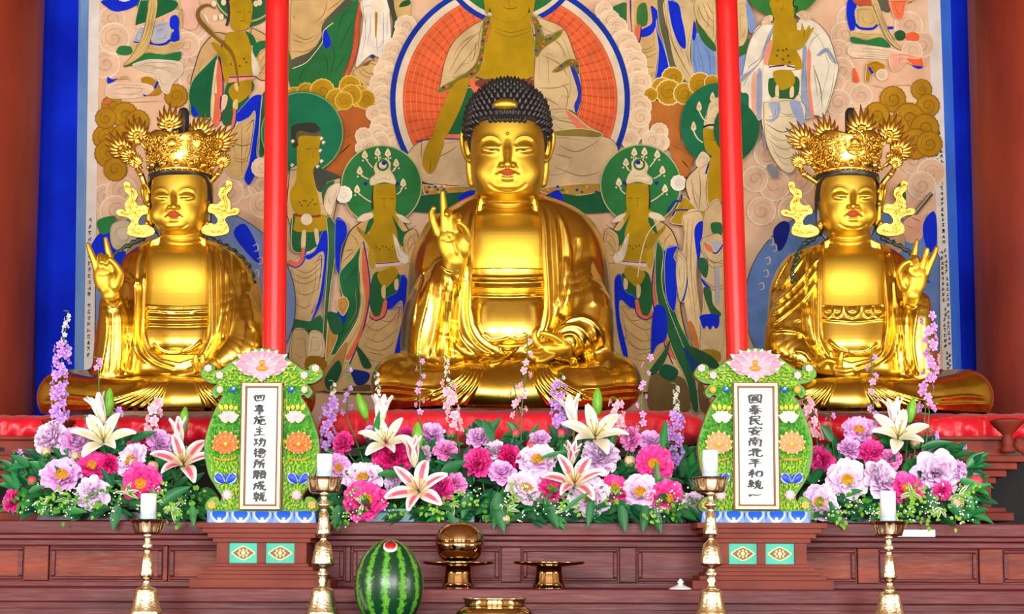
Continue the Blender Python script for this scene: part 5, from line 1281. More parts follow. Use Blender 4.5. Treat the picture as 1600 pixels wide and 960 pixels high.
    G.loft(mrow([(477, 198, 376, 82.5, 58), (490, 198, 377, 84.5, 60), (508, 198, 378, 89, 60), (545, 202, 376, 95, 60), (566, 204, 374, 88, 60)]), dy0=-4, e=2.35)
    K = Height(mx(360) if mir else 190, mx(190) if mir else 360, 455, 620, s)
    if not mir:
        for y, a in ((478, 3.0), (484, 1.6), (494, 2.0), (505, 2.4)): K.stroke([(215, y), (250, y + 1.5), (285, y + 2), (310, y + 1), (335, y)], 1.9, a, taper=0)
        for y, a in ((488, -1.2), (499, -1.4), (510, -1.4)): K.stroke([(215, y), (285, y + 2), (335, y)], 2.0, a, taper=0)
        K.stroke([(240, 482), (262, 489), (290, 488), (312, 492)], 1.8, 1.6)
    else:
        for c in (1294, 1308, 1332, 1357, 1372):   # row of lotus petals along the top of the cloth
            w = 14 if c == 1332 else 10
            K.stroke([(c - w, 476), (c - w * 0.7, 490), (c, 496), (c + w * 0.7, 490), (c + w, 476)], 1.6, 2.4, taper=0.05)
            K.stroke([(c - w, 477), (c, 472), (c + w, 477)], 1.6, 2.4, taper=0.05)
            K.stroke([(c, 480), (c, 488)], 5, 2.4)
        K.stroke([(1270, 498), (1310, 501), (1335, 503), (1365, 500), (1395, 497)], 2.0, 2.0, taper=0)
    stroke(K, [(238, 536), (252, 549), (270, 553), (284, 551)], 2.0, 2.6); stroke(K, [(284, 551), (300, 545), (316, 532)], 2.0, 2.4)
    stroke(K, [(286, 552), (290, 562), (284, 575)], 2.2, 2.2)
    G.emboss(K)
    G.cut(K, K.poly_dist(mp([(200, 464), (360, 464), (360, 474), (285, 478.5), (200, 474)])), 0)
    mesh_obj('inner_garment', G.mesh('inner_garment'), M['gold'], root)
    # ---------------- robe, sleeves, crossed legs
    R = Sculpt(YS, x0 if not mir else 1070, 540 if not mir else x1 + 6, 360, 652, -205, 110, 1.55)
    L = Height(40 if not mir else 1080, 520 if not mir else 1575, 340, 665, s)
    R.loft(mrow([(370, 252, 318, 26, 38), (377, 242, 328, 40, 44), (385, 226, 346, 54, 48), (395, 209, 371, 66, 54), (410, 194, 388, 77, 60), (436, 186, 402, 86, 66), (470, 184, 409, 90, 72), (520, 184, 411, 96, 76), (560, 184, 411, 98, 80), (610, 184, 409, 98, 82)]), dy0=-4, e=2.3, k=6)
    R.chain(mp([(176, 474, -84, 18), (178, 500, -86, 23), (178, 535, -80, 26), (174, 575, -76, 27), (170, 596, -74, 24)]), k=12, n=3)
    R.chain(mp([(172, 476, -78, 13), (162, 520, -60, 12), (158, 580, -56, 14)]), k=10, n=3)
    R.chain(mp([(365, 470, -60, 24), (378, 505, -72, 33), (378, 540, -84, 33), (364, 556, -98, 26), (350, 566, -104, 20)]), k=12, n=3)
    R.chain(mp([(392, 545, -76, 22), (390, 580, -80, 18)]), k=10, n=3)
    c_ = mp([(330, 574, -112, 16)])[0]
    R.ell(c_[0], c_[1], c_[2], 16, 18, 12, k=1, sub=True)
    xc = 276
    for q in (-1, 1):
        x = lambda v: xc + q * v
        R.chain(mp([(x(60), 610, -20, 30), (x(120), 612, -50, 34), (x(172), 621, -74, 40)]), k=10, n=3)
        R.chain(mp([(x(174), 622, -76, 40), (x(120), 624, -130, 33), (x(60), 626, -154, 30), (x(10), 628, -158, 29)]), k=14, n=3)
    c_ = mp([(276, 622, -146, 0)])[0]
    R.ell(c_[0], 620, -142, 84, 32, 30, k=14)
    R.ell(c_[0], 612, -80, 120, 60, 26, k=10)
    R.clip_below(650, -60)
    op = mp([(246, 352), (236, 378), (230, 400), (229, 440), (228, 480), (227, 520), (234, 545), (252, 560), (280, 566), (306, 558), (321, 536), (325, 500), (324, 440), (323, 400), (322, 378), (318, 352)])
    ds = L.poly_dist(op)
    for s_, q in ((-1, [(236, 382), (227, 405), (224, 440), (222, 490), (222, 525), (230, 552), (250, 568), (276, 576)]), (1, [(326, 382), (330, 405), (331, 440), (332, 495), (329, 530), (316, 556), (298, 570)])):
        stroke(L, q, 2.2, 2.2, taper=0.05)
        stroke(L, [(p[0] + s_ * 7, p[1] + 1) for p in q], 2.4, -2.0, taper=0.05)
        stroke(L, [(p[0] + s_ * 14, p[1] + 2) for p in q[:-1]], 3.0, 1.7, taper=0.1)
        stroke(L, [(p[0] + s_ * 22, p[1] + 3) for p in q[:-2]], 3.0, -1.6)
    if not mir:
        folds = [([(338, 385), (345, 410), (348, 440), (346, 480), (338, 520), (328, 550)], 3.6, 2.8, 1), ([(360, 395), (362, 430), (368, 460)], 3.4, 2.6, 1), ([(352, 410), (358, 450), (352, 500), (345, 540)], 3.2, 2.6, 1),
                 ([(378, 420), (376, 450), (384, 500)], 6, -3.6, 0), ([(394, 440), (392, 480), (398, 520)], 5, 2.8, 0), ([(370, 440), (364, 490), (354, 530)], 4, 2.6, 0),
                 ([(196, 420), (205, 432), (216, 440), (228, 428)], 4, 3.4, 1), ([(190, 440), (200, 438), (208, 450)], 3, 3.0, 0), ([(206, 440), (210, 470), (206, 520), (196, 580)], 3.6, 3.4, -1),
                 ([(160, 466), (170, 476), (182, 477), (192, 464)], 2.2, 3.2, 0), ([(166, 478), (168, 520), (160, 570), (152, 600)], 3, 4.0, 1), ([(176, 482), (176, 530), (172, 590)], 3, -3.4, 0), ([(186, 480), (188, 530), (186, 590)], 3, 3.6, -1), ([(198, 480), (200, 540), (196, 592)], 3.4, 2.6, -1)]
    else:
        folds = [([(1282, 400), (1262, 425), (1235, 455), (1205, 480)], 3.0, 4.2, 1), ([(1278, 418), (1260, 445), (1230, 474), (1202, 496)], 3.0, 3.8, 1), ([(1262, 395), (1240, 425), (1214, 458)], 3.0, 3.6, 1), ([(1276, 440), (1258, 466), (1230, 490), (1206, 508)], 3.0, 3.4, 1), ([(1240, 395), (1220, 425), (1204, 462)], 3.0, 3.0, 1),
                 ([(1262, 470), (1268, 510), (1276, 545)], 3.4, 2.8, -1), ([(1246, 500), (1250, 530)], 6, -2.6, 0),
                 ([(1204, 518), (1226, 516), (1250, 520), (1262, 530)], 2.8, 4.0, 0), ([(1240, 548), (1258, 552), (1268, 566)], 2.6, 3.4, 0),
                 ([(1388, 395), (1392, 420), (1400, 440)], 4, -3, 0), ([(1376, 400), (1380, 440), (1386, 500), (1376, 570)], 3.2, 2.4, -1),
                 ([(1405, 466), (1416, 476), (1430, 478), (1440, 464)], 2.2, 3.2, 0), ([(1404, 470), (1410, 520), (1420, 580)], 3, 4.0, -1), ([(1438, 474), (1432, 500), (1428, 540), (1436, 590)], 3, 4.0, 1), ([(1420, 482), (1420, 530), (1426, 590)], 3, -3.0, 0), ([(1396, 480), (1402, 540), (1408, 592)], 3.2, 3.0, -1)]
    for f in folds: L.stroke(f[0], f[1], f[2], f[3])
    leg = [([(66, 622), (100, 618), (140, 622), (180, 624)], 2.4, 3.0, 1), ([(66, 631), (100, 630), (140, 632), (176, 632)], 2.2, 2.8, 1), ([(130, 598), (180, 600), (215, 594)], 3, 1.6, 1),
           ([(486, 622), (450, 618), (410, 622), (370, 624)], 2.4, 3.0, -1), ([(486, 631), (450, 630), (410, 632), (370, 632)], 2.2, 2.8, -1)]
    for k in range(7):
        t = k / 6.0
        leg.append(([(236 + 26 * t, 592), (224 + 34 * t, 606 + 2 * t), (180 + 66 * t, 622 + 6 * t), (128 + 108 * t, 636 + 8 * t)], 2.8, 3.6, 1))
        leg.append(([(330 - 26 * t, 592), (342 - 34 * t, 606 + 2 * t), (384 - 66 * t, 622 + 6 * t), (430 - 108 * t, 636 + 8 * t)], 2.8, 3.6, -1))
    for f in leg: stroke(L, f[0], f[1], f[2], f[3])
    R.emboss(L)
    R.cut(L, ds, -26, k=2.0)
    mesh_obj('robe', R.mesh('robe'), M['gold'], root)
    # ---------------- hair: cap under the crown, topknot, locks over the shoulders
    Q = Sculpt(YS, cx - 64, cx + 64, 225, 375, -90, 60, 1.4)
    Q.loft([(372, cx - 30, cx + 30, -4, 40), (350, cx - 46, cx + 46, 2, 48), (320, cx - 50.5, cx + 50.5, 8, 52), (296, cx - 51, cx + 51, 34, 52), (280, cx - 50.5, cx + 50.5, 52, 52), (268, cx - 49, cx + 49, 57, 51), (250, cx - 44, cx + 44, 55, 46), (234, cx - 34, cx + 34, 40, 38)], dy0=-12, e=2.1, dyr=-45)
    T = Height(int(cx) - 80, int(cx) + 80, 215, 385, s)
    X = lambda v: cx + v
    Q.cut(T, T.poly_dist([(X(-45), 380), (X(-44.5), 300), (X(-42), 286), (X(-36), 278), (X(-20), 274.5), (X(0), 273.5), (X(20), 274.5), (X(36), 278), (X(42), 286), (X(44.5), 300), (X(45), 380)]), -8, k=1.2)
    hair = mesh_obj('hair', Q.mesh('hair'), M['hair'], root)
    b = MB(); kx = 287 if not mir else 1329
    b.tube([P(kx, y, YS + 0.02) for y in (235, 210, 190, 176, 170, 168)], [s * r for r in (10, 8.5, 9, 9, 6, 1)], 14)
    b.build('topknot', M['hair'], root)
    for q in (-1, 1):
        b = MB()
        pts = [(cx + q * 40, 352, -40), (cx + q * 52, 372, -46), (cx + q * 68, 380, -50), (cx + q * 92, 394, -40), (cx + q * 112, 414, -20), (cx + q * 122, 440, 0)] if not (mir and q < 0) else [(1288, 352, -40), (1272, 372, -50), (1258, 382, -62), (1247, 396, -76), (1243, 412, -84), (1238, 424, -88), (1239, 440, -92)]
        sm = smooth_curve([np.array(p, float) for p in pts], 6)
        vs_ = []
        for i, p in enumerate(sm):
            ys = [p[2]]
            wob = 2.2 * math.sin(i * 1.9)
            f = R.surf([(p[0] + wob, p[1] + 1.5 * math.cos(i * 1.9))], 0.8)[0]
            vs_.append(f)
        b.tube(vs_, [s * (4.6 - 2.4 * i / len(vs_)) * (1 + 0.25 * math.sin(i * 2.3)) for i in range(len(vs_))], 7)
        b.build('hair_lock', M['hair_blue'], hair)
    # ---------------- crown
    fx = cx + (turn * 1.0)
    b = MB(); n = 40
    def ring(a, r, y):
        c0 = P(cx, y - 5, YS - 66 * s)
        return np.array([c0[0] + s * r * math.sin(a), YS - s * (20 + r * 1.04 * math.cos(a)), c0[2]])
    prof = [(46, 272), (49.5, 271), (50, 266), (48.5, 264), (49, 252), (51.5, 240), (55, 226), (58, 214), (56.5, 212), (53, 226), (49, 245), (45, 262)]
    vs_, fs_ = [], []
    for r, y in prof:
        for i in range(n):
            a = 2 * math.pi * i / n
            yy = y + (4 * math.cos(5 * a) if y < 220 else 0)
            vs_.append(ring(a, r, yy))
    for k in range(len(prof) - 1):
        for i in range(n):
            j = (i + 1) % n
            fs_.append((k * n + i, k * n + j, (k + 1) * n + j, (k + 1) * n + i))
    b.add(vs_, fs_)
    # beading and scroll work round the band
    rng = random.Random(7 + mir)
    for i in range(36):
        a = 2 * math.pi * i / 36
        b.ball(ring(a, 50.5, 270.5), 1.6 * s, 8, 5)
    for i in range(7):
        a = math.radians(-78 + 26 * i)
        b.ball(ring(a, 51.5, 260), (4.2 * s, 3.4 * s, 4.2 * s), 10, 6)
        rr = [ring(a + 0.11 * math.cos(q), 51.5, 260 + 5.6 * math.sin(q)) for q in np.linspace(0, 2 * math.pi, 13)]
        b.tube(rr, 0.9 * s, 5, cap=False)
    for i in range(260):
        a = math.radians(rng.uniform(-100, 100)); y0 = rng.uniform(218, 257); r0 = 50 + (257 - y0) * 0.16
        if abs(a) < 0.24: continue
        t0 = rng.uniform(0, 6.3); k = rng.choice((-1, 1)); z = rng.uniform(3.0, 5.2)
        pts = [ring(a + z * (1 - q * 0.75) * math.cos(t0 + k * 5.2 * q) / 50, r0 + 2.4, y0 + z * (1 - q * 0.75) * math.sin(t0 + k * 5.2 * q)) for q in np.linspace(0, 1, 9)]
        b.tube(pts, [1.1 * s * (1 - 0.4 * q / 8) for q in range(9)], 5)
    crown = b.build('crown', M['gold_bright'], root)
    crown['label'] = 'tall gold crown of pierced flame leaves'
    # front plaque
    b = MB()
    cp = ring(math.radians(turn * 1.2), 55, 231)
    if not mir:
        for k in range(14):
            a = 2 * math.pi * k / 14
            b.tube([cp + s * np.array([8 * math.sin(a), -1.5, 8 * math.cos(a)]), cp + s * np.array([13 * math.sin(a), -3.5, 13 * math.cos(a)]), cp + s * np.array([(17 + 5 * max(0, math.cos(a))) * math.sin(a), -3, (17 + 8 * max(0, math.cos(a))) * math.cos(a)])], [3.0 * s, 2.4 * s, 0.4 * s], 6)
        b.ball(cp + np.array([0, -2 * s, 0]), (9 * s, 5 * s, 9 * s), 18, 10)
        b.tube([cp + s * np.array([11 * math.cos(q), -3, 11 * math.sin(q)]) for q in np.linspace(0, 2 * math.pi, 25)], 1.5 * s, 6, cap=False)
    else:   # small seated figure on a lotus, with a halo
        w = lambda x, y, z: cp + s * np.array([x, y, z])
        b.tube([w(15 * math.cos(q), 0, 2 + 19 * math.sin(q)) for q in np.linspace(0, 2 * math.pi, 29)], 1.5 * s, 6, cap=False)
        b.ball(w(0, -4, 12), (3.6 * s, 3.4 * s, 4.2 * s), 12, 8); b.ball(w(0, -4, 16), (2 * s, 2 * s, 1.8 * s), 8, 6)
        b.ball(w(0, -3.5, 2), (5.4 * s, 3.4 * s, 7 * s), 12, 8); b.ball(w(0, -5, -5.5), (9.5 * s, 4 * s, 2.8 * s), 14, 8)
        for q in (-1, 1):
            b.tube([w(q * 4.5, -4, 6), w(q * 6.6, -5, 0), w(q * 1.5, -7.5, -3)], [1.9 * s, 1.7 * s, 1.3 * s], 7)
            b.tube([w(q * 9, -3, -11), w(q * 14, -3, -8), w(q * 16, -3, -3), w(q * 13, -3, -1)], [2.2 * s, 1.9 * s, 1.5 * s, 0.8 * s], 6)
        for k in range(7): b.ball(w((k - 3) * 3.4, -5 + 0.35 * (k - 3) ** 2, -10), (2.0 * s, 2.0 * s, 3.2 * s), 8, 6)
    b.build('crown_plaque', M['gold_bright'], crown)
    leaves = [(265, 188, 25, 0, -0.0), (216, 205, 24, -14, 10), (311, 202, 24, 16, 10), (193, 226, 25, -38, 22), (341, 216, 25, 40, 22), (206, 236, 18, -60, 12), (330, 238, 18, 60, 12)] if not mir else \
             [(1346, 196, 28, 0, 0), (1292, 204, 25, -8, 10), (1388, 203, 25, 22, 10), (1257, 213, 26, -34, 22), (1402, 228, 24, 50, 16), (1270, 238, 18, -58, 12), (1391, 240, 16, 62, 12)]
    for i, (x, y, z, ln, dy) in enumerate(leaves):
        y += 10; z *= 1.06
        b = MB(); flame_leaf(b, P(x, y, YS + (-52 + dy * 1.6) * s + (0.0 if i == 0 else 6 * s)), z, ln, s, n=9, back=3)
        st = P(x, y, YS + (-52 + dy * 1.6) * s)
        b.tube([st, st + s * np.array([-0.25 * (x - fx), 3, -z * 0.9])], [2.6 * s, 1.8 * s], 6)
        b.build('flame_leaf', M['gold_bright'], crown)
    for q in (-1, 1):
        rx = cx + (q * 70 if q > 0 else -63) if not mir else cx + (q * 69 if q > 0 else -79)
        ry = 257
        b = MB(); flame_leaf(b, P(rx, ry, YS - 30 * s), 15, q * 20, s, n=11)
        ex = cx + q * 51
        b.tube([P(rx, ry + 6, YS - 26 * s), P(rx - q * 7, ry + 16, YS - 24 * s), P(ex, 286, YS - 20 * s), P(ex, 296, YS - 18 * s)], [4 * s, 5 * s, 4.4 * s, 4 * s], 8)
        b.ball(P(rx - q * 6, ry + 15, YS - 32 * s), (5 * s, 4 * s, 5 * s), 10, 6)
        b.build('rosette', M['gold_bright'], crown)
        f = (lambda p: (p[0], p[1])) if q < 0 else (lambda p: (2 * 276.5 - p[0], p[1] - 2))
        dxm = 0 if not mir else (1329 - 276.5)
        sp = lambda pts: [(f(p)[0] + dxm + (0 if not mir else (-15 if q < 0 else 6)) + (4 if (not mir and q > 0) else 0), f(p)[1]) for p in pts]
        relief(sp(STREAMER), [], s, YS - 24 * s, 5, 'streamer', crown, M['gold_ribbon'], [sp(c) for c in STREAMER_CURLS])
        # earring drop
        b = MB(); b.ball(P(cx + q * 47, 352, YS - 22 * s), (5.5 * s, 5 * s, 8 * s), 10, 8); b.ball(P(cx + q * 47, 349, YS - 28 * s), 3 * s, 8, 6)
        b.build('earring', M['gold_bright'], crown)
    return root
M['gold_ribbon'] = plain('gold_ribbon', srgb(228, 184, 78), rough=0.34, metal=1.0, bump=0.5, bscale=45)
M['pearl'] = plain('pearl', srgb(232, 214, 170), rough=0.25)
side_statue(False, 'gilded crowned statue raising one hand by the greyish-paper tablet, flame jewel on its crown')
side_statue(True, 'gilded crowned statue with cracked shoulder lock, tiny seated figure on the crown front')
# ------------------------------------------------------------------ altar steps, cushions, poles
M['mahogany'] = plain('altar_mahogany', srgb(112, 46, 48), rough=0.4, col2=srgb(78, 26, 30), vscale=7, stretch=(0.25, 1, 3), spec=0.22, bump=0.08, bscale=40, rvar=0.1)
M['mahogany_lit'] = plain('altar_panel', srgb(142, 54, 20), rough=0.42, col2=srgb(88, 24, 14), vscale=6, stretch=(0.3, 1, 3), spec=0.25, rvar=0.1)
M['redbrown'] = plain('redbrown_paint', srgb(126, 58, 44), rough=0.55, spec=0.2, col2=srgb(108, 46, 36), vscale=10, stretch=(0.3, 1, 2))
M['carvedred'] = plain('carved_dais', srgb(136, 52, 38), rough=0.55, spec=0.2, col2=srgb(98, 36, 28), vscale=12)
M['satin'] = plain('red_satin', srgb(225, 18, 44), rough=0.34, col2=srgb(200, 8, 30), vscale=6, sheen=0.1, bump=0.35, bscale=34, stretch=(1, 1, 1.4))
M['satin_flat'] = plain('red_cloth', srgb(238, 30, 54), rough=0.55, col2=srgb(220, 16, 40), vscale=8, sheen=0.1, bump=0.6, bscale=60, stretch=(1, 1, 0.6))
M['redlacquer'] = plain('red_lacquer', srgb(226, 34, 32), rough=0.32, col2=srgb(205, 24, 24), vscale=5, stretch=(4, 4, 0.5), spec=0.35, bump=0.06, bscale=18)

Z_SHELF = float(P(800, 921, -0.52)[2])      # lower shelf
Z_TOP = float(P(800, 817, -0.12)[2])        # upper step
Z_TABLE = float(P(800, 985, -0.80)[2])      # offering table in front
XA = 2.6
# upper step with its row of sunk panels
altar = thing('altar', 'long mahogany altar step with sunk panels, carrying the three flower arrangements', 'altar', (0, 0.2, 0))
b = MB()
b.box(-XA, XA, -0.10, 0.55, 0.0, Z_TOP - 0.085)
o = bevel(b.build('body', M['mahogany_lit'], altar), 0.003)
b = MB()
b.box(-XA, XA, -0.16, 0.73, Z_TOP - 0.045, Z_TOP)
b.box(-XA, XA, -0.145, 0.56, Z_TOP - 0.063, Z_TOP - 0.045)
b.box(-XA, XA, -0.128, 0.56, Z_TOP - 0.085, Z_TOP - 0.063)
bevel(b.build('top_board', M['mahogany'], altar), 0.004)
zb, zt = Z_SHELF + 0.02, Z_TOP - 0.085
b = MB(); b.box(-XA, XA, -0.125, -0.10, Z_SHELF, zb)
bevel(b.build('bottom_rail', M['mahogany'], altar), 0.003)
# stiles at the photographed places, panels between them
stiles = [(38, 76), (256, 262), (480, 486), (540, 548), (783, 814), (968, 994), (1126, 1130), (1340, 1372), (1530, 1566)]
for a_, c_ in stiles:
    x0, x1 = P(a_, 870, -0.12)[0], P(c_, 870, -0.12)[0]
    b = MB(); b.box(x0, x1, -0.122, -0.10, zb, zt)
    bevel(b.build('stile', M['mahogany'] if -0.75 < x0 < 0.7 else M['mahogany_lit'], altar), 0.003)  # middle stiles get the purplish tone that paints in reflected sheen
edges = [-XA] + [float(P(v, 870, -0.12)[0]) for st in stiles for v in st] + [XA]
for i in range(0, len(edges), 2):
    x0, x1 = edges[i] + 0.006, edges[i + 1] - 0.006
    if x1 - x0 < 0.05: continue
    b = MB(); b.box(x0 - 0.004, x1 + 0.004, -0.106, -0.10, zb, zt)
    xm_ = (x0 + x1) / 2
    b.build('panel', M['mahogany'] if -0.75 < xm_ < 0.7 else M['mahogany_lit'], altar)  # purple reflection on the middle panels is put into their colour
    b = MB()
    q = 0.016
    b.box(x0, x1, -0.116, -0.10, zb + 0.004, zb + q); b.box(x0, x1, -0.116, -0.10, zt - q, zt - 0.004)
    b.box(x0, x0 + q, -0.116, -0.10, zb + q, zt - q); b.box(x1 - q, x1, -0.116, -0.10, zb + q, zt - q)
    bevel(b.build('panel_moulding', M['mahogany'], altar), 0.004)
# lower shelf
shelf = thing('altar_shelf', 'lower mahogany shelf below the panelled altar step, with the brass offering stands on it', 'shelf', (0, -0.3, 0))
b = MB(); b.box(-XA, XA, -0.52, -0.127, Z_SHELF - 0.046, Z_SHELF)
bevel(b.build('shelf_board', M['mahogany'], shelf), 0.004)
b = MB(); b.box(-XA, XA, -0.50, -0.127, 0.0, Z_SHELF - 0.046); b.box(-XA, XA, -0.512, -0.50, Z_SHELF - 0.066, Z_SHELF - 0.056)
b.build('shelf_body', M['mahogany'], shelf)
# offering table
table = thing('offering_table', 'low mahogany table along the altar under the candlesticks, mostly out of sight', 'table', (0, -0.8, 0))
b = MB(); b.box(-XA, XA, -1.15, -0.53, Z_TABLE - 0.04, Z_TABLE)
bevel(b.build('table_top', M['mahogany'], table), 0.004)
for x in (-2.45, -0.9, 0.9, 2.45):
    for y in (-1.1, -0.6):
        b = MB(); b.box(x - 0.04, x + 0.04, y - 0.04, y + 0.04, 0, Z_TABLE - 0.04)
        b.build('leg', M['mahogany'], table)
# dais for the statues behind the flowers
Z_DAIS = float(P(800, 702, 0.78)[2])
dais = thing('dais', 'dark wooden dais behind the flowers that carries the statues', 'dais', (0, 1.1, 0))
b = MB(); b.box(-2.4, 2.4, 0.80, 1.62, 0, Z_DAIS - 0.03)
b.build('body', M['black_void'], dais)  # darkness of the void under the dais is put into the body colour
b = MB(); b.box(-2.42, 2.42, 0.74, 1.64, Z_DAIS - 0.03, Z_DAIS)
b.build('top_board', M['dark_wood'], dais)

def cushion(name, label, px0, px1, py_top, py_bot, Y, depth, mat, tufts):
    """a padded satin seat: rounded slab with pinched seams"""
    z0, z1 = Z_DAIS, float(P(800, py_top, Y - depth / 2 + 0.03)[2])
    x0, x1 = float(P(px0, 640, Y)[0]), float(P(px1, 640, Y)[0])
    cx, cz, hx, hz, hd = (x0 + x1) / 2, (z0 + z1) / 2, (x1 - x0) / 2, (z1 - z0) / 2, depth / 2
    vs_, fs_ = [], []
    nu, nv = 160, 40
    for i in range(nu + 1):
        u = -1 + 2 * i / nu
        f = (1 - abs(u) ** 14) ** 0.5
        for j in range(nv):
            a = 2 * math.pi * j / nv
            ca, sa = math.cos(a), math.sin(a)
            y = math.copysign(abs(ca) ** 0.35, ca) * hd * (0.9 + 0.1 * f)
            z = math.copysign(abs(sa) ** 0.62, sa) * hz * f
            x = u * hx
            if ca < 0.9:
                for t, w, d in tufts:
                    z += 0; y += d * 0.018 * math.exp(-((x - cx * 0 - t * hx) / w) ** 2) * (1 - abs(sa) ** 4) * (1 if ca < 0 else 0)
                wr = 0.005 * math.sin(x * 61 + 3 * sa) + 0.004 * math.sin(x * 113 - 5 * sa) + 0.003 * math.sin(x * 37 + 9 * sa)
                y += wr * (ca < 0); z += 0.4 * wr
            vs_.append((cx + x, Y + y, cz + z))
    for i in range(nu):
        for j in range(nv):
            k = (j + 1) % nv
            fs_.append((i * nv + j, i * nv + k, (i + 1) * nv + k, (i + 1) * nv + j))
    fs_.append(tuple(range(nv))); fs_.append(tuple(nu * nv + j for j in range(nv))[::-1])
    b = MB(); b.add(vs_, fs_)
    o = b.build(name, mat)
    return tag(o, label, 'cushion', None)
Z_SEAT = 0.0
cushion('seat_cushion', 'red padded cushion under the statue with black curled hair', 512, 1088, 636, 706, 1.08, 0.92, M['satin_flat'], [(-0.8, 0.03, 1), (0.78, 0.03, 1)])
cushion('seat_cushion', 'shiny red satin cushion under the crowned statue with the flame jewel', -40, 505, 648, 700, 1.10, 0.86, M['satin'], [(-0.45, 0.03, 1), (0.2, 0.04, 1)])
cushion('seat_cushion', 'shiny red satin cushion under the crowned statue with a tiny figure on its crown', 1105, 1640, 640, 694, 1.10, 0.86, M['satin'], [(0.48, 0.02, 1.6), (0.82, 0.03, 1)])

# carved end pieces of the dais (turned baluster, frieze and stepped foot)
def dais_end(label, px, sgn):
    """px: photo x of the foot's middle; sgn: +1 steps widen to the outside"""
    Y = 0.50
    s = S(Y)
    c = P(px, 812, Y)
    root = thing('carved_pedestal', label, 'pedestal', (c[0], Y, Z_TOP))
    zz = lambda py: float(P(px, py, Y)[2])
    def slab(name, w0, w1, y0, y1, d):
        b = MB(); b.box(c[0] + w0 * s, c[0] + w1 * s, Y - d, Y + d, zz(y1), zz(y0))
        return bevel(b.build(name, M['carvedred'], root), 0.004)
    slab('foot', -95, 70, 803, 816, 0.16); slab('foot_step', -82, 60, 795, 803, 0.14)
    slab('post', -20, 42, 762, 795, 0.09); slab('post', -20, 42, 756, 800, 0.10)
    for k, (y0, y1, w) in enumerate(((748, 758, 50), (737, 748, 64), (726, 737, 78), (716, 726, 92))):
        slab('cornice_step', -115, w, y0, y1, 0.10 + 0.025 * k)
    slab('frieze', -110, 64, 690, 716, 0.13)
    slab('frieze_rail', -110, 70, 686, 692, 0.16)
    b = MB(); b.box(c[0] - 72 * s, c[0] - 24 * s, Y - 0.134, Y - 0.12, zz(709), zz(703)); b.build('frieze_slot_shade', M['black_void'], root)  # solid near-black plate painted in as the shade inside a slot
    for q in (-90, 62):
        b = MB()
        h = zz(660) - zz(712)
        b.lathe([(0.024, 0), (0.028, 0.1 * h), (0.018, 0.2 * h), (0.022, 0.32 * h), (0.017, 0.5 * h), (0.02, 0.56 * h), (0.04, 0.72 * h), (0.058, 0.88 * h), (0.06, 0.95 * h), (0.04, h)], (c[0] + q * s, Y - 0.17, zz(712)), n=24, mod=lambda a, k: 1 + 0.06 * abs(math.sin(6 * a)))
        b.build('baluster', M['carvedred'], root)
    b = MB()
    for k in range(5):
        a = k * 1.1
        b.ball((c[0] + (88 + 6 * math.cos(a)) * s, Y - 0.12, zz(706 - 8 * math.sin(a) - k * 3)), (0.02, 0.014, 0.022), 10, 6)
    b.build('carved_leaf', M['carvedred'], root)
    return root
dais_end('red-brown carved pedestal under the red satin cushion, near the pink tulip-like bud', 1498, 1)
dais_end('red-brown carved pedestal under the red satin cushion, behind the tall lilac flower spike', 40, -1)

# slim red poles
def pole(label, px0, px1, w, Y=0.44):
    a, c = P(px0, -60, Y), P(px1, 640, Y)
    d = (c - a) / (c[2] - a[2])
    p1 = c + d * (Z_TOP - c[2])
    p0 = a + d * (3.6 - a[2]) if a[2] < 3.6 else a
    b = MB(); r = w / 2 * S(Y)
    n = 28
    b.tube([p1 + (p0 - p1) * t for t in np.linspace(0, 1, 12)], r, n)
    o = b.build('red_pole', M['redlacquer'])
    return tag(o, label, 'pole', None)
pole('bright red round pole rising behind the tablet of greyish paper', 434, 427.5, 37)
pole('bright red round pole rising behind the tablet of pure white paper', 1133, 1155, 35)
# ------------------------------------------------------------------ memorial tablets on stepped stands
M['t_green'] = plain('tablet_green', srgb(84, 150, 20), rough=0.45, vcol=True, var=0.12, vscale=40)
M['t_edge'] = plain('tablet_edge', srgb(122, 66, 34), rough=0.45, var=0.2, vscale=20)
M['t_ground'] = plain('tablet_ground', srgb(96, 164, 34), rough=0.5, col2=srgb(50, 132, 30), vscale=30)
M['gilt'] = plain('gilt_frame', srgb(244, 208, 120), rough=0.35, metal=0.55)
M['brownline'] = plain('frame_line', srgb(112, 60, 22), rough=0.45)
M['paper_w'] = plain('white_paper', srgb(250, 250, 250), rough=0.7, var=0.02)
M['paper_g'] = plain('grey_paper', srgb(228, 230, 230), rough=0.7, var=0.06, vscale=14, bump=0.15, bscale=20)
M['ink'] = plain('ink', srgb(14, 22, 28), rough=0.5)
M['petal_paint'] = plain('painted_petal', (1, 1, 1), rough=0.42, vcol=True, var=0.1, vscale=50)
M['blue_petal'] = plain('painted_blue', (1, 1, 1), rough=0.35, vcol=True)
M['teal'] = plain('turquoise_paint', srgb(10, 178, 152), rough=0.45, var=0.06)

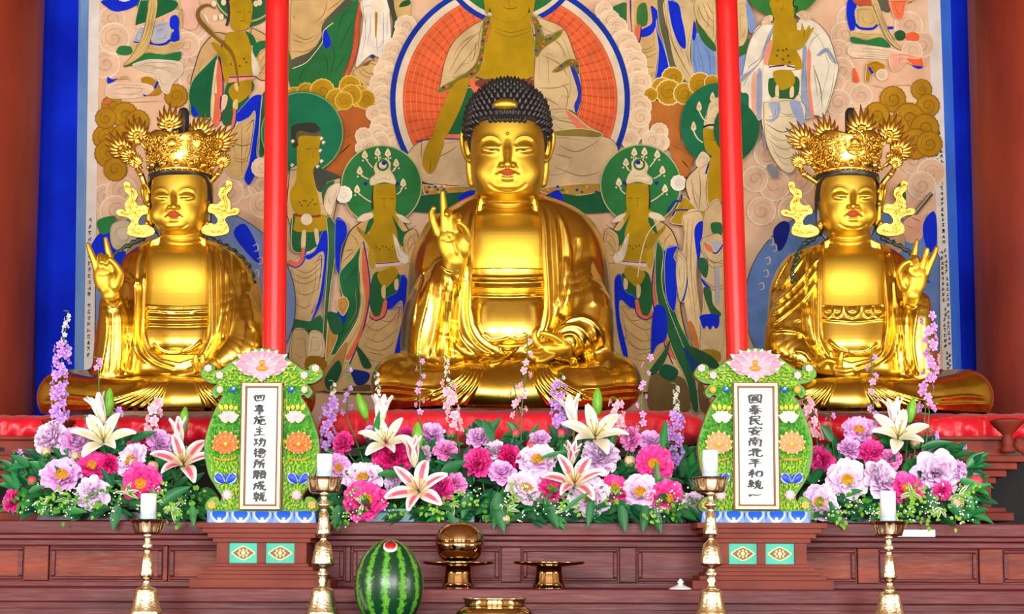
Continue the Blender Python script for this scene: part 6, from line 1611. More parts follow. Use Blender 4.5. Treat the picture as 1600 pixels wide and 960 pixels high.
# calligraphy: brush strokes on a 10 x 10 square per character (x right, y down), each stroke a list of points
CH = {
'四': [[(1.5, 2.5), (1.7, 5), (2.2, 7.5)], [(1.5, 2.6), (5, 2.2), (8.3, 1.8), (8.2, 4.5), (7.6, 7.2)], [(4, 2.8), (3.9, 4.4), (3.2, 5.6)], [(6, 2.6), (5.9, 4.2), (6.6, 5)], [(2.4, 7.3), (5, 7.0), (7.6, 6.8)]],
'事': [[(1.6, 2), (5, 1.6), (8.6, 1.4)], [(3.2, 2.9), (3.3, 4.2)], [(3.2, 2.9), (6.6, 2.6), (6.4, 3.9), (3.4, 4.2)], [(2.4, 5.3), (6.8, 4.9), (6.7, 7.2), (2.6, 7.5)], [(1, 6.4), (5, 6.1), (9, 5.9)], [(5, 0.3), (5.1, 5), (5, 9.6), (3.9, 8.9)]],
'施': [[(2.6, 0.6), (3.1, 1.6)], [(0.8, 2.8), (2.8, 2.4), (4.6, 2.1)], [(2.6, 2.6), (2.3, 5.5), (0.8, 9)], [(2.5, 4.6), (4.3, 4.4), (4.1, 7.4), (3.4, 8.6)], [(6.2, 0.5), (5.6, 2), (5, 3)], [(5.8, 2.0), (7.6, 1.7), (9, 1.5)], [(4.9, 5.4), (7, 4.8), (8.6, 4.3), (8.4, 6.4)], [(6.9, 3.2), (6.9, 6.8)], [(5.6, 4.2), (5.6, 8), (6.6, 8.9), (9.2, 8.6), (9.3, 7.4)]],
'主': [[(4.6, 0.5), (5.5, 1.6)], [(2.2, 3), (5, 2.7), (7.8, 2.4)], [(2.6, 5.6), (5, 5.3), (7.4, 5.1)], [(5, 2.8), (5.1, 5.5), (5, 8.6)], [(0.8, 8.8), (5, 8.5), (9.3, 8.4)]],
'功': [[(0.8, 2.6), (2.4, 2.3), (4, 2.0)], [(2.4, 2.4), (2.5, 6.6)], [(0.6, 7.4), (2.4, 6.7), (4.4, 5.7)], [(4.4, 3.6), (7, 3.2), (9, 2.9), (8.8, 6), (8, 9), (6.9, 8.2)], [(6.5, 0.8), (6.4, 4), (5.6, 6.8), (4, 9)]],
'德': [[(2.8, 0.6), (1.9, 2.2), (0.8, 3.4)], [(3, 2.8), (2, 4.6), (0.6, 6)], [(2.1, 5), (2.1, 9.4)], [(4.2, 1.6), (6.6, 1.3), (9, 1.2)], [(6.5, 0.3), (6.4, 2.4)], [(4.4, 2.9), (8.8, 2.6), (8.5, 4.3), (4.7, 4.5), (4.4, 2.9)], [(5.8, 2.9), (5.9, 4.3)], [(7.2, 2.8), (7.2, 4.2)], [(4.1, 5.7), (6.6, 5.4), (9.2, 5.3)], [(4, 7), (3.6, 8.4)], [(5.2, 6.6), (5.4, 8.6), (6.6, 9.2), (8.2, 8.8), (8.2, 7.9)], [(6.6, 6.4), (7, 7.2)], [(8.6, 6.4), (9.4, 7.4)]],
'所': [[(1.4, 1.6), (3, 1.2), (4.4, 0.8)], [(1.8, 2.8), (1.7, 6), (0.5, 9.2)], [(1.8, 3.0), (4.2, 2.7), (4, 5), (1.8, 5.3)], [(8.6, 0.8), (7.2, 1.6), (5.8, 2.0)], [(5.9, 2.2), (5.8, 5.4), (4.6, 9)], [(5.9, 4.6), (7.6, 4.2), (9.4, 4)], [(7.7, 4.4), (7.7, 9.6)]],
'願': [[(0.8, 1.2), (3, 1.0), (5, 0.8)], [(1.2, 1.4), (1.2, 5), (0.3, 9)], [(2.2, 2.4), (4.4, 2.2), (4.3, 4.4), (2.3, 4.6), (2.2, 2.4)], [(2.3, 3.5), (4.3, 3.3)], [(3.2, 4.8), (3.2, 8.6), (2.6, 8.2)], [(2.1, 6), (1.6, 7.4)], [(4.2, 5.8), (4.8, 7)], [(5.4, 1.2), (7.4, 1.0), (9.4, 0.8)], [(7.2, 1.2), (6.9, 2.4)], [(6, 2.6), (9, 2.4), (8.8, 6.4), (6.1, 6.6), (6, 2.6)], [(6.1, 3.9), (8.9, 3.7)], [(6.1, 5.2), (8.8, 5)], [(6.6, 7.2), (5.6, 9)], [(8.2, 7), (9.4, 8.8)]],
'成': [[(1.4, 3), (5, 2.5), (9, 2.1)], [(1.6, 3.1), (1.5, 6), (0.4, 9.2)], [(1.8, 5), (4, 4.7), (3.9, 7.4), (3, 7)], [(5.2, 0.6), (5.6, 4), (7, 7.6), (9.2, 9.2), (9.4, 7.6)], [(8.2, 4), (7, 6.6), (4.8, 9)], [(7, 0.6), (8, 1.5)]],
'就': [[(2.4, 0.4), (2.9, 1.3)], [(0.5, 2.2), (2.6, 1.9), (4.7, 1.7)], [(1.2, 3.2), (4, 3.0), (3.9, 4.6), (1.3, 4.8), (1.2, 3.2)], [(2.6, 4.9), (2.7, 9), (1.9, 8.4)], [(1.4, 6), (0.6, 7.6)], [(3.6, 5.9), (4.5, 7.2)], [(4.8, 3.6), (7, 3.2), (9.3, 3.0)], [(6.4, 0.8), (6.3, 4.4), (4.8, 8.8)], [(7.4, 3.6), (7.2, 7.8), (8.2, 9), (9.6, 8.6), (9.6, 7.2)], [(7.8, 0.9), (8.8, 2)]],
'國': [[(1.2, 1.4), (1.2, 5), (1.4, 9.2)], [(1.2, 1.4), (5, 1.0), (8.8, 0.9), (8.8, 5), (8.5, 9.4)], [(1.5, 8.8), (5, 8.6), (8.4, 8.5)], [(2.6, 3.2), (5, 2.9), (7.6, 2.7)], [(2.8, 4.3), (4.6, 4.1), (4.5, 5.5), (2.9, 5.7), (2.8, 4.3)], [(2.4, 7.2), (3.8, 6.8), (5, 6.4)], [(5.3, 1.9), (5.6, 4.6), (6.6, 6.8), (7.6, 7.4), (7.7, 6.4)], [(7.2, 4), (6.4, 5.6), (5.2, 7.2)], [(6.6, 1.8), (7.2, 2.4)]],
'泰': [[(2.2, 1.6), (5, 1.3), (7.8, 1.1)], [(2.6, 2.9), (5, 2.6), (7.4, 2.5)], [(1, 4.4), (5, 4.0), (9.2, 3.8)], [(5, 0.3), (4.4, 3.4), (2.6, 5.8), (0.6, 7.4)], [(5.6, 4), (7, 5.8), (9.6, 7.2)], [(5, 5.2), (5.1, 9.4), (4.2, 9)], [(3.2, 6.2), (4, 6.9)], [(2.6, 8.8), (4.2, 7.8)], [(6.8, 5.9), (5.6, 7)], [(5.6, 7.2), (7.4, 8.8)]],
'民': [[(2, 1.2), (5, 1.0), (7.8, 0.9), (7.6, 3.4)], [(2, 3.6), (4.8, 3.4), (7.5, 3.3)], [(2.1, 1.3), (2.2, 5), (1.9, 9), (4.4, 7.4)], [(1.6, 5.6), (5, 5.3), (8.6, 5.0)], [(4.8, 3.6), (5.6, 6.4), (7.6, 8.8), (9.2, 9), (9.3, 7.6)]],
'安': [[(4.8, 0.3), (5.4, 1.2)], [(1.2, 2), (0.9, 3.6)], [(1.3, 2.4), (5, 2.0), (9, 1.8), (8.4, 3.2)], [(4.8, 3), (3.6, 5.6), (2.8, 6.8), (5.4, 7.8), (8.2, 9.4)], [(7.2, 4.4), (5.8, 7), (3.4, 8.6), (1.4, 9.4)], [(0.6, 5.6), (5, 5.0), (9.4, 4.6)]],
'南': [[(1.2, 2), (5, 1.6), (8.8, 1.4)], [(5, 0.2), (4.8, 3.2)], [(1.4, 3.6), (1.4, 6), (1.2, 9.4)], [(1.5, 3.7), (5, 3.4), (8.6, 3.2), (8.6, 6), (8.4, 9.4), (7.4, 8.8)], [(3.6, 4.2), (4.2, 5)], [(6.4, 4.1), (5.8, 5)], [(3, 5.6), (5, 5.4), (7, 5.3)], [(3, 7.2), (5, 7), (7.2, 6.9)], [(5, 5.4), (5, 9.4)]],
'北': [[(0.6, 3.6), (2.2, 3.3), (3.8, 3)], [(3.8, 1), (3.9, 5), (3.8, 9)], [(0.6, 8), (2.2, 7.2), (3.8, 6.2)], [(8.8, 2.4), (7.6, 3.6), (6.2, 4.6)], [(6, 0.9), (6, 5), (6.2, 8), (7.6, 8.8), (9.4, 8.4), (9.5, 7)]],
'平': [[(1.8, 1.6), (5, 1.3), (8.2, 1.1)], [(3, 2.6), (3.9, 4)], [(7.2, 2.4), (6.2, 4)], [(0.8, 5.4), (5, 5.0), (9.4, 4.7)], [(5, 1.4), (5.1, 5), (5, 9.6)]],
'和': [[(4, 0.8), (2.8, 1.5), (1.4, 1.9)], [(0.6, 3.8), (2.8, 3.4), (4.8, 3.1)], [(2.9, 1.6), (3, 5), (2.9, 9.4)], [(2.8, 3.8), (1.8, 5.6), (0.5, 7)], [(3.2, 4.4), (4.8, 5.8)], [(5.8, 3.2), (5.9, 7.6)], [(5.8, 3.3), (9.2, 2.9), (9, 7.2), (6, 7.4)]],
'統': [[(2.8, 0.5), (1.4, 2.4), (2.8, 3)], [(3.6, 1.8), (1.2, 4.8), (3.6, 4.5)], [(3.4, 3.6), (4.2, 5)], [(2.4, 5), (2.4, 8)], [(1, 6), (0.6, 8)], [(3.6, 6), (4.2, 7.4)], [(6.8, 0.4), (7.4, 1.4)], [(4.8, 2.2), (7, 1.9), (9.2, 1.7)], [(6.8, 2.2), (5.6, 4.2), (8.4, 3.9)], [(7.8, 3), (8.8, 4.4)], [(6.2, 4.8), (6, 7), (4.4, 9.2)], [(7.6, 4.7), (7.5, 8), (8.4, 9), (9.6, 8.4), (9.6, 7.2)]],
'一': [[(0.8, 5.6), (3, 4.6), (6, 5.0), (9.2, 4.4)]],
}

def write_char(b, ch, place, size):
    """place(u, v) -> world point for u, v in 0..1 of the character's square; raised ink"""
    q = 0
    for st in CH[ch]:
        sm = smooth_curve([np.array(p, float) / 10 for p in st], 5) if len(st) > 2 else [np.array(st[0], float) / 10 * (1 - t) + np.array(st[1], float) / 10 * t for t in np.linspace(0, 1, 6)]
        m = len(sm)
        L, R = [], []
        for i, p in enumerate(sm):
            t = sm[min(i + 1, m - 1)] - sm[max(i - 1, 0)]
            t = t / (np.linalg.norm(t) + 1e-9)
            nrm = np.array([-t[1], t[0]])
            w = i / (m - 1)
            heavy = 0.62 + 0.75 * abs(t[1]) * 0.35 + 0.25 * abs(t[0] * t[1])
            wd = 0.105 * heavy * (1.15 - 0.55 * w + 0.45 * math.exp(-(w / 0.16) ** 2)) * (0.35 + 0.65 * min(1, (1 - w) / 0.12 + 0.2))
            L.append(p + nrm * wd); R.append(p - nrm * wd)
        off = 0.0002 + 0.00004 * (q % 5); q += 1
        vs_ = [place(p[0], p[1], off) for p in L] + [place(p[0], p[1], off) for p in R]
        fs_ = [(i, i + 1, m + i + 1, m + i) for i in range(m - 1)]
        b.add(vs_, fs_, smooth=False)

def gauss_petal(b, c, ang, L, W, s, col, edge, cup=0.3, lift=0.0):
    """painted carved petal seen from the front: c base point, ang from up (deg clockwise)"""
    d = np.array([math.sin(math.radians(ang)), 0, math.cos(math.radians(ang))]); sd = np.array([d[2], 0, -d[0]])
    nl, nw = 7, 6
    vs_ = []
    for i in range(nl + 1):
        t = i / nl
        w = W * (math.sin(math.pi * min(1, 0.12 + 0.88 * t) * 0.98) ** 0.7) * (0.75 + 0.5 * t) * 0.62
        for j in range(nw + 1):
            v = -1 + 2 * j / nw
            dep = -lift - cup * W * (1 - v * v) * (0.4 + 0.6 * math.sin(math.pi * t)) - 1.5 * t
            vs_.append(np.asarray(c) + s * (d * L * t * (1 - 0.08 * v * v) + sd * w * v + np.array([0, dep, 0])))
    for i in range(nl):
        for j in range(nw):
            e = (i == nl - 1) or j in (0, nw - 1)
            ids = (i * (nw + 1) + j, i * (nw + 1) + j + 1, (i + 1) * (nw + 1) + j + 1, (i + 1) * (nw + 1) + j)
            k = 0.55 + 0.45 * (i / nl)
            inner = tuple(col[q] * (1 - 0.25 * (1 - k)) for q in range(3))
            b.add([vs_[q] for q in ids], [(0, 1, 2, 3)], 0, edge if e else inner)

def tablet(label, px0, text, frame_off, papermat, peony):
    """px0: photo x of the tablet's middle line"""
    Y = -0.30
    s = S(Y, 700)
    root = thing('memorial_tablet', label, 'memorial tablet', P(px0, 818, Y))
    W = lambda x, y, d=0.0: P(px0 + x, y, Y - d * s)
    k = lambda *c: srgb(*c)
    rng = random.Random(int(px0))
    # --- pierced and carved board: outline (x from the middle, photo y)
    half = [(0, 800), (72, 800), (86, 797), (87, 788), (79, 779), (70, 778), (66, 786), (62, 776), (72, 760), (82, 742), (87, 720), (89, 700), (86, 680), (78, 655), (68, 632), (60, 620), (66, 617), (72, 622), (78, 614), (74, 606), (69, 600), (81, 598), (94, 588), (91, 576), (82, 570), (74, 574), (74, 580), (62, 578), (54, 572), (40, 562), (24, 552), (10, 547), (0, 545.5)]
    outline = half + [(-x, y) for x, y in half[-2:0:-1]]
    cu = bpy.data.curves.new('c', 'CURVE'); cu.dimensions = '2D'; cu.fill_mode = 'BOTH'; cu.extrude = 9 * s; cu.bevel_depth = 1.6 * s; cu.bevel_resolution = 2
    sp = cu.splines.new('POLY'); sm = smooth_curve([np.array(p, float) for p in outline], 4, True)
    sp.points.add(len(sm) - 1); sp.use_cyclic_u = True
    o0 = W(0, 700)
    for i, q in enumerate(sm):
        w = W(q[0], q[1]) - o0; sp.points[i].co = (w[0], w[2], 0, 1)
    tmp = bpy.data.objects.new('tmp', cu); COL.objects.link(tmp)
    me = bpy.data.meshes.new_from_object(tmp.evaluated_get(bpy.context.evaluated_depsgraph_get()))
    bpy.data.objects.remove(tmp); bpy.data.curves.remove(cu)
    me.transform(Matrix.Translation(Vector(o0) + Vector((0, 8 * s, 0))) @ Matrix.Rotation(math.pi / 2, 4, 'X'))
    board = mesh_obj('carved_board', me, [M['t_edge'], M['t_ground']], root)
    for f in me.polygons:
        if f.normal[1] < -0.9: f.material_index = 1
    # --- painted leaf carving over the board: hundreds of small green leaf blades
    ol = np.array([(q[0], q[1]) for q in sm])
    def inside(x, y, m=0):
        n = len(ol); r = False; dmin = 1e9
        j = n - 1
        for i in range(n):
            xi, yi = ol[i]; xj, yj = ol[j]
            if (yi > y) != (yj > y) and x < (xj - xi) * (y - yi) / (yj - yi) + xi: r = not r
            dmin = min(dmin, (x - xi) ** 2 + (y - yi) ** 2); j = i
        return r and dmin > m * m
    b = MB()
    greens = [k(60, 176, 30), k(120, 196, 34), k(160, 208, 44), k(190, 218, 60), k(30, 140, 40), k(214, 230, 100)]
    y = 560
    while y < 799:
        x = -94
        while x < 95:
            xx, yy = x + rng.uniform(-1.5, 1.5), y + rng.uniform(-2, 2)
            fr = abs(xx) < 33 and yy > 600
            if not fr and inside(xx, yy, 3.2):
                if yy < 604: gi = rng.choice((1, 2, 2, 3, 3, 5))
                elif yy < 625: gi = rng.choice((0, 4, 0, 1))
                elif 650 < yy < 690: gi = rng.choice((0, 0, 4, 1))
                elif 715 < yy < 745: gi = rng.choice((1, 2, 2, 3))
                elif yy > 755: gi = rng.choice((2, 3, 3, 2, 1))
                else: gi = rng.choice((0, 1, 1, 2))
                a = (xx / 3.5) + rng.uniform(-22, 22) if yy > 604 else math.copysign(70, xx) + rng.uniform(-50, 50)
                d = np.array([math.sin(math.radians(a)), 0, math.cos(math.radians(a))]); sd = np.array([d[2], 0, -d[0]])
                c = W(xx, yy, 10.6)
                L = rng.uniform(5, 7.5); w = 1.5
                e = s * np.array([0, -1.6, 0])
                col = greens[gi]
                vs_ = [c - d * L * s * 0.5, c - sd * w * s, c + d * L * s * 0.55, c + sd * w * s, c + e]
                b.add(vs_, [(0, 1, 4), (1, 2, 4), (2, 3, 4), (3, 0, 4)], 0, col, False)
            x += 3.6
        y += 4.6
    o = b.build('painted_leaves', M['t_green'], board, color=True)
    o['kind'] = 'stuff'
    # --- big crest flower
    b = MB()
    pk, pe = k(228, 150, 176), k(246, 214, 214)
    c = W(0, 577, 12)
    for a, L in ((-92, 34), (92, 34), (-78, 44), (78, 44), (-60, 42), (60, 42), (-40, 36), (40, 36), (-20, 31), (20, 31), (0, 30)):
        gauss_petal(b, c, a, L * 1.08, 16, s, pk, pe, lift=1)
    for a, L in ((-105, 22), (105, 22), (-70, 25), (70, 25), (-38, 21), (38, 21), (0, 20), (-140, 18), (140, 18), (180, 20)):
        gauss_petal(b, c, a, L * 1.05, 13, s, k(236, 176, 196), pe, lift=5)
    b.ball(W(0, 576, 20), (10 * s, 5 * s, 4.5 * s), 14, 8, 0, k(240, 150, 60)); b.ball(W(0, 567, 21), (4.5 * s, 4 * s, 4.5 * s), 12, 8, 0, k(214, 156, 30))
    b.build('crest_flower', M['petal_paint'], board, color=True)
    # --- flowers down both sides
    oc, oe = (k(228, 104, 40), k(246, 190, 100)) if not peony else (k(226, 150, 100), k(252, 216, 140))
    for sg in (-1, 1):
        b = MB(); c = W(sg * 57, 697, 12)
        for a, L in ((-100, 21), (100, 21), (-72, 23), (72, 23), (-48, 24), (48, 24), (-24, 24), (24, 24), (0, 24)): gauss_petal(b, c, a, L, 12, s, oc, oe, lift=1)
        for a, L in ((-115, 17), (115, 17), (-60, 16), (60, 16), (-30, 15), (30, 15), (0, 15), (180, 13), (150, 15), (-150, 15)): gauss_petal(b, c, a, L, 10, s, oc, oe, lift=4)
        b.ball(W(sg * 57, 694, 18), (3.4 * s, 3 * s, 3.4 * s), 10, 6, 0, k(252, 214, 60))
        b.tube([W(sg * 57 + q, 716 + 0.012 * q * -q + 3.4, 12) for q in (-16, -8, 0, 8, 16)], 1.6 * s, 6, 0, k(214, 150, 60))
        b.build('side_flower', M['petal_paint'], board, color=True)
        b = MB(); c = W(sg * 52, 654, 12)
        wh, we = (k(240, 196, 200), k(252, 232, 214)) if not peony else (k(244, 224, 222), k(255, 248, 236))
        for a, L in ((-75, 17), (75, 17), (-40, 14), (40, 14), (0, 12), (-110, 12), (110, 12)): gauss_petal(b, c, a, L, 9, s, wh, we, lift=1)
        b.build('side_blossom', M['petal_paint'], board, color=True)
        b = MB()
        for q in (-9, -3, 3, 9): gauss_petal(b, W(sg * 52 + q, 641, 11), q * 4, 9 + 0.2 * q * sg, 5, s, k(244, 200, 40), k(252, 226, 110), lift=2)
        b.build('yellow_blossom', M['petal_paint'], board, color=True)
        b = MB()
        for q in (-1, 1):
            c = W(sg * 57 + q * 3, 755, 11)
            gauss_petal(b, c, q * 42, 20, 13, s, k(24, 74, 214), k(190, 208, 246), lift=2); gauss_petal(b, c, q * 18, 16, 9, s, k(20, 60, 200), k(40, 90, 224), lift=1)
        b.build('blue_blossom', M['petal_paint'], board, color=True)
        b = MB(); c = W(sg * 54, 774, 12)
        for a in range(0, 360, 45): gauss_petal(b, c, a, 8.5, 7, s, k(234, 170, 180), k(240, 200, 200), lift=2)
        for a in range(20, 360, 72): gauss_petal(b, c, a, 5.5, 5, s, k(246, 210, 214), k(250, 226, 226), lift=4)
        b.build('pink_bud', M['petal_paint'], board, color=True)
        b = MB(); b.ball(W(sg * 45.5, 609, 12), (5.5 * s, 3 * s, 4.5 * s), 12, 8, 0, k(30, 90, 210)); b.ball(W(sg * 45.5 + 1, 607, 14.5), (2.4 * s, 1.6 * s, 2 * s), 8, 6, 0, k(180, 210, 250))
        b.build('blue_jewel', M['petal_paint'], board, color=True); b = MB()
        b.ball(W(sg * 66, 609, 12), (5.5 * s, 3.4 * s, 6 * s), 10, 8, 0, k(240, 196, 176) if not peony else k(244, 172, 60))
        b.build('corner_jewel', M['petal_paint'], board, color=True)
        for (x, yy, r) in ((84, 576, 6.2), (66, 587, 6), (78, 790, 6.5)):
            c = W(sg * x, yy, 12); b = MB()
            col = k(244, 196, 206) if yy < 700 else k(232, 176, 90)
            for a in range(0, 360, 60): gauss_petal(b, c, a, r, r * 0.9, s, col, tuple(min(1, v * 1.15) for v in col), lift=2)
            b.ball(W(sg * x, yy, 14), (r * 0.4 * s, r * 0.35 * s, r * 0.4 * s), 8, 6, 0, col)
            b.build('corner_bud', M['petal_paint'], board, color=True)
    # --- frame, paper, writing
    fx, t0, t1 = 32.5, 600.5, 796.5
    def frame(name, ox, oy0, oy1, th, d, mat, parent):
        b = MB()
        A, C = W(-ox, oy1, 0), W(ox, oy0, 0)
        y0, y1 = Y - d * s, Y - 6 * s
        t = th * s
        b.box(A[0], C[0], y0, y1, A[2], A[2] + t); b.box(A[0], C[0], y0, y1, C[2] - t, C[2])
        b.box(A[0], A[0] + t, y0, y1, A[2] + t, C[2] - t); b.box(C[0] - t, C[0], y0, y1, A[2] + t, C[2] - t)
        return bevel(b.build(name, mat, parent), 0.0012)
    frame('outer_frame', fx + 2.6, t0 - 1.5, t1 + 1.5, 3.2, 13, M['brownline'], root)
    fr = frame('gilt_frame', fx, t0, t1, 4.6, 17, M['gilt'], root)
    frame('frame_lining', fx - 4, t0 + 4, t1 - 4, 3.6, 14.5, M['brownline'], fr)
    b = MB(); A, C = W(-fx + 5, t1 - 5), W(fx - 5, t0 + 5)
    b.box(A[0], C[0], Y - 12.5 * s, Y - 8 * s, A[2], C[2])
    pap = b.build('paper', papermat, root)
    n = len(text)
    y0, y1, cx, hw = frame_off
    step = (y1 - y0) / n
    for i, chh in enumerate(text):
        top = y0 + step * i
        b = MB()
        place = lambda u, v, off, top=top: P(px0 + cx + (u - 0.5) * 2 * hw, top + v * step * 0.95, Y - 12.5 * s - off)
        write_char(b, chh, place, 1)
        b.build('brush_character', M['ink'], pap)
    # --- blue lotus base
    b = MB()
    for layer in range(2):
        for q in range(5):
            x = (q - 2) * 33.5
            c = W(x, 818, 14)
            nl, nw = 20, 26
            vs_ = []
            for i in range(nl + 1):
                t = i / nl
                for j in range(nw + 1):
                    v = -1 + 2 * j / nw
                    hh = 18.5 * math.sin(t * math.pi / 2)
                    wd = 17 * (1 - 0.12 * t)
                    dep = -6 - 9 * math.cos(t * math.pi / 2) * (1 - 0.25 * v * v) - 3 * (1 - v * v)
                    vs_.append(W(x + wd * v, 817.5 - hh * (1 - 0.10 * v ** 4), 8 - dep + 8))
            for i in range(nl):
                for j in range(nw):
                    t, v = (i + 0.5) / nl, -1 + 2 * (j + 0.5) / nw
                    r = (v / 0.80) ** 2 + ((t - 0.66) / 0.60) ** 2
                    notch = abs(v) < 0.14 and t < 0.30
                    col = k(28, 92, 220) if r < 0.8 and not notch else (k(178, 204, 250) if r < 1.3 else k(112, 156, 236))
                    ids = (i * (nw + 1) + j, i * (nw + 1) + j + 1, (i + 1) * (nw + 1) + j + 1, (i + 1) * (nw + 1) + j)
                    b.add([vs_[z] for z in ids], [(0, 1, 2, 3)], 0, col)
        break
    A, C = W(-84, 819), W(84, 800)
    b.box(A[0], C[0], Y - 16 * s, Y + 26 * s, A[2], C[2], 0, k(50, 92, 196))
    b.build('lotus_base', M['blue_petal'], root, color=True)
    # ------------------------------------------------------------ stepped stand (a thing of its own)
    zs = lambda py: float(P(px0, py, -0.36)[2])
    dep0 = 0.0
    ztop = float(P(px0, 818.5, Y)[2])
    stand = thing('tablet_stand', label_stand(peony), 'stand', (P(px0, 920, Y)[0], Y, Z_SHELF))
    ss = S(-0.36, 870)
    xm = float(P(px0, 860, -0.36)[0]) + (1.5 if not peony else 8) * ss
    H_ = ztop - Z_SHELF
    levels = [(0.00, 0.135, 109), (0.135, 0.205, 98), (0.205, 0.265, 89), (0.265, 0.325, 81), (0.325, 0.375, 74)]
    for a, c, w in levels:
        b = MB(); b.box(xm - w * ss, xm + w * ss, -0.41 - (w - 74) * ss * 0.32, -0.165, Z_SHELF + a * H_, Z_SHELF + c * H_)
        bevel(b.build('base_step', M['redbrown'], stand), 0.002)
    b = MB()
    z0, z1 = Z_SHELF + 0.375 * H_, Z_SHELF + 0.695 * H_
    b.box(xm - 68 * ss, xm + 68 * ss, -0.385, -0.17, z0, z1)
    for x0, x1 in ((-70, -51), (-7, 6), (51, 70)): b.box(xm + x0 * ss, xm + x1 * ss, -0.40, -0.385, z0, z1)
    bevel(b.build('die', M['redbrown'], stand), 0.0015)
    for x0, x1 in ((-51, -7), (6, 51)):
        b = MB(); b.box(xm + x0 * ss, xm + x1 * ss, -0.389, -0.384, z0 + 0.001, z1 - 0.001)
        pn = b.build('painted_panel', M['teal'], stand)
        pn['label'] = 'turquoise painted panel'
        xc, zc = xm + (x0 + x1) / 2 * ss, (z0 + z1) / 2
        def oval(sc, y, col, b):
            n = 40; vs_ = [(xc, y, zc)]
            for i in range(n):
                a = 2 * math.pi * i / n
                r = 1 + 0.10 * math.cos(4 * a) + 0.05 * math.cos(8 * a)
                vs_.append((xc + 15.5 * sc * ss * r * math.cos(a), y, zc + 9.2 * sc * ss * r * math.sin(a)))
            b.add(vs_, [(0, i + 1, (i + 1) % n + 1) for i in range(n)], 0, col, False)
        b = MB(); oval(1.06, -0.3896, k(246, 226, 130), b); oval(0.9, -0.3900, k(110, 52, 26), b)
        for q in range(8):
            a = 2 * math.pi * q / 8
            b.ball((xc + 7.2 * ss * math.cos(a), -0.390, zc + 5.2 * ss * math.sin(a)), (1.9 * ss, 0.0012, 1.9 * ss), 10, 6, 0, k(250, 224, 130))
        b.ball((xc, -0.3905, zc), (3.2 * ss, 0.0014, 3.2 * ss), 12, 6, 0, k(252, 236, 180))
        b.build('floral_medallion', M['petal_paint'], pn, color=True)
    levels = [(0.695, 0.765, 76), (0.765, 0.84, 84), (0.84, 0.915, 92), (0.915, 1.0, 101)]
    for a, c, w in levels:
        b = MB(); b.box(xm - w * ss, xm + w * ss, -0.40 - (w - 70) * ss * 0.35, -0.165 , Z_SHELF + a * H_, Z_SHELF + c * H_)
        bevel(b.build('cornice_step', M['redbrown'], stand), 0.002)
    return root
def label_stand(peony):
    return 'red-brown stepped stand with two turquoise panels, under the ' + ('pure white paper tablet' if peony else 'greyish paper tablet')
tablet('green carved memorial tablet with orange side flowers and ten characters on greyish paper', 409.5, '四事施主功德所願成就', (615, 785.5, -4, 10.5), M['paper_g'], 0)
tablet('green carved memorial tablet with pale peach side flowers and ten characters on pure white paper', 1180, '國泰民安南北平和統一', (616, 783, 0, 12), M['paper_w'], 1)
# ------------------------------------------------------------------ brass ware, candles, melon
M['brass'] = plain('polished_brass', srgb(244, 236, 204), rough=0.12, metal=1.0)
M['brass_etched'] = plain('etched_brass', srgb(242, 232, 196), rough=0.18, metal=1.0, bump=0.22, bscale=160)
M['brass_dark'] = plain('aged_brass', srgb(190, 160, 116), rough=0.1, metal=1.0)
M['wax'] = plain('white_wax', srgb(240, 240, 250), rough=0.45, sss=0.4)
M['wax_low'] = plain('bluish_glass_cup', srgb(166, 196, 214), rough=0.2)
M['porcelain'] = plain('white_porcelain', srgb(236, 238, 244), rough=0.2)
def prof_px(px, Y, rows):
    """(radius px, photo y) rows -> lathe profile in metres above the lowest row; also the base point"""
    s = S(Y, 870); z0 = float(P(px, rows[-1][1], Y)[2])
    return [(r * s, float(P(px, y, Y)[2]) - z0) for r, y in rows][::-1], (float(P(px, 870, Y)[0]), Y, z0)
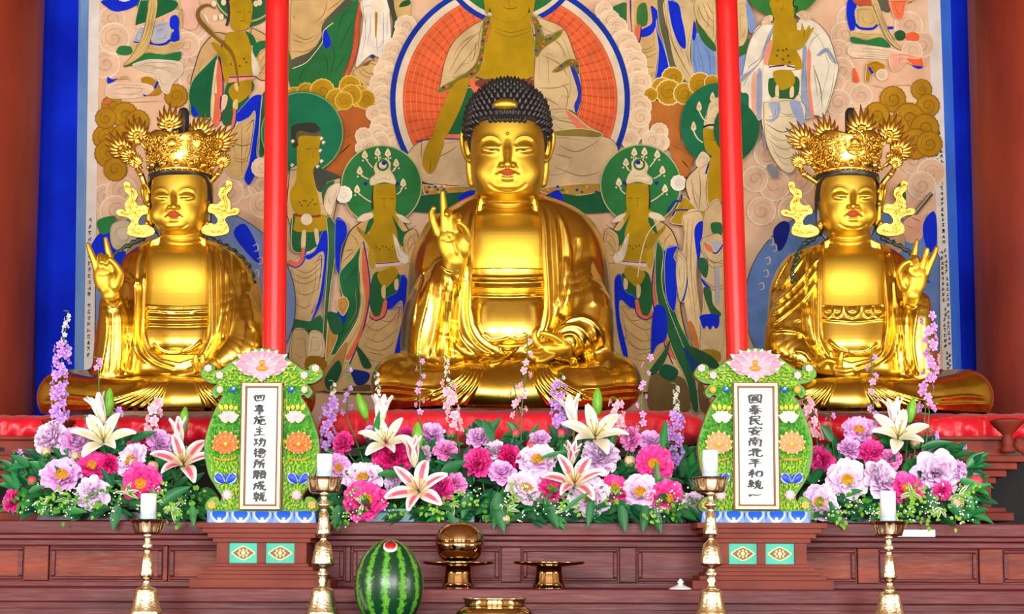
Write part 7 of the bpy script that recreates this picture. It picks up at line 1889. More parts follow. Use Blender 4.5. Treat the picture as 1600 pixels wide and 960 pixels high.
def candlestick(label, px, Y, tall, dy, candle_top):
    s = S(Y, 870)
    root = thing('candlestick', label, 'candlestick', (P(px, 870, Y)[0], Y, Z_TABLE), None)
    ybase = 985
    cup = [(29, 746 + dy), (27.5, 747 + dy), (26.5, 752 + dy), (25, 760 + dy), (23.5, 767 + dy), (22, 770 + dy), (7, 771.5 + dy)] if tall else [(29, 812 + dy), (27.5, 813 + dy), (25.5, 818 + dy), (23.5, 826 + dy), (22, 832 + dy), (21, 835 + dy), (7, 836.5 + dy)]
    pr, c = prof_px(px, Y, [(26, cup[0][1] + 6), (27.5, cup[0][1] + 1)] + cup)
    b = MB(); b.lathe(pr, c, 64, mod=lambda a, k: 1 + (0.035 * math.cos(10 * a) if k > 2 else 0))
    b.build('drip_cup', M['brass'], root)
    if tall: st = [(9, 771), (5, 774), (4.6, 780), (6.5, 784), (10, 788), (10, 791), (5, 795), (5, 800), (7.5, 803), (8.5, 815), (10, 828), (12, 834), (9, 838), (4.6, 841), (6, 846), (11, 850), (13.5, 856), (16, 870), (18, 880), (17, 884), (7, 887), (6, 892), (9.5, 896), (9.5, 899), (6.5, 903), (8.5, 908), (6, 913), (8, 919)]
    else: st = [(8, 836), (5.5, 839), (4.6, 846), (7, 850), (9, 854.5), (5, 859), (4.6, 865), (7, 868), (8.5, 880), (10, 892), (11.5, 900), (9, 903.5), (5, 906), (5.5, 912), (9, 919)]
    pr, c = prof_px(px, Y, [(r, y + dy) for r, y in st] + [(10, 921 + dy)])
    b = MB(); b.lathe(pr, c, 32); b.build('stem', M['brass_etched'], root)
    pr, c = prof_px(px, Y, [(9, 919 + dy), (16, 922 + dy), (17.5, 925 + dy), (18, 932 + dy), (21, 946 + dy), (24.5, 957 + dy), (26, 960 + dy), (25, 963 + dy), (30, 972 + dy), (38, 980), (38, ybase)])
    b = MB(); b.lathe(pr, (c[0], c[1], Z_TABLE), 48); b.build('base', M['brass_etched'], root)
    y1 = cup[0][1] + 4
    ca = thing('candle', label_candle(label), 'candle', (P(px, y1, Y)[0], Y, P(px, y1, Y)[2]))
    pr, c = prof_px(px, Y, [(9.5, candle_top + 1.2), (11.8, candle_top - 0.2), (12.3, candle_top + 0.8), (12.3, y1 - 12)])
    b = MB(); b.lathe([(0, pr[-1][1])] [0:0] + pr, c, 32); b.build('wax', M['wax'], ca)
    pr, c = prof_px(px, Y, [(12.3, y1 - 12), (12.6, y1 - 11), (12.6, y1 + 10)])
    b = MB(); b.lathe(pr, c, 32); b.build('candle_foot', M['wax_low'], ca)
    b = MB(); w = P(px, candle_top, Y); b.tube([w, w + np.array([0, 0, 0.006])], 0.0011, 6); b.build('wick', M['ink'], ca)
    return root
def label_candle(l): return 'white candle in the ' + l.split(',')[0].replace('brass candlestick', 'brass candlestick')
candlestick('tall brass candlestick by the greyish-paper tablet, second along the row', 505, -0.80, True, 0, 710)
candlestick('tall brass candlestick before the pure white tablet, third along the row', 1111, -0.80, True, 0, 704)
candlestick('short brass candlestick below the hot-pink open peony, first along the row', 230, -0.80, False, 0, 772)
candlestick('short brass candlestick in front of the small white paper card, last along the row', 1389, -0.80, False, 3, 768)

def brass_stand(label, px, Y=-0.34):
    root = thing('offering_stand', label, 'offering stand', (P(px, 920, Y)[0], Y, Z_SHELF))
    pr, c = prof_px(px, Y, [(50, 879.5), (54.5, 877.5), (56, 878.5), (56, 880), (54, 882), (30, 885), (22, 886.5), (20, 887)])
    b = MB(); b.lathe([(0, pr[-1][1])][0:0] + pr, (c[0], c[1], c[2]), 56); b.build('plate', M['brass_dark'], root)
    z = float(P(px, 887, Y)[2]); H = z - Z_SHELF; s = S(Y, 900)
    b = MB(); b.lathe([(28 * s, 0), (28 * s, 0.04 * H), (26.5 * s, 0.06 * H), (24 * s, 0.3 * H), (21.5 * s, 0.7 * H), (20 * s, H * 1.01)], (c[0], c[1], Z_SHELF), 48); b.build('pedestal', M['brass_dark'], root)
brass_stand('brass offering stand carrying the round brass bowl', 716)
brass_stand('empty brass offering stand, nothing on its plate', 858)
root = thing('lidded_bowl', 'round polished brass bowl with lid on the offering stand beside the watermelon', 'bowl', P(718, 880, -0.34))
pr, c = prof_px(718, -0.34, [(38.2, 846), (37.8, 854), (34, 867), (27, 875), (20, 879), (18, 880.5)])
b = MB(); b.lathe(pr, c, 56); b.build('bowl', M['brass_dark'], root)
pr, c = prof_px(718, -0.34, [(0.5, 811), (1.6, 812), (1.8, 815), (3, 817.5), (12, 817), (24, 821), (32, 828), (37, 838), (38.6, 845), (38.6, 846.5)])
b = MB(); b.lathe(pr, c, 56); b.build('lid', M['brass_dark'], root)
root = thing('incense_burner', 'wide brass incense burner in front, only its rim and shoulders in view', 'incense burner', (P(773, 985, -0.86)[0], -0.86, Z_TABLE))
zt = lambda y: float(P(773, y, -0.86)[2]) - Z_TABLE
s = S(-0.86, 940)
b = MB(); b.lathe([(40 * s, 0), (52 * s, zt(976)), (61 * s, zt(964)), (60 * s, zt(957)), (53 * s, zt(950)), (46 * s, zt(946.5))], (P(773, 950, -0.86)[0], -0.86, Z_TABLE), 56); b.build('body', M['brass_dark'], root)
b = MB(); b.lathe([(45 * s, zt(947)), (48 * s, zt(946)), (48 * s, zt(938)), (50 * s, zt(937)), (50 * s, zt(934.5)), (47 * s, zt(934.5)), (46 * s, zt(937)), (44 * s, zt(945)), (0.001, zt(945))], (P(773, 950, -0.86)[0], -0.86, Z_TABLE), 56); b.build('rim', M['brass'], root)
root = thing('porcelain_lid', 'small white porcelain lid with a knob on the altar shelf', 'lid', (P(1063, 921, -0.4)[0], -0.4, Z_SHELF))
pr, c = prof_px(1063, -0.4, [(1, 907.5), (5, 908.5), (5, 911), (3, 913), (6, 915), (15, 918.5), (18.5, 920.5), (18.5, 921.5)])
b = MB(); b.lathe(pr, (c[0], c[1], Z_SHELF), 28); b.build('lid', M['porcelain'], root)
b = MB(); b.ball((c[0], c[1], Z_SHELF + pr[-1][1]), 0.006, 10, 6); b.build('knob', M['porcelain'], root)
A, C = P(1402, 839, -0.162), P(1461, 828.5, -0.162)
b = MB(); b.box(A[0], C[0], -0.1625, -0.160, A[2], C[2])
tag(b.build('label_card', M['porcelain']), 'small white paper card stuck on the altar edge behind the short candlestick', 'card')

# watermelon: dark green with jagged pale stripes, a plug cut out near the top
Yw = -0.80
cm = P(608, 915, Yw); sw = S(Yw, 915)
cm[2] = Z_TABLE + 70 * sw
m, nt, bs = new_mat('watermelon_rind')
tc = N(nt, 'ShaderNodeTexCoord'); mp = N(nt, 'ShaderNodeMapping'); mp.inputs['Location'].default_value = [-float(v) for v in cm]
nt.links.new(tc.outputs['Object'], mp.inputs['Vector'])
sx = N(nt, 'ShaderNodeSeparateXYZ'); nt.links.new(mp.outputs['Vector'], sx.inputs['Vector'])
at = N(nt, 'ShaderNodeMath', operation='ARCTAN2'); nt.links.new(sx.outputs['X'], at.inputs[0]); nt.links.new(sx.outputs['Y'], at.inputs[1])
nz = N(nt, 'ShaderNodeTexNoise'); nz.inputs['Scale'].default_value = 75; nz.inputs['Detail'].default_value = 5; nz.inputs['Roughness'].default_value = 0.7; nt.links.new(mp.outputs['Vector'], nz.inputs['Vector'])
ma = N(nt, 'ShaderNodeMath', operation='MULTIPLY_ADD'); ma.inputs[1].default_value = 1.25; ma.inputs[2].default_value = -0.62; nt.links.new(nz.outputs['Fac'], ma.inputs[0])
mu = N(nt, 'ShaderNodeMath', operation='MULTIPLY_ADD'); mu.inputs[1].default_value = 12.0; nt.links.new(at.outputs[0], mu.inputs[0]); mu.inputs[2].default_value = 0.9
ad = N(nt, 'ShaderNodeMath', operation='ADD'); nt.links.new(mu.outputs[0], ad.inputs[0])
m2 = N(nt, 'ShaderNodeMath', operation='MULTIPLY'); m2.inputs[1].default_value = 5.5; nt.links.new(ma.outputs[0], m2.inputs[0]); nt.links.new(m2.outputs[0], ad.inputs[1])
si = N(nt, 'ShaderNodeMath', operation='SINE'); nt.links.new(ad.outputs[0], si.inputs[0])
s2 = N(nt, 'ShaderNodeMath', operation='ADD'); nt.links.new(si.outputs[0], s2.inputs[0]); nt.links.new(ma.outputs[0], s2.inputs[1])
cr = N(nt, 'ShaderNodeValToRGB'); e = cr.color_ramp.elements
e[0].position = 0.1; e[0].color = (*srgb(8, 56, 34), 1); e[1].position = 0.95; e[1].color = (*srgb(88, 158, 46), 1)
k = cr.color_ramp.elements.new(0.35); k.color = (*srgb(34, 104, 34), 1)
nt.links.new(s2.outputs[0], cr.inputs['Fac']); nt.links.new(cr.outputs['Color'], bs.inputs['Base Color']); bs.inputs['Roughness'].default_value = 0.28
M['rind'] = m
M['flesh'] = plain('melon_flesh', srgb(206, 26, 44), rough=0.4, col2=srgb(160, 10, 30), vscale=120)
M['pith'] = plain('melon_pith', srgb(240, 206, 200), rough=0.5)
root = thing('watermelon', 'whole dark-striped watermelon with a small round plug cut out near the top', 'watermelon', (cm[0], cm[1], Z_TABLE))
b = MB(); prof = []
for i in range(41):
    t = math.pi * i / 40
    z = -math.cos(t) * 70
    prof.append((max(0.0, 54 * math.sin(t) * (1 - 0.04 * math.cos(t) * -1)) * sw, (z + 70) * sw))
b.lathe(prof, (cm[0], cm[1], Z_TABLE), 64); b.build('rind', M['rind'], root)
d = np.array([0.06, -0.66, 0.75]); d /= np.linalg.norm(d)
pc = cm + np.array([3, -30, 58]) * sw
def discs(name, r, off, mat):
    a = np.cross(d, [0, 0, 1.0]); a /= np.linalg.norm(a); c2 = np.cross(a, d)
    b = MB(); n = 28; vs_ = [pc + d * (off + 0.002)] + [pc + d * off + r * sw * (math.cos(2 * math.pi * i / n) * a + math.sin(2 * math.pi * i / n) * c2) for i in range(n)] + [pc - d * 0.02 + r * sw * (math.cos(2 * math.pi * i / n) * a + math.sin(2 * math.pi * i / n) * c2) for i in range(n)]
    b.add(vs_, [(0, 1 + i, 1 + (i + 1) % n) for i in range(n)] + [(1 + i, 1 + n + i, 1 + n + (i + 1) % n, 1 + (i + 1) % n) for i in range(n)])
    b.build(name, mat, root)
discs('pith_ring', 10.8, 0.004, M['pith']); discs('plug_flesh', 8.6, 0.0065, M['flesh'])
# ------------------------------------------------------------------ flower arrangements
M['petal'] = plain('petals', (1, 1, 1), rough=0.5, vcol=True, sss=0.15)
M['stamen'] = plain('stamens', srgb(232, 176, 30), rough=0.6, var=0.3, vscale=200)
M['stem'] = plain('stems', srgb(70, 116, 50), rough=0.5)
M['leaf'] = plain('leaves', (1, 1, 1), rough=0.38, vcol=True, spec=0.5)
rng = random.Random(23)
def frame_of(d, roll=0.0):
    d = np.asarray(d, float); d /= np.linalg.norm(d)
    a = np.cross(d, np.array([0, 0, 1.0]))
    if np.linalg.norm(a) < 1e-3: a = np.array([1.0, 0, 0])
    a /= np.linalg.norm(a); c = np.cross(a, d)
    return (a * math.cos(roll) + c * math.sin(roll), -a * math.sin(roll) + c * math.cos(roll), d)
def petal(b, az, open_, L, W, col, tip, r0=0.06, cup=0.35, ruff=0.06, curl=0.0, nl=6, nw=6, rib=None, base=None, z0=0.0, pointed=False):
    """one petal in flower space (+Z faces out): az turn, open_ angle from the axis (deg)"""
    R = rng.random() * 6
    ca, sa = math.cos(az), math.sin(az)
    V, x, z = [], r0, z0
    ang = math.radians(open_)
    for i in range(nl + 1):
        t = i / nl
        a = ang + math.radians(curl) * t * t - math.radians(cup * 60) * (1 - t) * 0.0
        if i:
            x += L / nl * math.sin(a); z += L / nl * math.cos(a)
        w = W * ((math.sin(math.pi * (0.06 + 0.9 * t)) ** 0.8) if pointed else (0.28 + 0.72 * math.sin(math.pi * min(1, 0.15 + 0.62 * t))) * (1 - 0.25 * max(0, t - 0.85) / 0.15))
        for j in range(nw + 1):
            v = -1 + 2 * j / nw
            lift = cup * W * v * v * (0.4 + 0.6 * t) + ruff * t * math.sin(5 * v + R) + ruff * 0.7 * t * t * math.sin(11 * v + 2 * R)
            back = -0.08 * L * t * v * v * (0 if pointed else 1) - (0.05 * L * (1 - abs(math.sin(6 * v + R))) * t ** 4 if not pointed else 0)
            px_ = x - lift * math.cos(a) * 1.0 + back * math.sin(a); pz = z + lift * math.sin(a) + back * math.cos(a)
            V.append((px_ * ca - w * v * sa, px_ * sa + w * v * ca, pz))
    for i in range(nl):
        for j in range(nw):
            t, v = (i + 0.5) / nl, -1 + 2 * (j + 0.5) / nw
            k = min(1, t * 1.05 + 0.3 * abs(v)); k = k ** 1.6
            cc = tuple(col[q] * (1 - k) + tip[q] * k for q in range(3))
            if rib is not None:
                f = max(0, 1 - (abs(v) / 0.62)) * (1 - max(0, t - 0.75) * 3.2); f = max(0, min(1, f * 1.5))
                cc = tuple(cc[q] * (1 - f) + rib[q] * f for q in range(3))
            if base is not None and t < 0.3: cc = tuple(cc[q] * 0.5 + base[q] * 0.5 for q in range(3))
            ids = (i * (nw + 1) + j, i * (nw + 1) + j + 1, (i + 1) * (nw + 1) + j + 1, (i + 1) * (nw + 1) + j)
            b.add([V[q] for q in ids], [(0, 1, 2, 3)], 0, cc)
PAL = {'hot': (srgb(206, 6, 112), srgb(250, 70, 168)), 'lilac': (srgb(224, 112, 206), srgb(242, 190, 244)), 'pale': (srgb(230, 160, 224), srgb(246, 222, 252)), 'pink': (srgb(234, 70, 176), srgb(252, 156, 222)), 'mag': (srgb(196, 0, 92), srgb(236, 38, 136))}
_cache = {}
def weld_mesh(b, name):
    me = b.mesh(name, True)
    bm = bmesh.new(); bm.from_mesh(me); bmesh.ops.remove_doubles(bm, verts=bm.verts, dist=1e-5); bm.to_mesh(me); bm.free()
    me.materials.append(M['petal'])
    return me
def peony_mesh(kind, colr, var):
    key = (kind, colr, var)
    if key in _cache: return _cache[key]
    c0, c1 = PAL[colr]
    b, st = MB(), None
    if kind == 'open':
        for ring_, (n, op, L, W) in enumerate(((8, 84, 0.98, 0.42), (8, 68, 0.86, 0.38), (7, 46, 0.66, 0.32))):
            for i in range(n): petal(b, 2 * math.pi * (i + 0.5 * ring_) / n + rng.uniform(-.15, .15), op + rng.uniform(-12, 8), L * rng.uniform(0.88, 1.06), W * rng.uniform(0.9, 1.12), c0, c1, 0.08, 0.22, 0.075, rng.uniform(-10, 22))
        st = MB()
        for i in range(46):
            a, r = rng.uniform(0, 6.28), 0.27 * rng.random() ** 0.5
            st.ball((r * math.cos(a), r * math.sin(a), 0.30 - 0.25 * r + rng.uniform(0, 0.06)), (0.035, 0.035, 0.055), 6, 4)
        st.lathe([(0.30, 0.02), (0.28, 0.2), (0.05, 0.24)], (0, 0, 0), 16)
        me2 = st.mesh('stamens'); me2.materials.append(M['stamen'])
    else:
        for ring_, (n, op, L, W) in enumerate(((9, 88, 0.95, 0.36), (11, 68, 0.92, 0.30), (12, 50, 0.88, 0.25), (12, 33, 0.82, 0.22), (9, 17, 0.76, 0.18), (4, 5, 0.7, 0.15))):
            for i in range(n): petal(b, 2 * math.pi * (i + 0.5 * ring_) / n + rng.uniform(-.2, .2), op + rng.uniform(-8, 8), L * rng.uniform(0.85, 1.08), W * rng.uniform(0.85, 1.15), c0, c1, 0.05, 0.3, 0.07, rng.uniform(-12, 30), 5, 4)
        me2 = None
    _cache[key] = (weld_mesh(b, 'petals'), me2)
    return _cache[key]
def stem_to(root, p, base, r=0.0028, name='stem'):
    p, base = np.asarray(p), np.asarray(base)
    mid = (p + base) / 2 + np.array([0, 0.02, 0.02])
    b = MB(); b.tube(smooth_curve([p, p * 0.6 + mid * 0.4 + np.array([0, 0.01, -0.01]), mid, base], 4), r, 6)
    return b.build(name, M['stem'], root)
def place(mesh, name, root, p, d, size, roll, mat=None):
    a, c, n = frame_of(d, roll)
    o = bpy.data.objects.new(name, mesh); COL.objects.link(o); o.parent = root
    o.matrix_parent_inverse = Matrix.Translation(-Vector(root.location))
    o.matrix_basis = Matrix(((a[0] * size, c[0] * size, n[0] * size, p[0]), (a[1] * size, c[1] * size, n[1] * size, p[1]), (a[2] * size, c[2] * size, n[2] * size, p[2]), (0, 0, 0, 1)))
    return o
TROUGH = {'L': 165, 'C': 800, 'R': 1390}
def soil(g, px):
    t = TROUGH[g]; w = {'L': 100, 'C': 240, 'R': 95}[g]
    x = max(t - w, min(t + w, t + (px - t) * 0.8))
    q = P(x, 800, 0.02); q[2] = Z_TOP + 0.05
    return q
def depth_of(py): return 0.16 - 0.28 * (py - 660) / 130.0          # lower blooms stand nearer the front
def peony(g, px, py, r, kind, colr, label, d=(0, -1, 0.25)):
    Y = depth_of(py); p = P(px, py, Y); s = S(Y, py)
    root = thing('peony', label, 'flower', p, 'peonies in the flower arrangements')
    me, st = peony_mesh(kind, colr, int(px) % 3)
    roll = rng.uniform(0, 6)
    place(me, 'petals', root, p, d, r * s * (1.2 if kind == 'open' else 1.36), roll)
    if st: place(st, 'stamens', root, p, d, r * s * 1.2, roll)
    stem_to(root, p + np.array([0, 0.01, 0]), soil(g, px))
def bud(g, px, py, r, top, label):
    Y = depth_of(py) - 0.02; p = P(px, py, Y); s = S(Y, py) * r
    root = thing('peony_bud', label, 'flower bud', p)
    b = MB(); b.ball(p, (s, s, s * 1.08), 14, 10); 
    for i in range(5):
        a = i * 1.26; b.ball(p + s * np.array([0.35 * math.cos(a), 0.35 * math.sin(a), 0.25]), (s * 0.7, s * 0.7, s * 0.85), 8, 6)
    b.build('bud_petals', top, root)
    b = MB()
    for i in range(4):
        a = i * 1.57 + 0.5; b.ball(p + s * np.array([0.5 * math.cos(a), 0.5 * math.sin(a), -0.5]), (s * 0.6, s * 0.6, s * 0.7), 8, 6)
    b.build('sepals', M['stem'], root)
    stem_to(root, p - np.array([0, 0, s * 0.9]), soil(g, px), 0.0022)
def lily_mesh(kind, pink):
    key = ('lily', kind, pink)
    if key in _cache: return _cache[key]
    cream, edge, rib = srgb(236, 230, 224), srgb(250, 248, 246), srgb(224, 96, 124) if pink else srgb(228, 228, 190)
    b = MB()
    for i in range(6):
        op, L, W, cu = {'open': (40 + 10 * (i % 2), 1.2, 0.2 + 0.045 * (i % 2), 72), 'half': (7, 1.1, 0.17, 34)}[kind]
        petal(b, i * math.pi / 3, op, L, W, cream, edge, 0.05, 0.22, 0.02, cu * rng.uniform(0.7, 1.15), 9, 6, rib if (pink or kind == 'open') else None, srgb(220, 226, 160), 0.0, True)
    st = MB()
    for i in range(6):
        a = i * math.pi / 3 + 0.5
        tip = np.array([0.3 * math.cos(a), 0.3 * math.sin(a), 0.62])
        st.tube([(0, 0, 0.05), tip * 0.6 + np.array([0, 0, 0.05]), tip], 0.014, 5); st.ball(tip, (0.05, 0.025, 0.02), 8, 5)
    st.tube([(0, 0, 0.05), (0.02, 0, 0.72)], 0.02, 5)
    me2 = st.mesh('stamens'); me2.materials.append(plain('lily_stamen', srgb(176, 150, 70), rough=0.6))
    _cache[key] = (weld_mesh(b, 'petals'), me2)
    return _cache[key]
def lily(g, px, py, r, kind, pink, label, d):
    Y = depth_of(py + 12) - 0.05; p = P(px, py, Y); s = S(Y, py)
    root = thing('lily', label, 'flower', p, None)
    me, st = lily_mesh(kind, pink)
    n = np.array(d, float) / np.linalg.norm(d)
    place(me, 'petals', root, p, d, r * s, 0.4 + 0.01 * px)
    if kind == 'open': place(st, 'stamens', root, p, d, r * s, 0.4)
    stem_to(root, p, soil(g, px), 0.003)
def lily_bud(g, px, py, h, label, lean=0.15):
    Y = depth_of(py + 25) - 0.03; s = S(Y, py); p = P(px, py + h / 2, Y)
    root = thing('lily_bud', label, 'flower bud', p)
    b = MB(); ax = np.array([lean, -0.05, 1.0]); ax /= np.linalg.norm(ax)
    pts = [p + ax * s * h * t for t in np.linspace(0, 1, 11)]
    rr = [s * h * 0.19 * (math.sin(math.pi * (0.1 + 0.87 * t)) ** 0.75) for t in np.linspace(0, 1, 11)]
    b.tube(pts, rr, 12)
    for q in range(3):
        a = q * 2.1 - 1.2; b.tube([w + np.array([math.sin(a), -math.cos(a), 0]) * r_ * 0.96 for w, r_ in zip(pts, rr)], 0.0012, 5)
    b.build('bud_petals', M['budgreen'], root); stem_to(root, p, soil(g, px), 0.003)
M['budgreen'] = plain('lily_bud_green', srgb(126, 196, 50), rough=0.4, col2=srgb(96, 170, 40), vscale=30, stretch=(6, 6, 1))
M['bud_coral'] = plain('bud_coral', srgb(232, 66, 96), rough=0.45, var=0.2, vscale=60); M['bud_pale'] = plain('bud_pale', srgb(226, 150, 150), rough=0.45, col2=srgb(196, 210, 130), vscale=70)
def floret_mesh(colr, var):
    key = ('floret', colr, var)
    if key in _cache: return _cache[key]
    c0, c1 = {'purple': (srgb(160, 84, 204), srgb(206, 164, 236)), 'pinkw': (srgb(236, 130, 176), srgb(250, 214, 226)), 'mauve': (srgb(190, 100, 196), srgb(226, 180, 232)), 'white': (srgb(170, 180, 140), srgb(232, 230, 226))}[colr]
    b = MB()
    for i in range(5): petal(b, i * 1.2566 + rng.uniform(-.2, .2), 72 + rng.uniform(-12, 10), 0.95, 0.34, c0, c1, 0.05, 0.2, 0.06, 20, 3, 4)
    b.ball((0, 0, 0.1), 0.13, 6, 5, 0, srgb(240, 226, 200))
    _cache[key] = weld_mesh(b, 'florets'); return _cache[key]
def spike(g, pts, y_bud, colr, r, label, dens=1.0, cat='flower spike', dY=0.0, tip='white', name='delphinium'):
    """flowering stem: pts top to bottom in photo px; florets between the top and the last point, small buds above y_bud"""
    Y = 0.13 + dY
    root = thing(name, label, cat, P(pts[-1][0], pts[-1][1], Y))
    c = smooth_curve([np.array(p, float) for p in pts], 8)
    s = S(Y, 640)
    w = [P(p[0], p[1], Y) for p in c]
    q = soil(g, pts[-1][0]); q[1] = 0.06
    b = MB(); b.tube(w + [w[-1] * 0.6 + q * 0.4, q], 0.0026, 6); b.build('stem', M['stem'], root)
    acc, fl, k = 0.0, MB(), 0
    src = {}
    for i in range(1, len(c)):
        acc += np.linalg.norm(c[i] - c[i - 1]) * dens
        while acc > 3.2:
            acc -= 3.2; k += 1
            up = c[i][1] < y_bud
            if not up and any(a <= c[i][1] <= e for a, e in ()): continue
            a = k * 2.4; f = 0.45 if up else 1.0
            dd = np.array([math.sin(a), -abs(math.cos(a)) - 0.25, rng.uniform(-0.1, 0.4)]); dd /= np.linalg.norm(dd)
            p = w[i] + dd * s * r * (0.4 if up else 1.25); sz = r * s * (0.5 if up else rng.uniform(0.85, 1.3))
            me = floret_mesh(tip if up else colr, k % 2)
            A = np.array(frame_of(dd, k * 1.0)).T * sz
            if me.name not in src:
                co = np.empty(len(me.vertices) * 3); me.vertices.foreach_get('co', co)
                cl = np.empty(len(me.loops) * 4); me.color_attributes['Col'].data.foreach_get('color', cl)
                cl = cl.reshape(-1, 4)[:, :3]
                src[me.name] = (co.reshape(-1, 3), [(tuple(pl.vertices), tuple(cl[pl.loop_start])) for pl in me.polygons])
            co, pl = src[me.name]
            base = len(fl.v); fl.v.extend(map(tuple, co @ A.T + p))
            for vv, col in pl: fl.f.append([x + base for x in vv]); fl.mi.append(0); fl.c.append(col); fl.sm.append(True)
    o = fl.build('florets', M['petal'], root, color=True); o['kind'] = 'stuff'
    lf = MB()
    for t in range(0, len(w) - 1, 9):
        sd = 1 if t % 2 else -1
        leaf_blade(lf, w[t] + np.array([0, 0.004, 0]), np.array([sd * 0.9, -0.3, 0.35]), 9 * s, 2.2 * s, srgb(70, 130, 60), srgb(96, 150, 70))
    lf.build('leaf', M['leaf'], root, color=True)['kind'] = 'stuff'
def leaf_blade(b, p, d, L, W, c0, c1, bend=0.5, up=(0, -0.6, 0.8), n=6, edge=None):
    """a leaf: base p, direction d, arching down; c0 blade, c1 midrib"""
    d = np.asarray(d, float); d /= np.linalg.norm(d); up = np.asarray(up, float)
    sd = np.cross(d, up); sd /= np.linalg.norm(sd) + 1e-9; nn = np.cross(sd, d)
    V = []
    q = np.asarray(p, float)
    for i in range(n + 1):
        t = i / n
        if i:
            dd = d + np.array([0, 0, -bend * t]); dd /= np.linalg.norm(dd); q = q + dd * L / n
        w = W * math.sin(math.pi * (0.04 + 0.94 * t) ** 0.8) ** 0.85
        V += [q - sd * w + nn * w * 0.22, q - sd * w * 0.5 + nn * w * 0.05, q, q + sd * w * 0.5 + nn * w * 0.05, q + sd * w + nn * w * 0.22]
    for i in range(n):
        for j in range(4):
            ids = (i * 5 + j, i * 5 + j + 1, i * 5 + j + 6, i * 5 + j + 5)
            b.add([V[k] for k in ids], [(0, 1, 2, 3)], 0, (edge if edge and j in (0, 3) else (c1 if j in (1, 2) and i % 1 == 0 else c0)))
def foliage(g, x0, x1, y0, y1, n_big, n_small, n_white, label, extra=()):
    r = random.Random(sum(map(ord, g)))
    b = MB(); t = TROUGH[g]
    G = [srgb(14, 84, 44), srgb(20, 104, 52), srgb(28, 120, 60), srgb(16, 92, 60), srgb(40, 132, 56)]
    top = lambda x: y0 + 42 * (abs(x - (x0 + x1) / 2) / ((x1 - x0) / 2)) ** 2.2
    for i in range(n_big):       # three-fingered peony leaves
        x = r.uniform(x0, x1); y = r.uniform(top(x), y1 - 14) if i % 3 else r.uniform(y1 - 46, y1 - 4)
        Y = depth_of(y) + r.uniform(0.03, 0.17) - (0.045 if y > 785 else 0)
        p = P(x, y, Y); s = S(Y, y)
        col = r.choice(G); rib = tuple(v * 1.15 + 0.01 for v in col)
        a0 = math.atan2((x - t) / 160.0, 1) + r.uniform(-0.9, 0.9)
        dz = -0.5 if y > 765 else r.uniform(-0.2, 0.8)
        for q in (-0.55, 0, 0.55):
            a = a0 + q
            leaf_blade(b, p, (math.sin(a), -0.25 + r.uniform(-0.2, 0.2), math.cos(a) * 0.6 + dz), r.uniform(24, 38) * s, r.uniform(5.5, 8.5) * s, col, rib, r.uniform(0.3, 0.9), (r.uniform(-.3, .3), -0.75, 0.6))
    for x, y, ang, L, W, kind in extra:
        Y = depth_of(y) - 0.07; s = S(Y, y); c = srgb(30, 122, 54) if kind == 'g' else srgb(16, 96, 50)
        a = math.radians(ang)
        leaf_blade(b, P(x, y, Y), (math.sin(a), -0.25, math.cos(a)), L * s, W * s, c, tuple(v * 1.2 for v in c), 0.35, (0, -0.9, 0.4), 9)
    tag(b.build('arrangement_foliage', M['leaf'], None, color=True), 'dark green peony and lily leaves ' + label, 'foliage', None, 'stuff')
    b = MB()
    for i in range(n_small):     # sprays of small bright leaves low down
        x = r.uniform(x0, x1); y = r.uniform(y1 - 44, y1 + 6)
        Y = depth_of(y) - 0.05 + r.uniform(-0.03, 0.06); p = P(x, y, Y); s = S(Y, y)
        col = r.choice((srgb(70, 140, 34), srgb(108, 170, 44), srgb(48, 120, 44), srgb(130, 184, 60)))
        for q in range(6):
            a = r.uniform(0, 6.28); u = r.uniform(2, 12) * s
            leaf_blade(b, p + np.array([math.sin(a) * u, -0.01, math.cos(a) * u]), (math.sin(a), -0.4, math.cos(a)), r.uniform(6, 9) * s, r.uniform(2.2, 3.4) * s, col, col, 0.3, (0, -0.9, 0.4), 4)
        if i % 7 == 0:
            for q in range(4):
                a = r.uniform(0, 6.28)
                leaf_blade(b, p, (math.sin(a), -0.4, math.cos(a)), r.uniform(18, 26) * s, 3.0 * s, srgb(60, 130, 66), srgb(90, 150, 80), 0.4, (0, -0.9, 0.4), 6, srgb(214, 226, 180))
    tag(b.build('filler_leaves', M['leaf'], None, color=True), 'small bright green filler leaves ' + label, 'foliage', None, 'stuff')
    b = MB()
    for i in range(n_white):
        x = r.uniform(x0 + 10, x1 - 10); y = r.uniform(y1 - 52, y1 - 4); Y = depth_of(y) - 0.075
        for q in range(9):
            p = P(x + r.gauss(0, 7), y + r.gauss(0, 7), Y + r.uniform(-0.01, 0.01)); s = S(Y, y)
            b.ball(p, r.uniform(0.9, 1.8) * s, 6, 4, 0, srgb(236, 240, 228))
    tag(b.build('white_filler_blossom', M['petal'], None, color=True), 'tiny white filler blossoms ' + label, 'filler flower', None, 'stuff')
ANCH = {'L': 'before the flame-jewel statue', 'C': 'below the curly-haired statue', 'R': 'before the cracked-shoulder statue'}
foliage('L', 22, 318, 690, 806, 150, 26, 16, 'of the arrangement ' + ANCH['L'], ((205, 690, 60, 46, 7, 'd'), (250, 790, 50, 60, 10, 'd'), (185, 790, 190, 40, 9, 'd'), (100, 800, 80, 40, 6, 'g'), (300, 790, 170, 34, 6, 'g'), (130, 655, 100, 42, 5, 'g'), (45, 770, 60, 30, 6, 'd')))
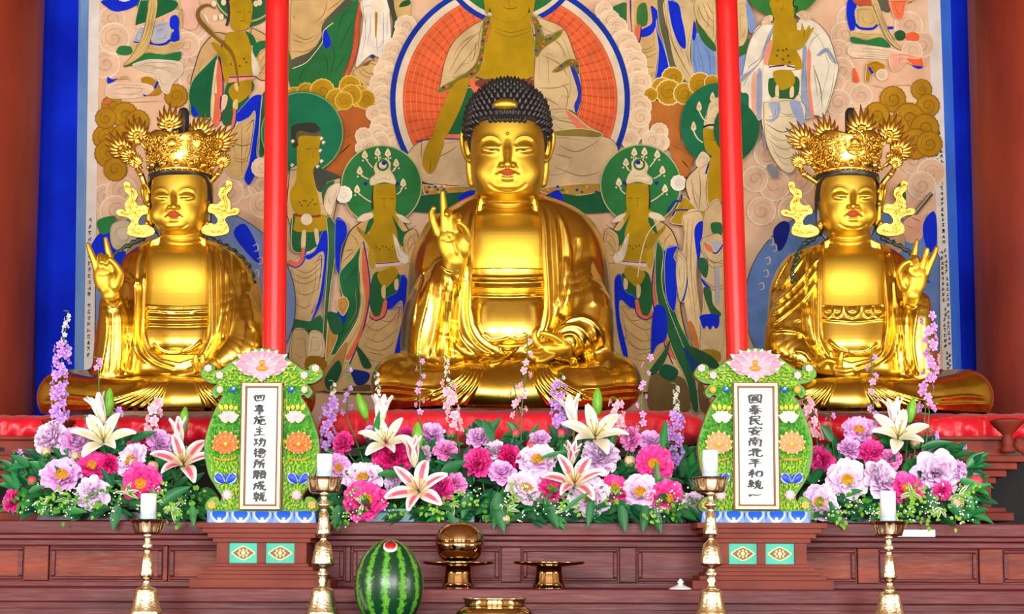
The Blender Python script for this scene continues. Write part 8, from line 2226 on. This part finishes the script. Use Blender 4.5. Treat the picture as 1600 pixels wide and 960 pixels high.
foliage('C', 520, 1092, 682, 812, 330, 38, 26, 'of the arrangement ' + ANCH['C'], ((590, 742, 82, 48, 6, 'g'), (655, 700, 165, 52, 6, 'd'), (690, 740, 55, 46, 9, 'd'), (780, 770, 190, 60, 10, 'd'), (775, 790, 160, 46, 9, 'd'), (850, 780, 150, 52, 9, 'd'), (880, 800, 45, 56, 3.5, 'g'), (845, 716, 70, 60, 4, 'g'), (925, 780, 190, 46, 7, 'd'), (970, 790, 170, 44, 8, 'd'), (1010, 790, 190, 44, 8, 'd'), (1020, 795, 160, 42, 8, 'd'), (1035, 700, 5, 44, 6, 'g'), (585, 690, 8, 50, 5, 'g'), (735, 770, 200, 44, 9, 'd'), (770, 690, -20, 40, 8, 'd'), (700, 800, 150, 40, 6, 'd'), (1075, 790, 130, 46, 6, 'd'), (530, 790, 190, 40, 8, 'd')))
foliage('R', 1262, 1530, 690, 810, 150, 28, 18, 'of the arrangement ' + ANCH['R'], ((1440, 700, 70, 50, 6, 'd'), (1500, 750, 110, 50, 8, 'g'), (1500, 760, 150, 48, 7, 'g'), (1300, 690, -30, 34, 8, 'd'), (1452, 770, 170, 40, 9, 'd'), (1480, 790, 120, 36, 8, 'd'), (1300, 790, 160, 34, 8, 'd'), (1510, 770, 60, 40, 6, 'g')))
def trough(name, label, px0, px1, py0, mat):
    A, C = P(px0, 818, -0.02), P(px1, py0, -0.02)
    b = MB(); b.box(A[0], C[0], -0.06, 0.12, Z_TOP, C[2] - 0.012); b.box(A[0] - 0.012, C[0] + 0.012, -0.072, 0.132, C[2] - 0.012, C[2])
    tag(bevel(b.build(name, mat), 0.005), label, 'planter')
M['troughblue'] = plain('pale_teal_plastic', srgb(128, 186, 196), rough=0.4, var=0.1); M['troughblack'] = plain('black_plastic', srgb(16, 18, 22), rough=0.3, spec=0.3)
trough('flower_trough', 'pale teal plastic trough holding the flowers ' + ANCH['C'], 562, 742, 796, M['troughblue'])
trough('flower_trough', 'black plastic trough holding the flowers between the teal trough and the tall candlestick', 752, 1072, 800, M['troughblack'])
trough('flower_trough', 'black plastic trough holding the flowers ' + ANCH['L'], 60, 300, 794, M['troughblack'])
trough('flower_trough', 'black plastic trough holding the flowers ' + ANCH['R'], 1285, 1490, 796, M['troughblack'])
U, UL, UR, LF, RT, DN = (0, -0.8, 0.6), (-0.5, -0.8, 0.4), (0.5, -0.8, 0.4), (-0.8, -0.7, 0.1), (0.8, -0.7, 0.1), (0, -1, -0.1)
for a in (
    ('L', 82, 686, 24, 'full', 'pale', 'pale lilac peony at the foot of the tall purple delphinium', UL), ('L', 115, 694, 21, 'full', 'lilac', 'upright lilac-pink double peony beside the white open lily before the satin cushion', UR),
    ('L', 97, 746, 29, 'open', 'lilac', 'big open lilac peony with orange heart near the dark trough, above the green filler', U), ('L', 144, 731, 24, 'open', 'hot', 'hot pink peony directly under the cream lily, yellow heart half seen', U),
    ('L', 169, 728, 15, 'full', 'mag', 'dark magenta peony peeking out between two lilac ones under the cream lily', RT), ('L', 145, 772, 22, 'full', 'pale', 'pale lilac peony low in its trough, dark leaf across it', DN),
    ('L', 21, 784, 15, 'full', 'hot', 'small hot pink peony at the outermost end of the altar, near the wall', LF), ('L', 208, 722, 27, 'open', 'pale', 'pale lilac peony just above the hot pink one over the short candle', UL),
    ('L', 221, 757, 28, 'open', 'hot', 'hot pink open peony right above a short white candle', (0, -1, 0.1)), ('L', 218, 699, 16, 'full', 'mag', 'round magenta double peony under the pink snapdragon', U), ('L', 249, 696, 19, 'full', 'lilac', 'lilac-pink double peony beside the half-open pinkish lily by the grey tablet', UR),
    ('C', 538, 694, 16, 'full', 'hot', 'hot pink peony at the foot of the purple spike by the tall candle', UL), ('C', 528, 732, 19, 'open', 'lilac', 'lilac peony with yellow heart touching the tall white candle', (0.3, -1, 0.1)), ('C', 567, 750, 27, 'open', 'pale', 'wide pale lilac peony over the hot pink one nearest the pale teal trough', U),
    ('C', 572, 785, 30, 'open', 'hot', 'big hot pink peony with yellow heart hanging over the pale teal trough', (0, -1, 0.55)), ('C', 613, 716, 26, 'full', 'mag', 'wide magenta double peony under the cream lily above the watermelon', DN), ('C', 580, 677, 10, 'full', 'lilac', 'small lilac peony behind the cream lily above the watermelon', U),
    ('C', 635, 679, 11, 'full', 'hot', 'small magenta peony tucked beside the tall green lily bud', U), ('C', 617, 756, 15, 'full', 'pale', 'pale lilac peony half hidden behind the pink lily above the watermelon', LF), ('C', 675, 681, 17, 'full', 'lilac', 'lilac double peony on the red cushion edge below the white-pink spike', U),
    ('C', 696, 706, 16, 'full', 'pink', 'bright pink double peony below the red bud of the white-pink spike', U), ('C', 665, 714, 15, 'open', 'pale', 'pale peony with pink heart between the half-open lily and bright pink double bloom', LF), ('C', 690, 768, 17, 'full', 'hot', 'hot pink peony beside the petal tip of the pink lily, above the brass ball', UL),
    ('C', 712, 757, 15, 'full', 'pink', 'pink peony joined to a hot pink one, above the lid of the brass ball', UR), ('C', 748, 686, 16, 'full', 'lilac', 'lilac-pink double peony alone against the red cushion, middle of the long trough', U), ('C', 749, 724, 21, 'full', 'hot', 'hot pink double peony above the big dark leaves in the middle of the trough', UL),
    ('C', 795, 715, 17, 'full', 'mag', 'magenta double peony next to a lilac one in the middle of the trough', UR), ('C', 774, 706, 15, 'full', 'pale', 'pale lilac peony squeezed between two magenta ones in the middle of the trough', U), ('C', 784, 741, 18, 'full', 'lilac', 'feathery lilac double peony under the magenta one in the middle of the trough', U),
    ('C', 839, 722, 28, 'open', 'pale', 'large pale lilac peony with golden heart beside the pinkish half-open lily', U), ('C', 821, 766, 27, 'open', 'pale', 'pale lilac peony under the one with golden heart, above the drooping dark leaves', (0.2, -0.8, 0.6)), ('C', 843, 689, 14, 'full', 'lilac', 'small spiky lilac peony at the foot of the purple-white spike', U),
    ('C', 861, 766, 20, 'open', 'hot', 'hot pink peony half behind the pink lily near the empty brass stand', U), ('C', 921, 778, 28, 'open', 'pale', 'pale lilac peony facing out directly under the pink lily, white filler beside it', (0, -1, 0.15)), ('C', 938, 716, 25, 'full', 'pale', 'pale lilac ruffled peony just under the wide cream lily', U),
    ('C', 961, 766, 23, 'open', 'hot', 'hot pink peony between two pale yellow-hearted ones, above lobed dark leaves', U), ('C', 988, 687, 16, 'full', 'pink', 'pink double peony next to the wide cream lily at the red cushion corner', LF), ('C', 1021, 727, 28, 'open', 'hot', 'large hot pink peony with golden heart under the lilac-pink double one', (0.1, -1, 0.2)),
    ('C', 1017, 692, 16, 'full', 'lilac', 'lilac-pink double peony above the largest golden-hearted hot pink one', U), ('C', 1043, 780, 25, 'open', 'hot', 'hot pink golden-hearted peony lowest beside the tall candle, over the altar edge', (0.1, -1, 0.1)), ('C', 1000, 771, 27, 'open', 'pale', 'pale lilac golden-hearted peony between two hot pink ones near the tall candle', (0, -1, 0.3)), ('C', 1084, 786, 15, 'full', 'pale', 'pale lilac peony behind the stem of the tall candlestick', U),
    ('R', 1284, 721, 20, 'full', 'hot', 'hot pink peony poking out behind the white-paper tablet', LF), ('R', 1342, 675, 24, 'open', 'lilac', 'topmost lilac peony with golden heart against the red satin', U), ('R', 1328, 704, 17, 'full', 'lilac', 'lilac double peony next to a bright pink double one of the same size', U),
    ('R', 1361, 709, 18, 'full', 'hot', 'bright hot-pink double peony under the topmost lilac one', U), ('R', 1391, 719, 15, 'full', 'pink', 'pink-lilac double peony just below the white lily of the satin side', U), ('R', 1323, 752, 28, 'open', 'pale', 'large open lilac peony with golden heart beside the white-paper tablet, in its row the widest', (0, -1, 0.25)),
    ('R', 1374, 752, 26, 'full', 'pale', 'ruffled pale lilac peony behind the short candle', UR), ('R', 1279, 786, 26, 'open', 'pale', 'lilac golden-hearted peony lying against the blue lotus base', (0, -1, 0.05)), ('R', 1416, 765, 23, 'open', 'hot', 'hot pink golden-hearted peony touching the short white candle', (0, -1, 0.5)),
    ('R', 1462, 742, 31, 'full', 'pale', 'very large pale lilac peony before the carved red-brown pedestal', DN), ('R', 1495, 737, 15, 'full', 'lilac', 'small mauve-pink peony at the side of the very large pale one', RT), ('R', 1472, 768, 13, 'full', 'hot', 'small hot pink peony below the very large pale lilac one', DN)):
    peony(*a)
BC, BP = M['bud_coral'], M['bud_pale']
for a in (('L', 50, 752, 6.5, BC, 'coral peony bud at the wall side of the altar'), ('L', 72, 707, 7.5, BP, 'green-pink bud under the pale peony of the purple delphinium'), ('L', 119, 715, 8, BP, 'green-pink bud under the upright lilac-pink double peony'), ('L', 209, 676, 7.5, BC, 'coral bud beside the pink snapdragon'), ('L', 239, 731, 9, BP, 'pale bud above the hot pink peony over the short candle'),
          ('C', 705, 677, 8, BC, 'red bud at the foot of the white-pink spike'), ('C', 806, 678, 6.5, BC, 'raspberry bud against the red cushion in the middle'), ('C', 829, 698, 7, BC, 'coral bud beside the spiky lilac peony'), ('C', 790, 813, 7, BP, 'pink bud lying on the altar edge beside the brass ball'), ('C', 984, 722, 8.5, BP, 'cream-pink bud under the pink double peony at the cushion corner'), ('C', 878, 678, 7.5, BC, 'red bud at the foot of the purple-white spike'),
          ('R', 1525, 755, 10.5, BC, 'coral tulip-like bud reaching toward the carved pedestal'), ('R', 1496, 787, 11, BP, 'green-pink half-open bud low by the carved pedestal'), ('R', 1430, 693, 8, BP, 'pale bud beside the white lily of the satin side')): bud(*a)
for a in (('L', 162, 692, 46, 'open', False, 'cream open lily over the red satin, beside the tall green bud', (0.0, -0.75, 0.65)), ('L', 163, 662, 46, 'half', False, 'closed-looking cream lily rising behind the cream open one', (-0.3, -0.3, 0.9)), ('L', 287, 728, 46, 'open', True, 'pink-striped open lily next to the greyish-paper tablet', (0.05, -0.7, 0.7)), ('L', 283, 696, 42, 'half', True, 'half-open pinkish lily above the pink-striped one by the grey tablet', (-0.1, -0.3, 0.95)),
          ('C', 603, 694, 40, 'open', False, 'cream open lily above the wide magenta peony', (0.0, -0.75, 0.6)), ('C', 593, 668, 48, 'half', False, 'slim cream trumpet lily standing against the red cushion', (0.1, -0.2, 1)), ('C', 648, 730, 46, 'half', True, 'half-open pink-white lily in front of a slim green bud', (-0.1, -0.35, 0.9)), ('C', 655, 769, 47, 'open', True, 'pink-striped open lily over the pale teal trough', (-0.15, -0.85, 0.45)),
          ('C', 930, 686, 48, 'open', False, 'wide cream lily open before the red cushion', (0.05, -0.72, 0.68)), ('C', 899, 668, 48, 'half', False, 'cream half-open lily standing behind the wide cream one', (-0.25, -0.3, 0.95)), ('C', 893, 728, 38, 'half', True, 'pale pink half-open lily between two pale lilac peonies', (0.05, -0.6, 0.85)), ('C', 898, 758, 46, 'open', True, 'pink-striped lily above the pale lilac peony facing out', (0.0, -0.7, 0.7)),
          ('R', 1403, 686, 44, 'open', False, 'white open lily before the red satin, beside its green bud', (0.0, -0.75, 0.65)), ('R', 1399, 668, 44, 'half', False, 'white trumpet lily standing behind the white open one on the satin side', (-0.1, -0.2, 1))): lily(*a)
for a in (('L', 169, 629, 44, 'plump green lily bud over the cream lily', 0.05), ('L', 285, 657, 42, 'green lily bud close to the greyish-paper tablet', 0.1), ('C', 573, 634, 42, 'green lily bud beside the slim cream trumpet lily', -0.35), ('C', 652, 684, 48, 'slim green lily bud behind the half-open pink-white lily', 0.0), ('C', 933, 628, 44, 'green lily bud rising over the wide cream lily', 0.02), ('R', 1420, 641, 40, 'green lily bud beside the white trumpet lily on the satin side', 0.2)): lily_bud(*a)
for a in (('L', [(107, 487), (100, 530), (95, 580), (92, 630), (95, 664)], 540, 'purple', 8.5, 'tall purple delphinium against the blue painting border', 0.8), ('L', [(243, 622), (242, 645), (238, 668), (236, 690)], 560, 'pinkw', 7.5, 'loose pink snapdragon beside a coral bud before the satin', 0.75, 'flower spike', 0, 'pinkw', 'snapdragon'), ('L', [(152, 560), (152, 570), (154, 578)], 560, 'mauve', 6, 'tiny pink floret stem before the gold sleeve', 0.8, 'flower spike', 0, 'white', 'snapdragon'), ('L', [(182, 640), (184, 652)], 560, 'purple', 5.5, 'small violet sprig beside the cream lily', 1.1, 'flower spike', 0, 'white', 'snapdragon'), ('L', [(27, 706), (33, 722)], 560, 'purple', 5.5, 'small violet sprig next to the carved pedestal at the wall', 1.1, 'flower spike', -0.05, 'white', 'snapdragon'),
          ('C', [(521, 596), (519, 630), (512, 660), (514, 700)], 628, 'purple', 7.5, 'purple and white spike by the tall candle and grey tablet', 0.8), ('C', [(588, 580), (590, 600), (592, 622)], 640, 'white', 7, 'white budded spike before the gold knee near the slim cream lily', 0.8, 'flower spike', 0, 'white'), ('C', [(655, 553), (657, 575), (657, 600), (655, 650)], 563, 'mauve', 5, 'thin stem with few lilac florets before the gold knee', 0.28, 'flower spike', 0, 'white', 'snapdragon'), ('C', [(697, 556), (700, 600), (706, 640), (714, 676)], 596, 'pinkw', 7.5, 'white and pink spike rising over the red bud', 0.75, 'flower spike', 0, 'white', 'snapdragon'),
          ('C', [(823, 522), (824, 545), (822, 580), (815, 640)], 530, 'pinkw', 5.5, 'tallest thin stem with pink florets before the lap hand', 0.3, 'flower spike', 0, 'white', 'snapdragon'), ('C', [(803, 600), (806, 620), (808, 650)], 590, 'pinkw', 6, 'short pink floret stem before the folds between the knees', 0.45, 'flower spike', 0.02, 'white', 'snapdragon'), ('C', [(880, 585), (872, 620), (874, 650), (880, 675)], 604, 'purple', 8, 'purple and white spike beside the cream half-open lily', 0.8), ('C', [(962, 622), (964, 645), (966, 676)], 630, 'pinkw', 8, 'pink and white spike behind the wide cream lily', 0.8, 'flower spike', 0, 'white', 'snapdragon'),
          ('C', [(1011, 545), (1011, 568), (1003, 620), (1002, 670)], 555, 'mauve', 5.5, 'thin stem with lilac florets near the painted robe hem', 0.26, 'flower spike', 0, 'white', 'snapdragon'), ('C', [(1056, 600), (1057, 640), (1055, 680), (1055, 735)], 648, 'purple', 8.5, 'purple spike with white tip at the red cushion end by the white tablet', 0.8), ('C', [(545, 568), (544, 585), (542, 650)], 572, 'purple', 5, 'thin stem with violet florets before the painted skirt', 0.3, 'flower spike', 0, 'white', 'snapdragon'),
          ('R', [(1448, 488), (1452, 530), (1455, 570), (1448, 600), (1446, 640)], 480, 'mauve', 8, 'tall mauve spike against the blue-bordered painting, before the cracked statue knee', 0.5), ('R', [(1256, 622), (1264, 645), (1272, 670), (1276, 686)], 560, 'pinkw', 7.5, 'pink spike leaning out behind the white-paper tablet', 0.7, 'flower spike', 0, 'mauve', 'snapdragon'), ('R', [(1362, 545), (1362, 565), (1364, 620), (1366, 670)], 552, 'mauve', 5.5, 'thin stem with mauve florets before the cracked statue lap', 0.25, 'flower spike', 0, 'white', 'snapdragon'),
          ('R', [(1451, 638), (1452, 644)], 560, 'purple', 7, 'single violet floret sprig on the red satin', 1.0, 'flower spike', 0, 'white', 'snapdragon'), ('R', [(1457, 674), (1457, 688)], 560, 'purple', 6, 'violet sprig before the carved baluster', 0.9, 'flower spike', 0, 'white', 'snapdragon'), ('R', [(1502, 694), (1500, 708)], 560, 'purple', 5.5, 'violet sprig before the carved frieze', 0.9, 'flower spike', 0, 'white', 'snapdragon'), ('R', [(1427, 712), (1427, 728)], 560, 'mauve', 5.5, 'mauve sprig under the white lily', 0.9, 'flower spike', 0, 'white', 'snapdragon'), ('R', [(1297, 648), (1297, 656)], 560, 'purple', 5, 'violet sprig near the pink leaning spike', 1.0, 'flower spike', 0, 'white', 'snapdragon')): spike(*a)
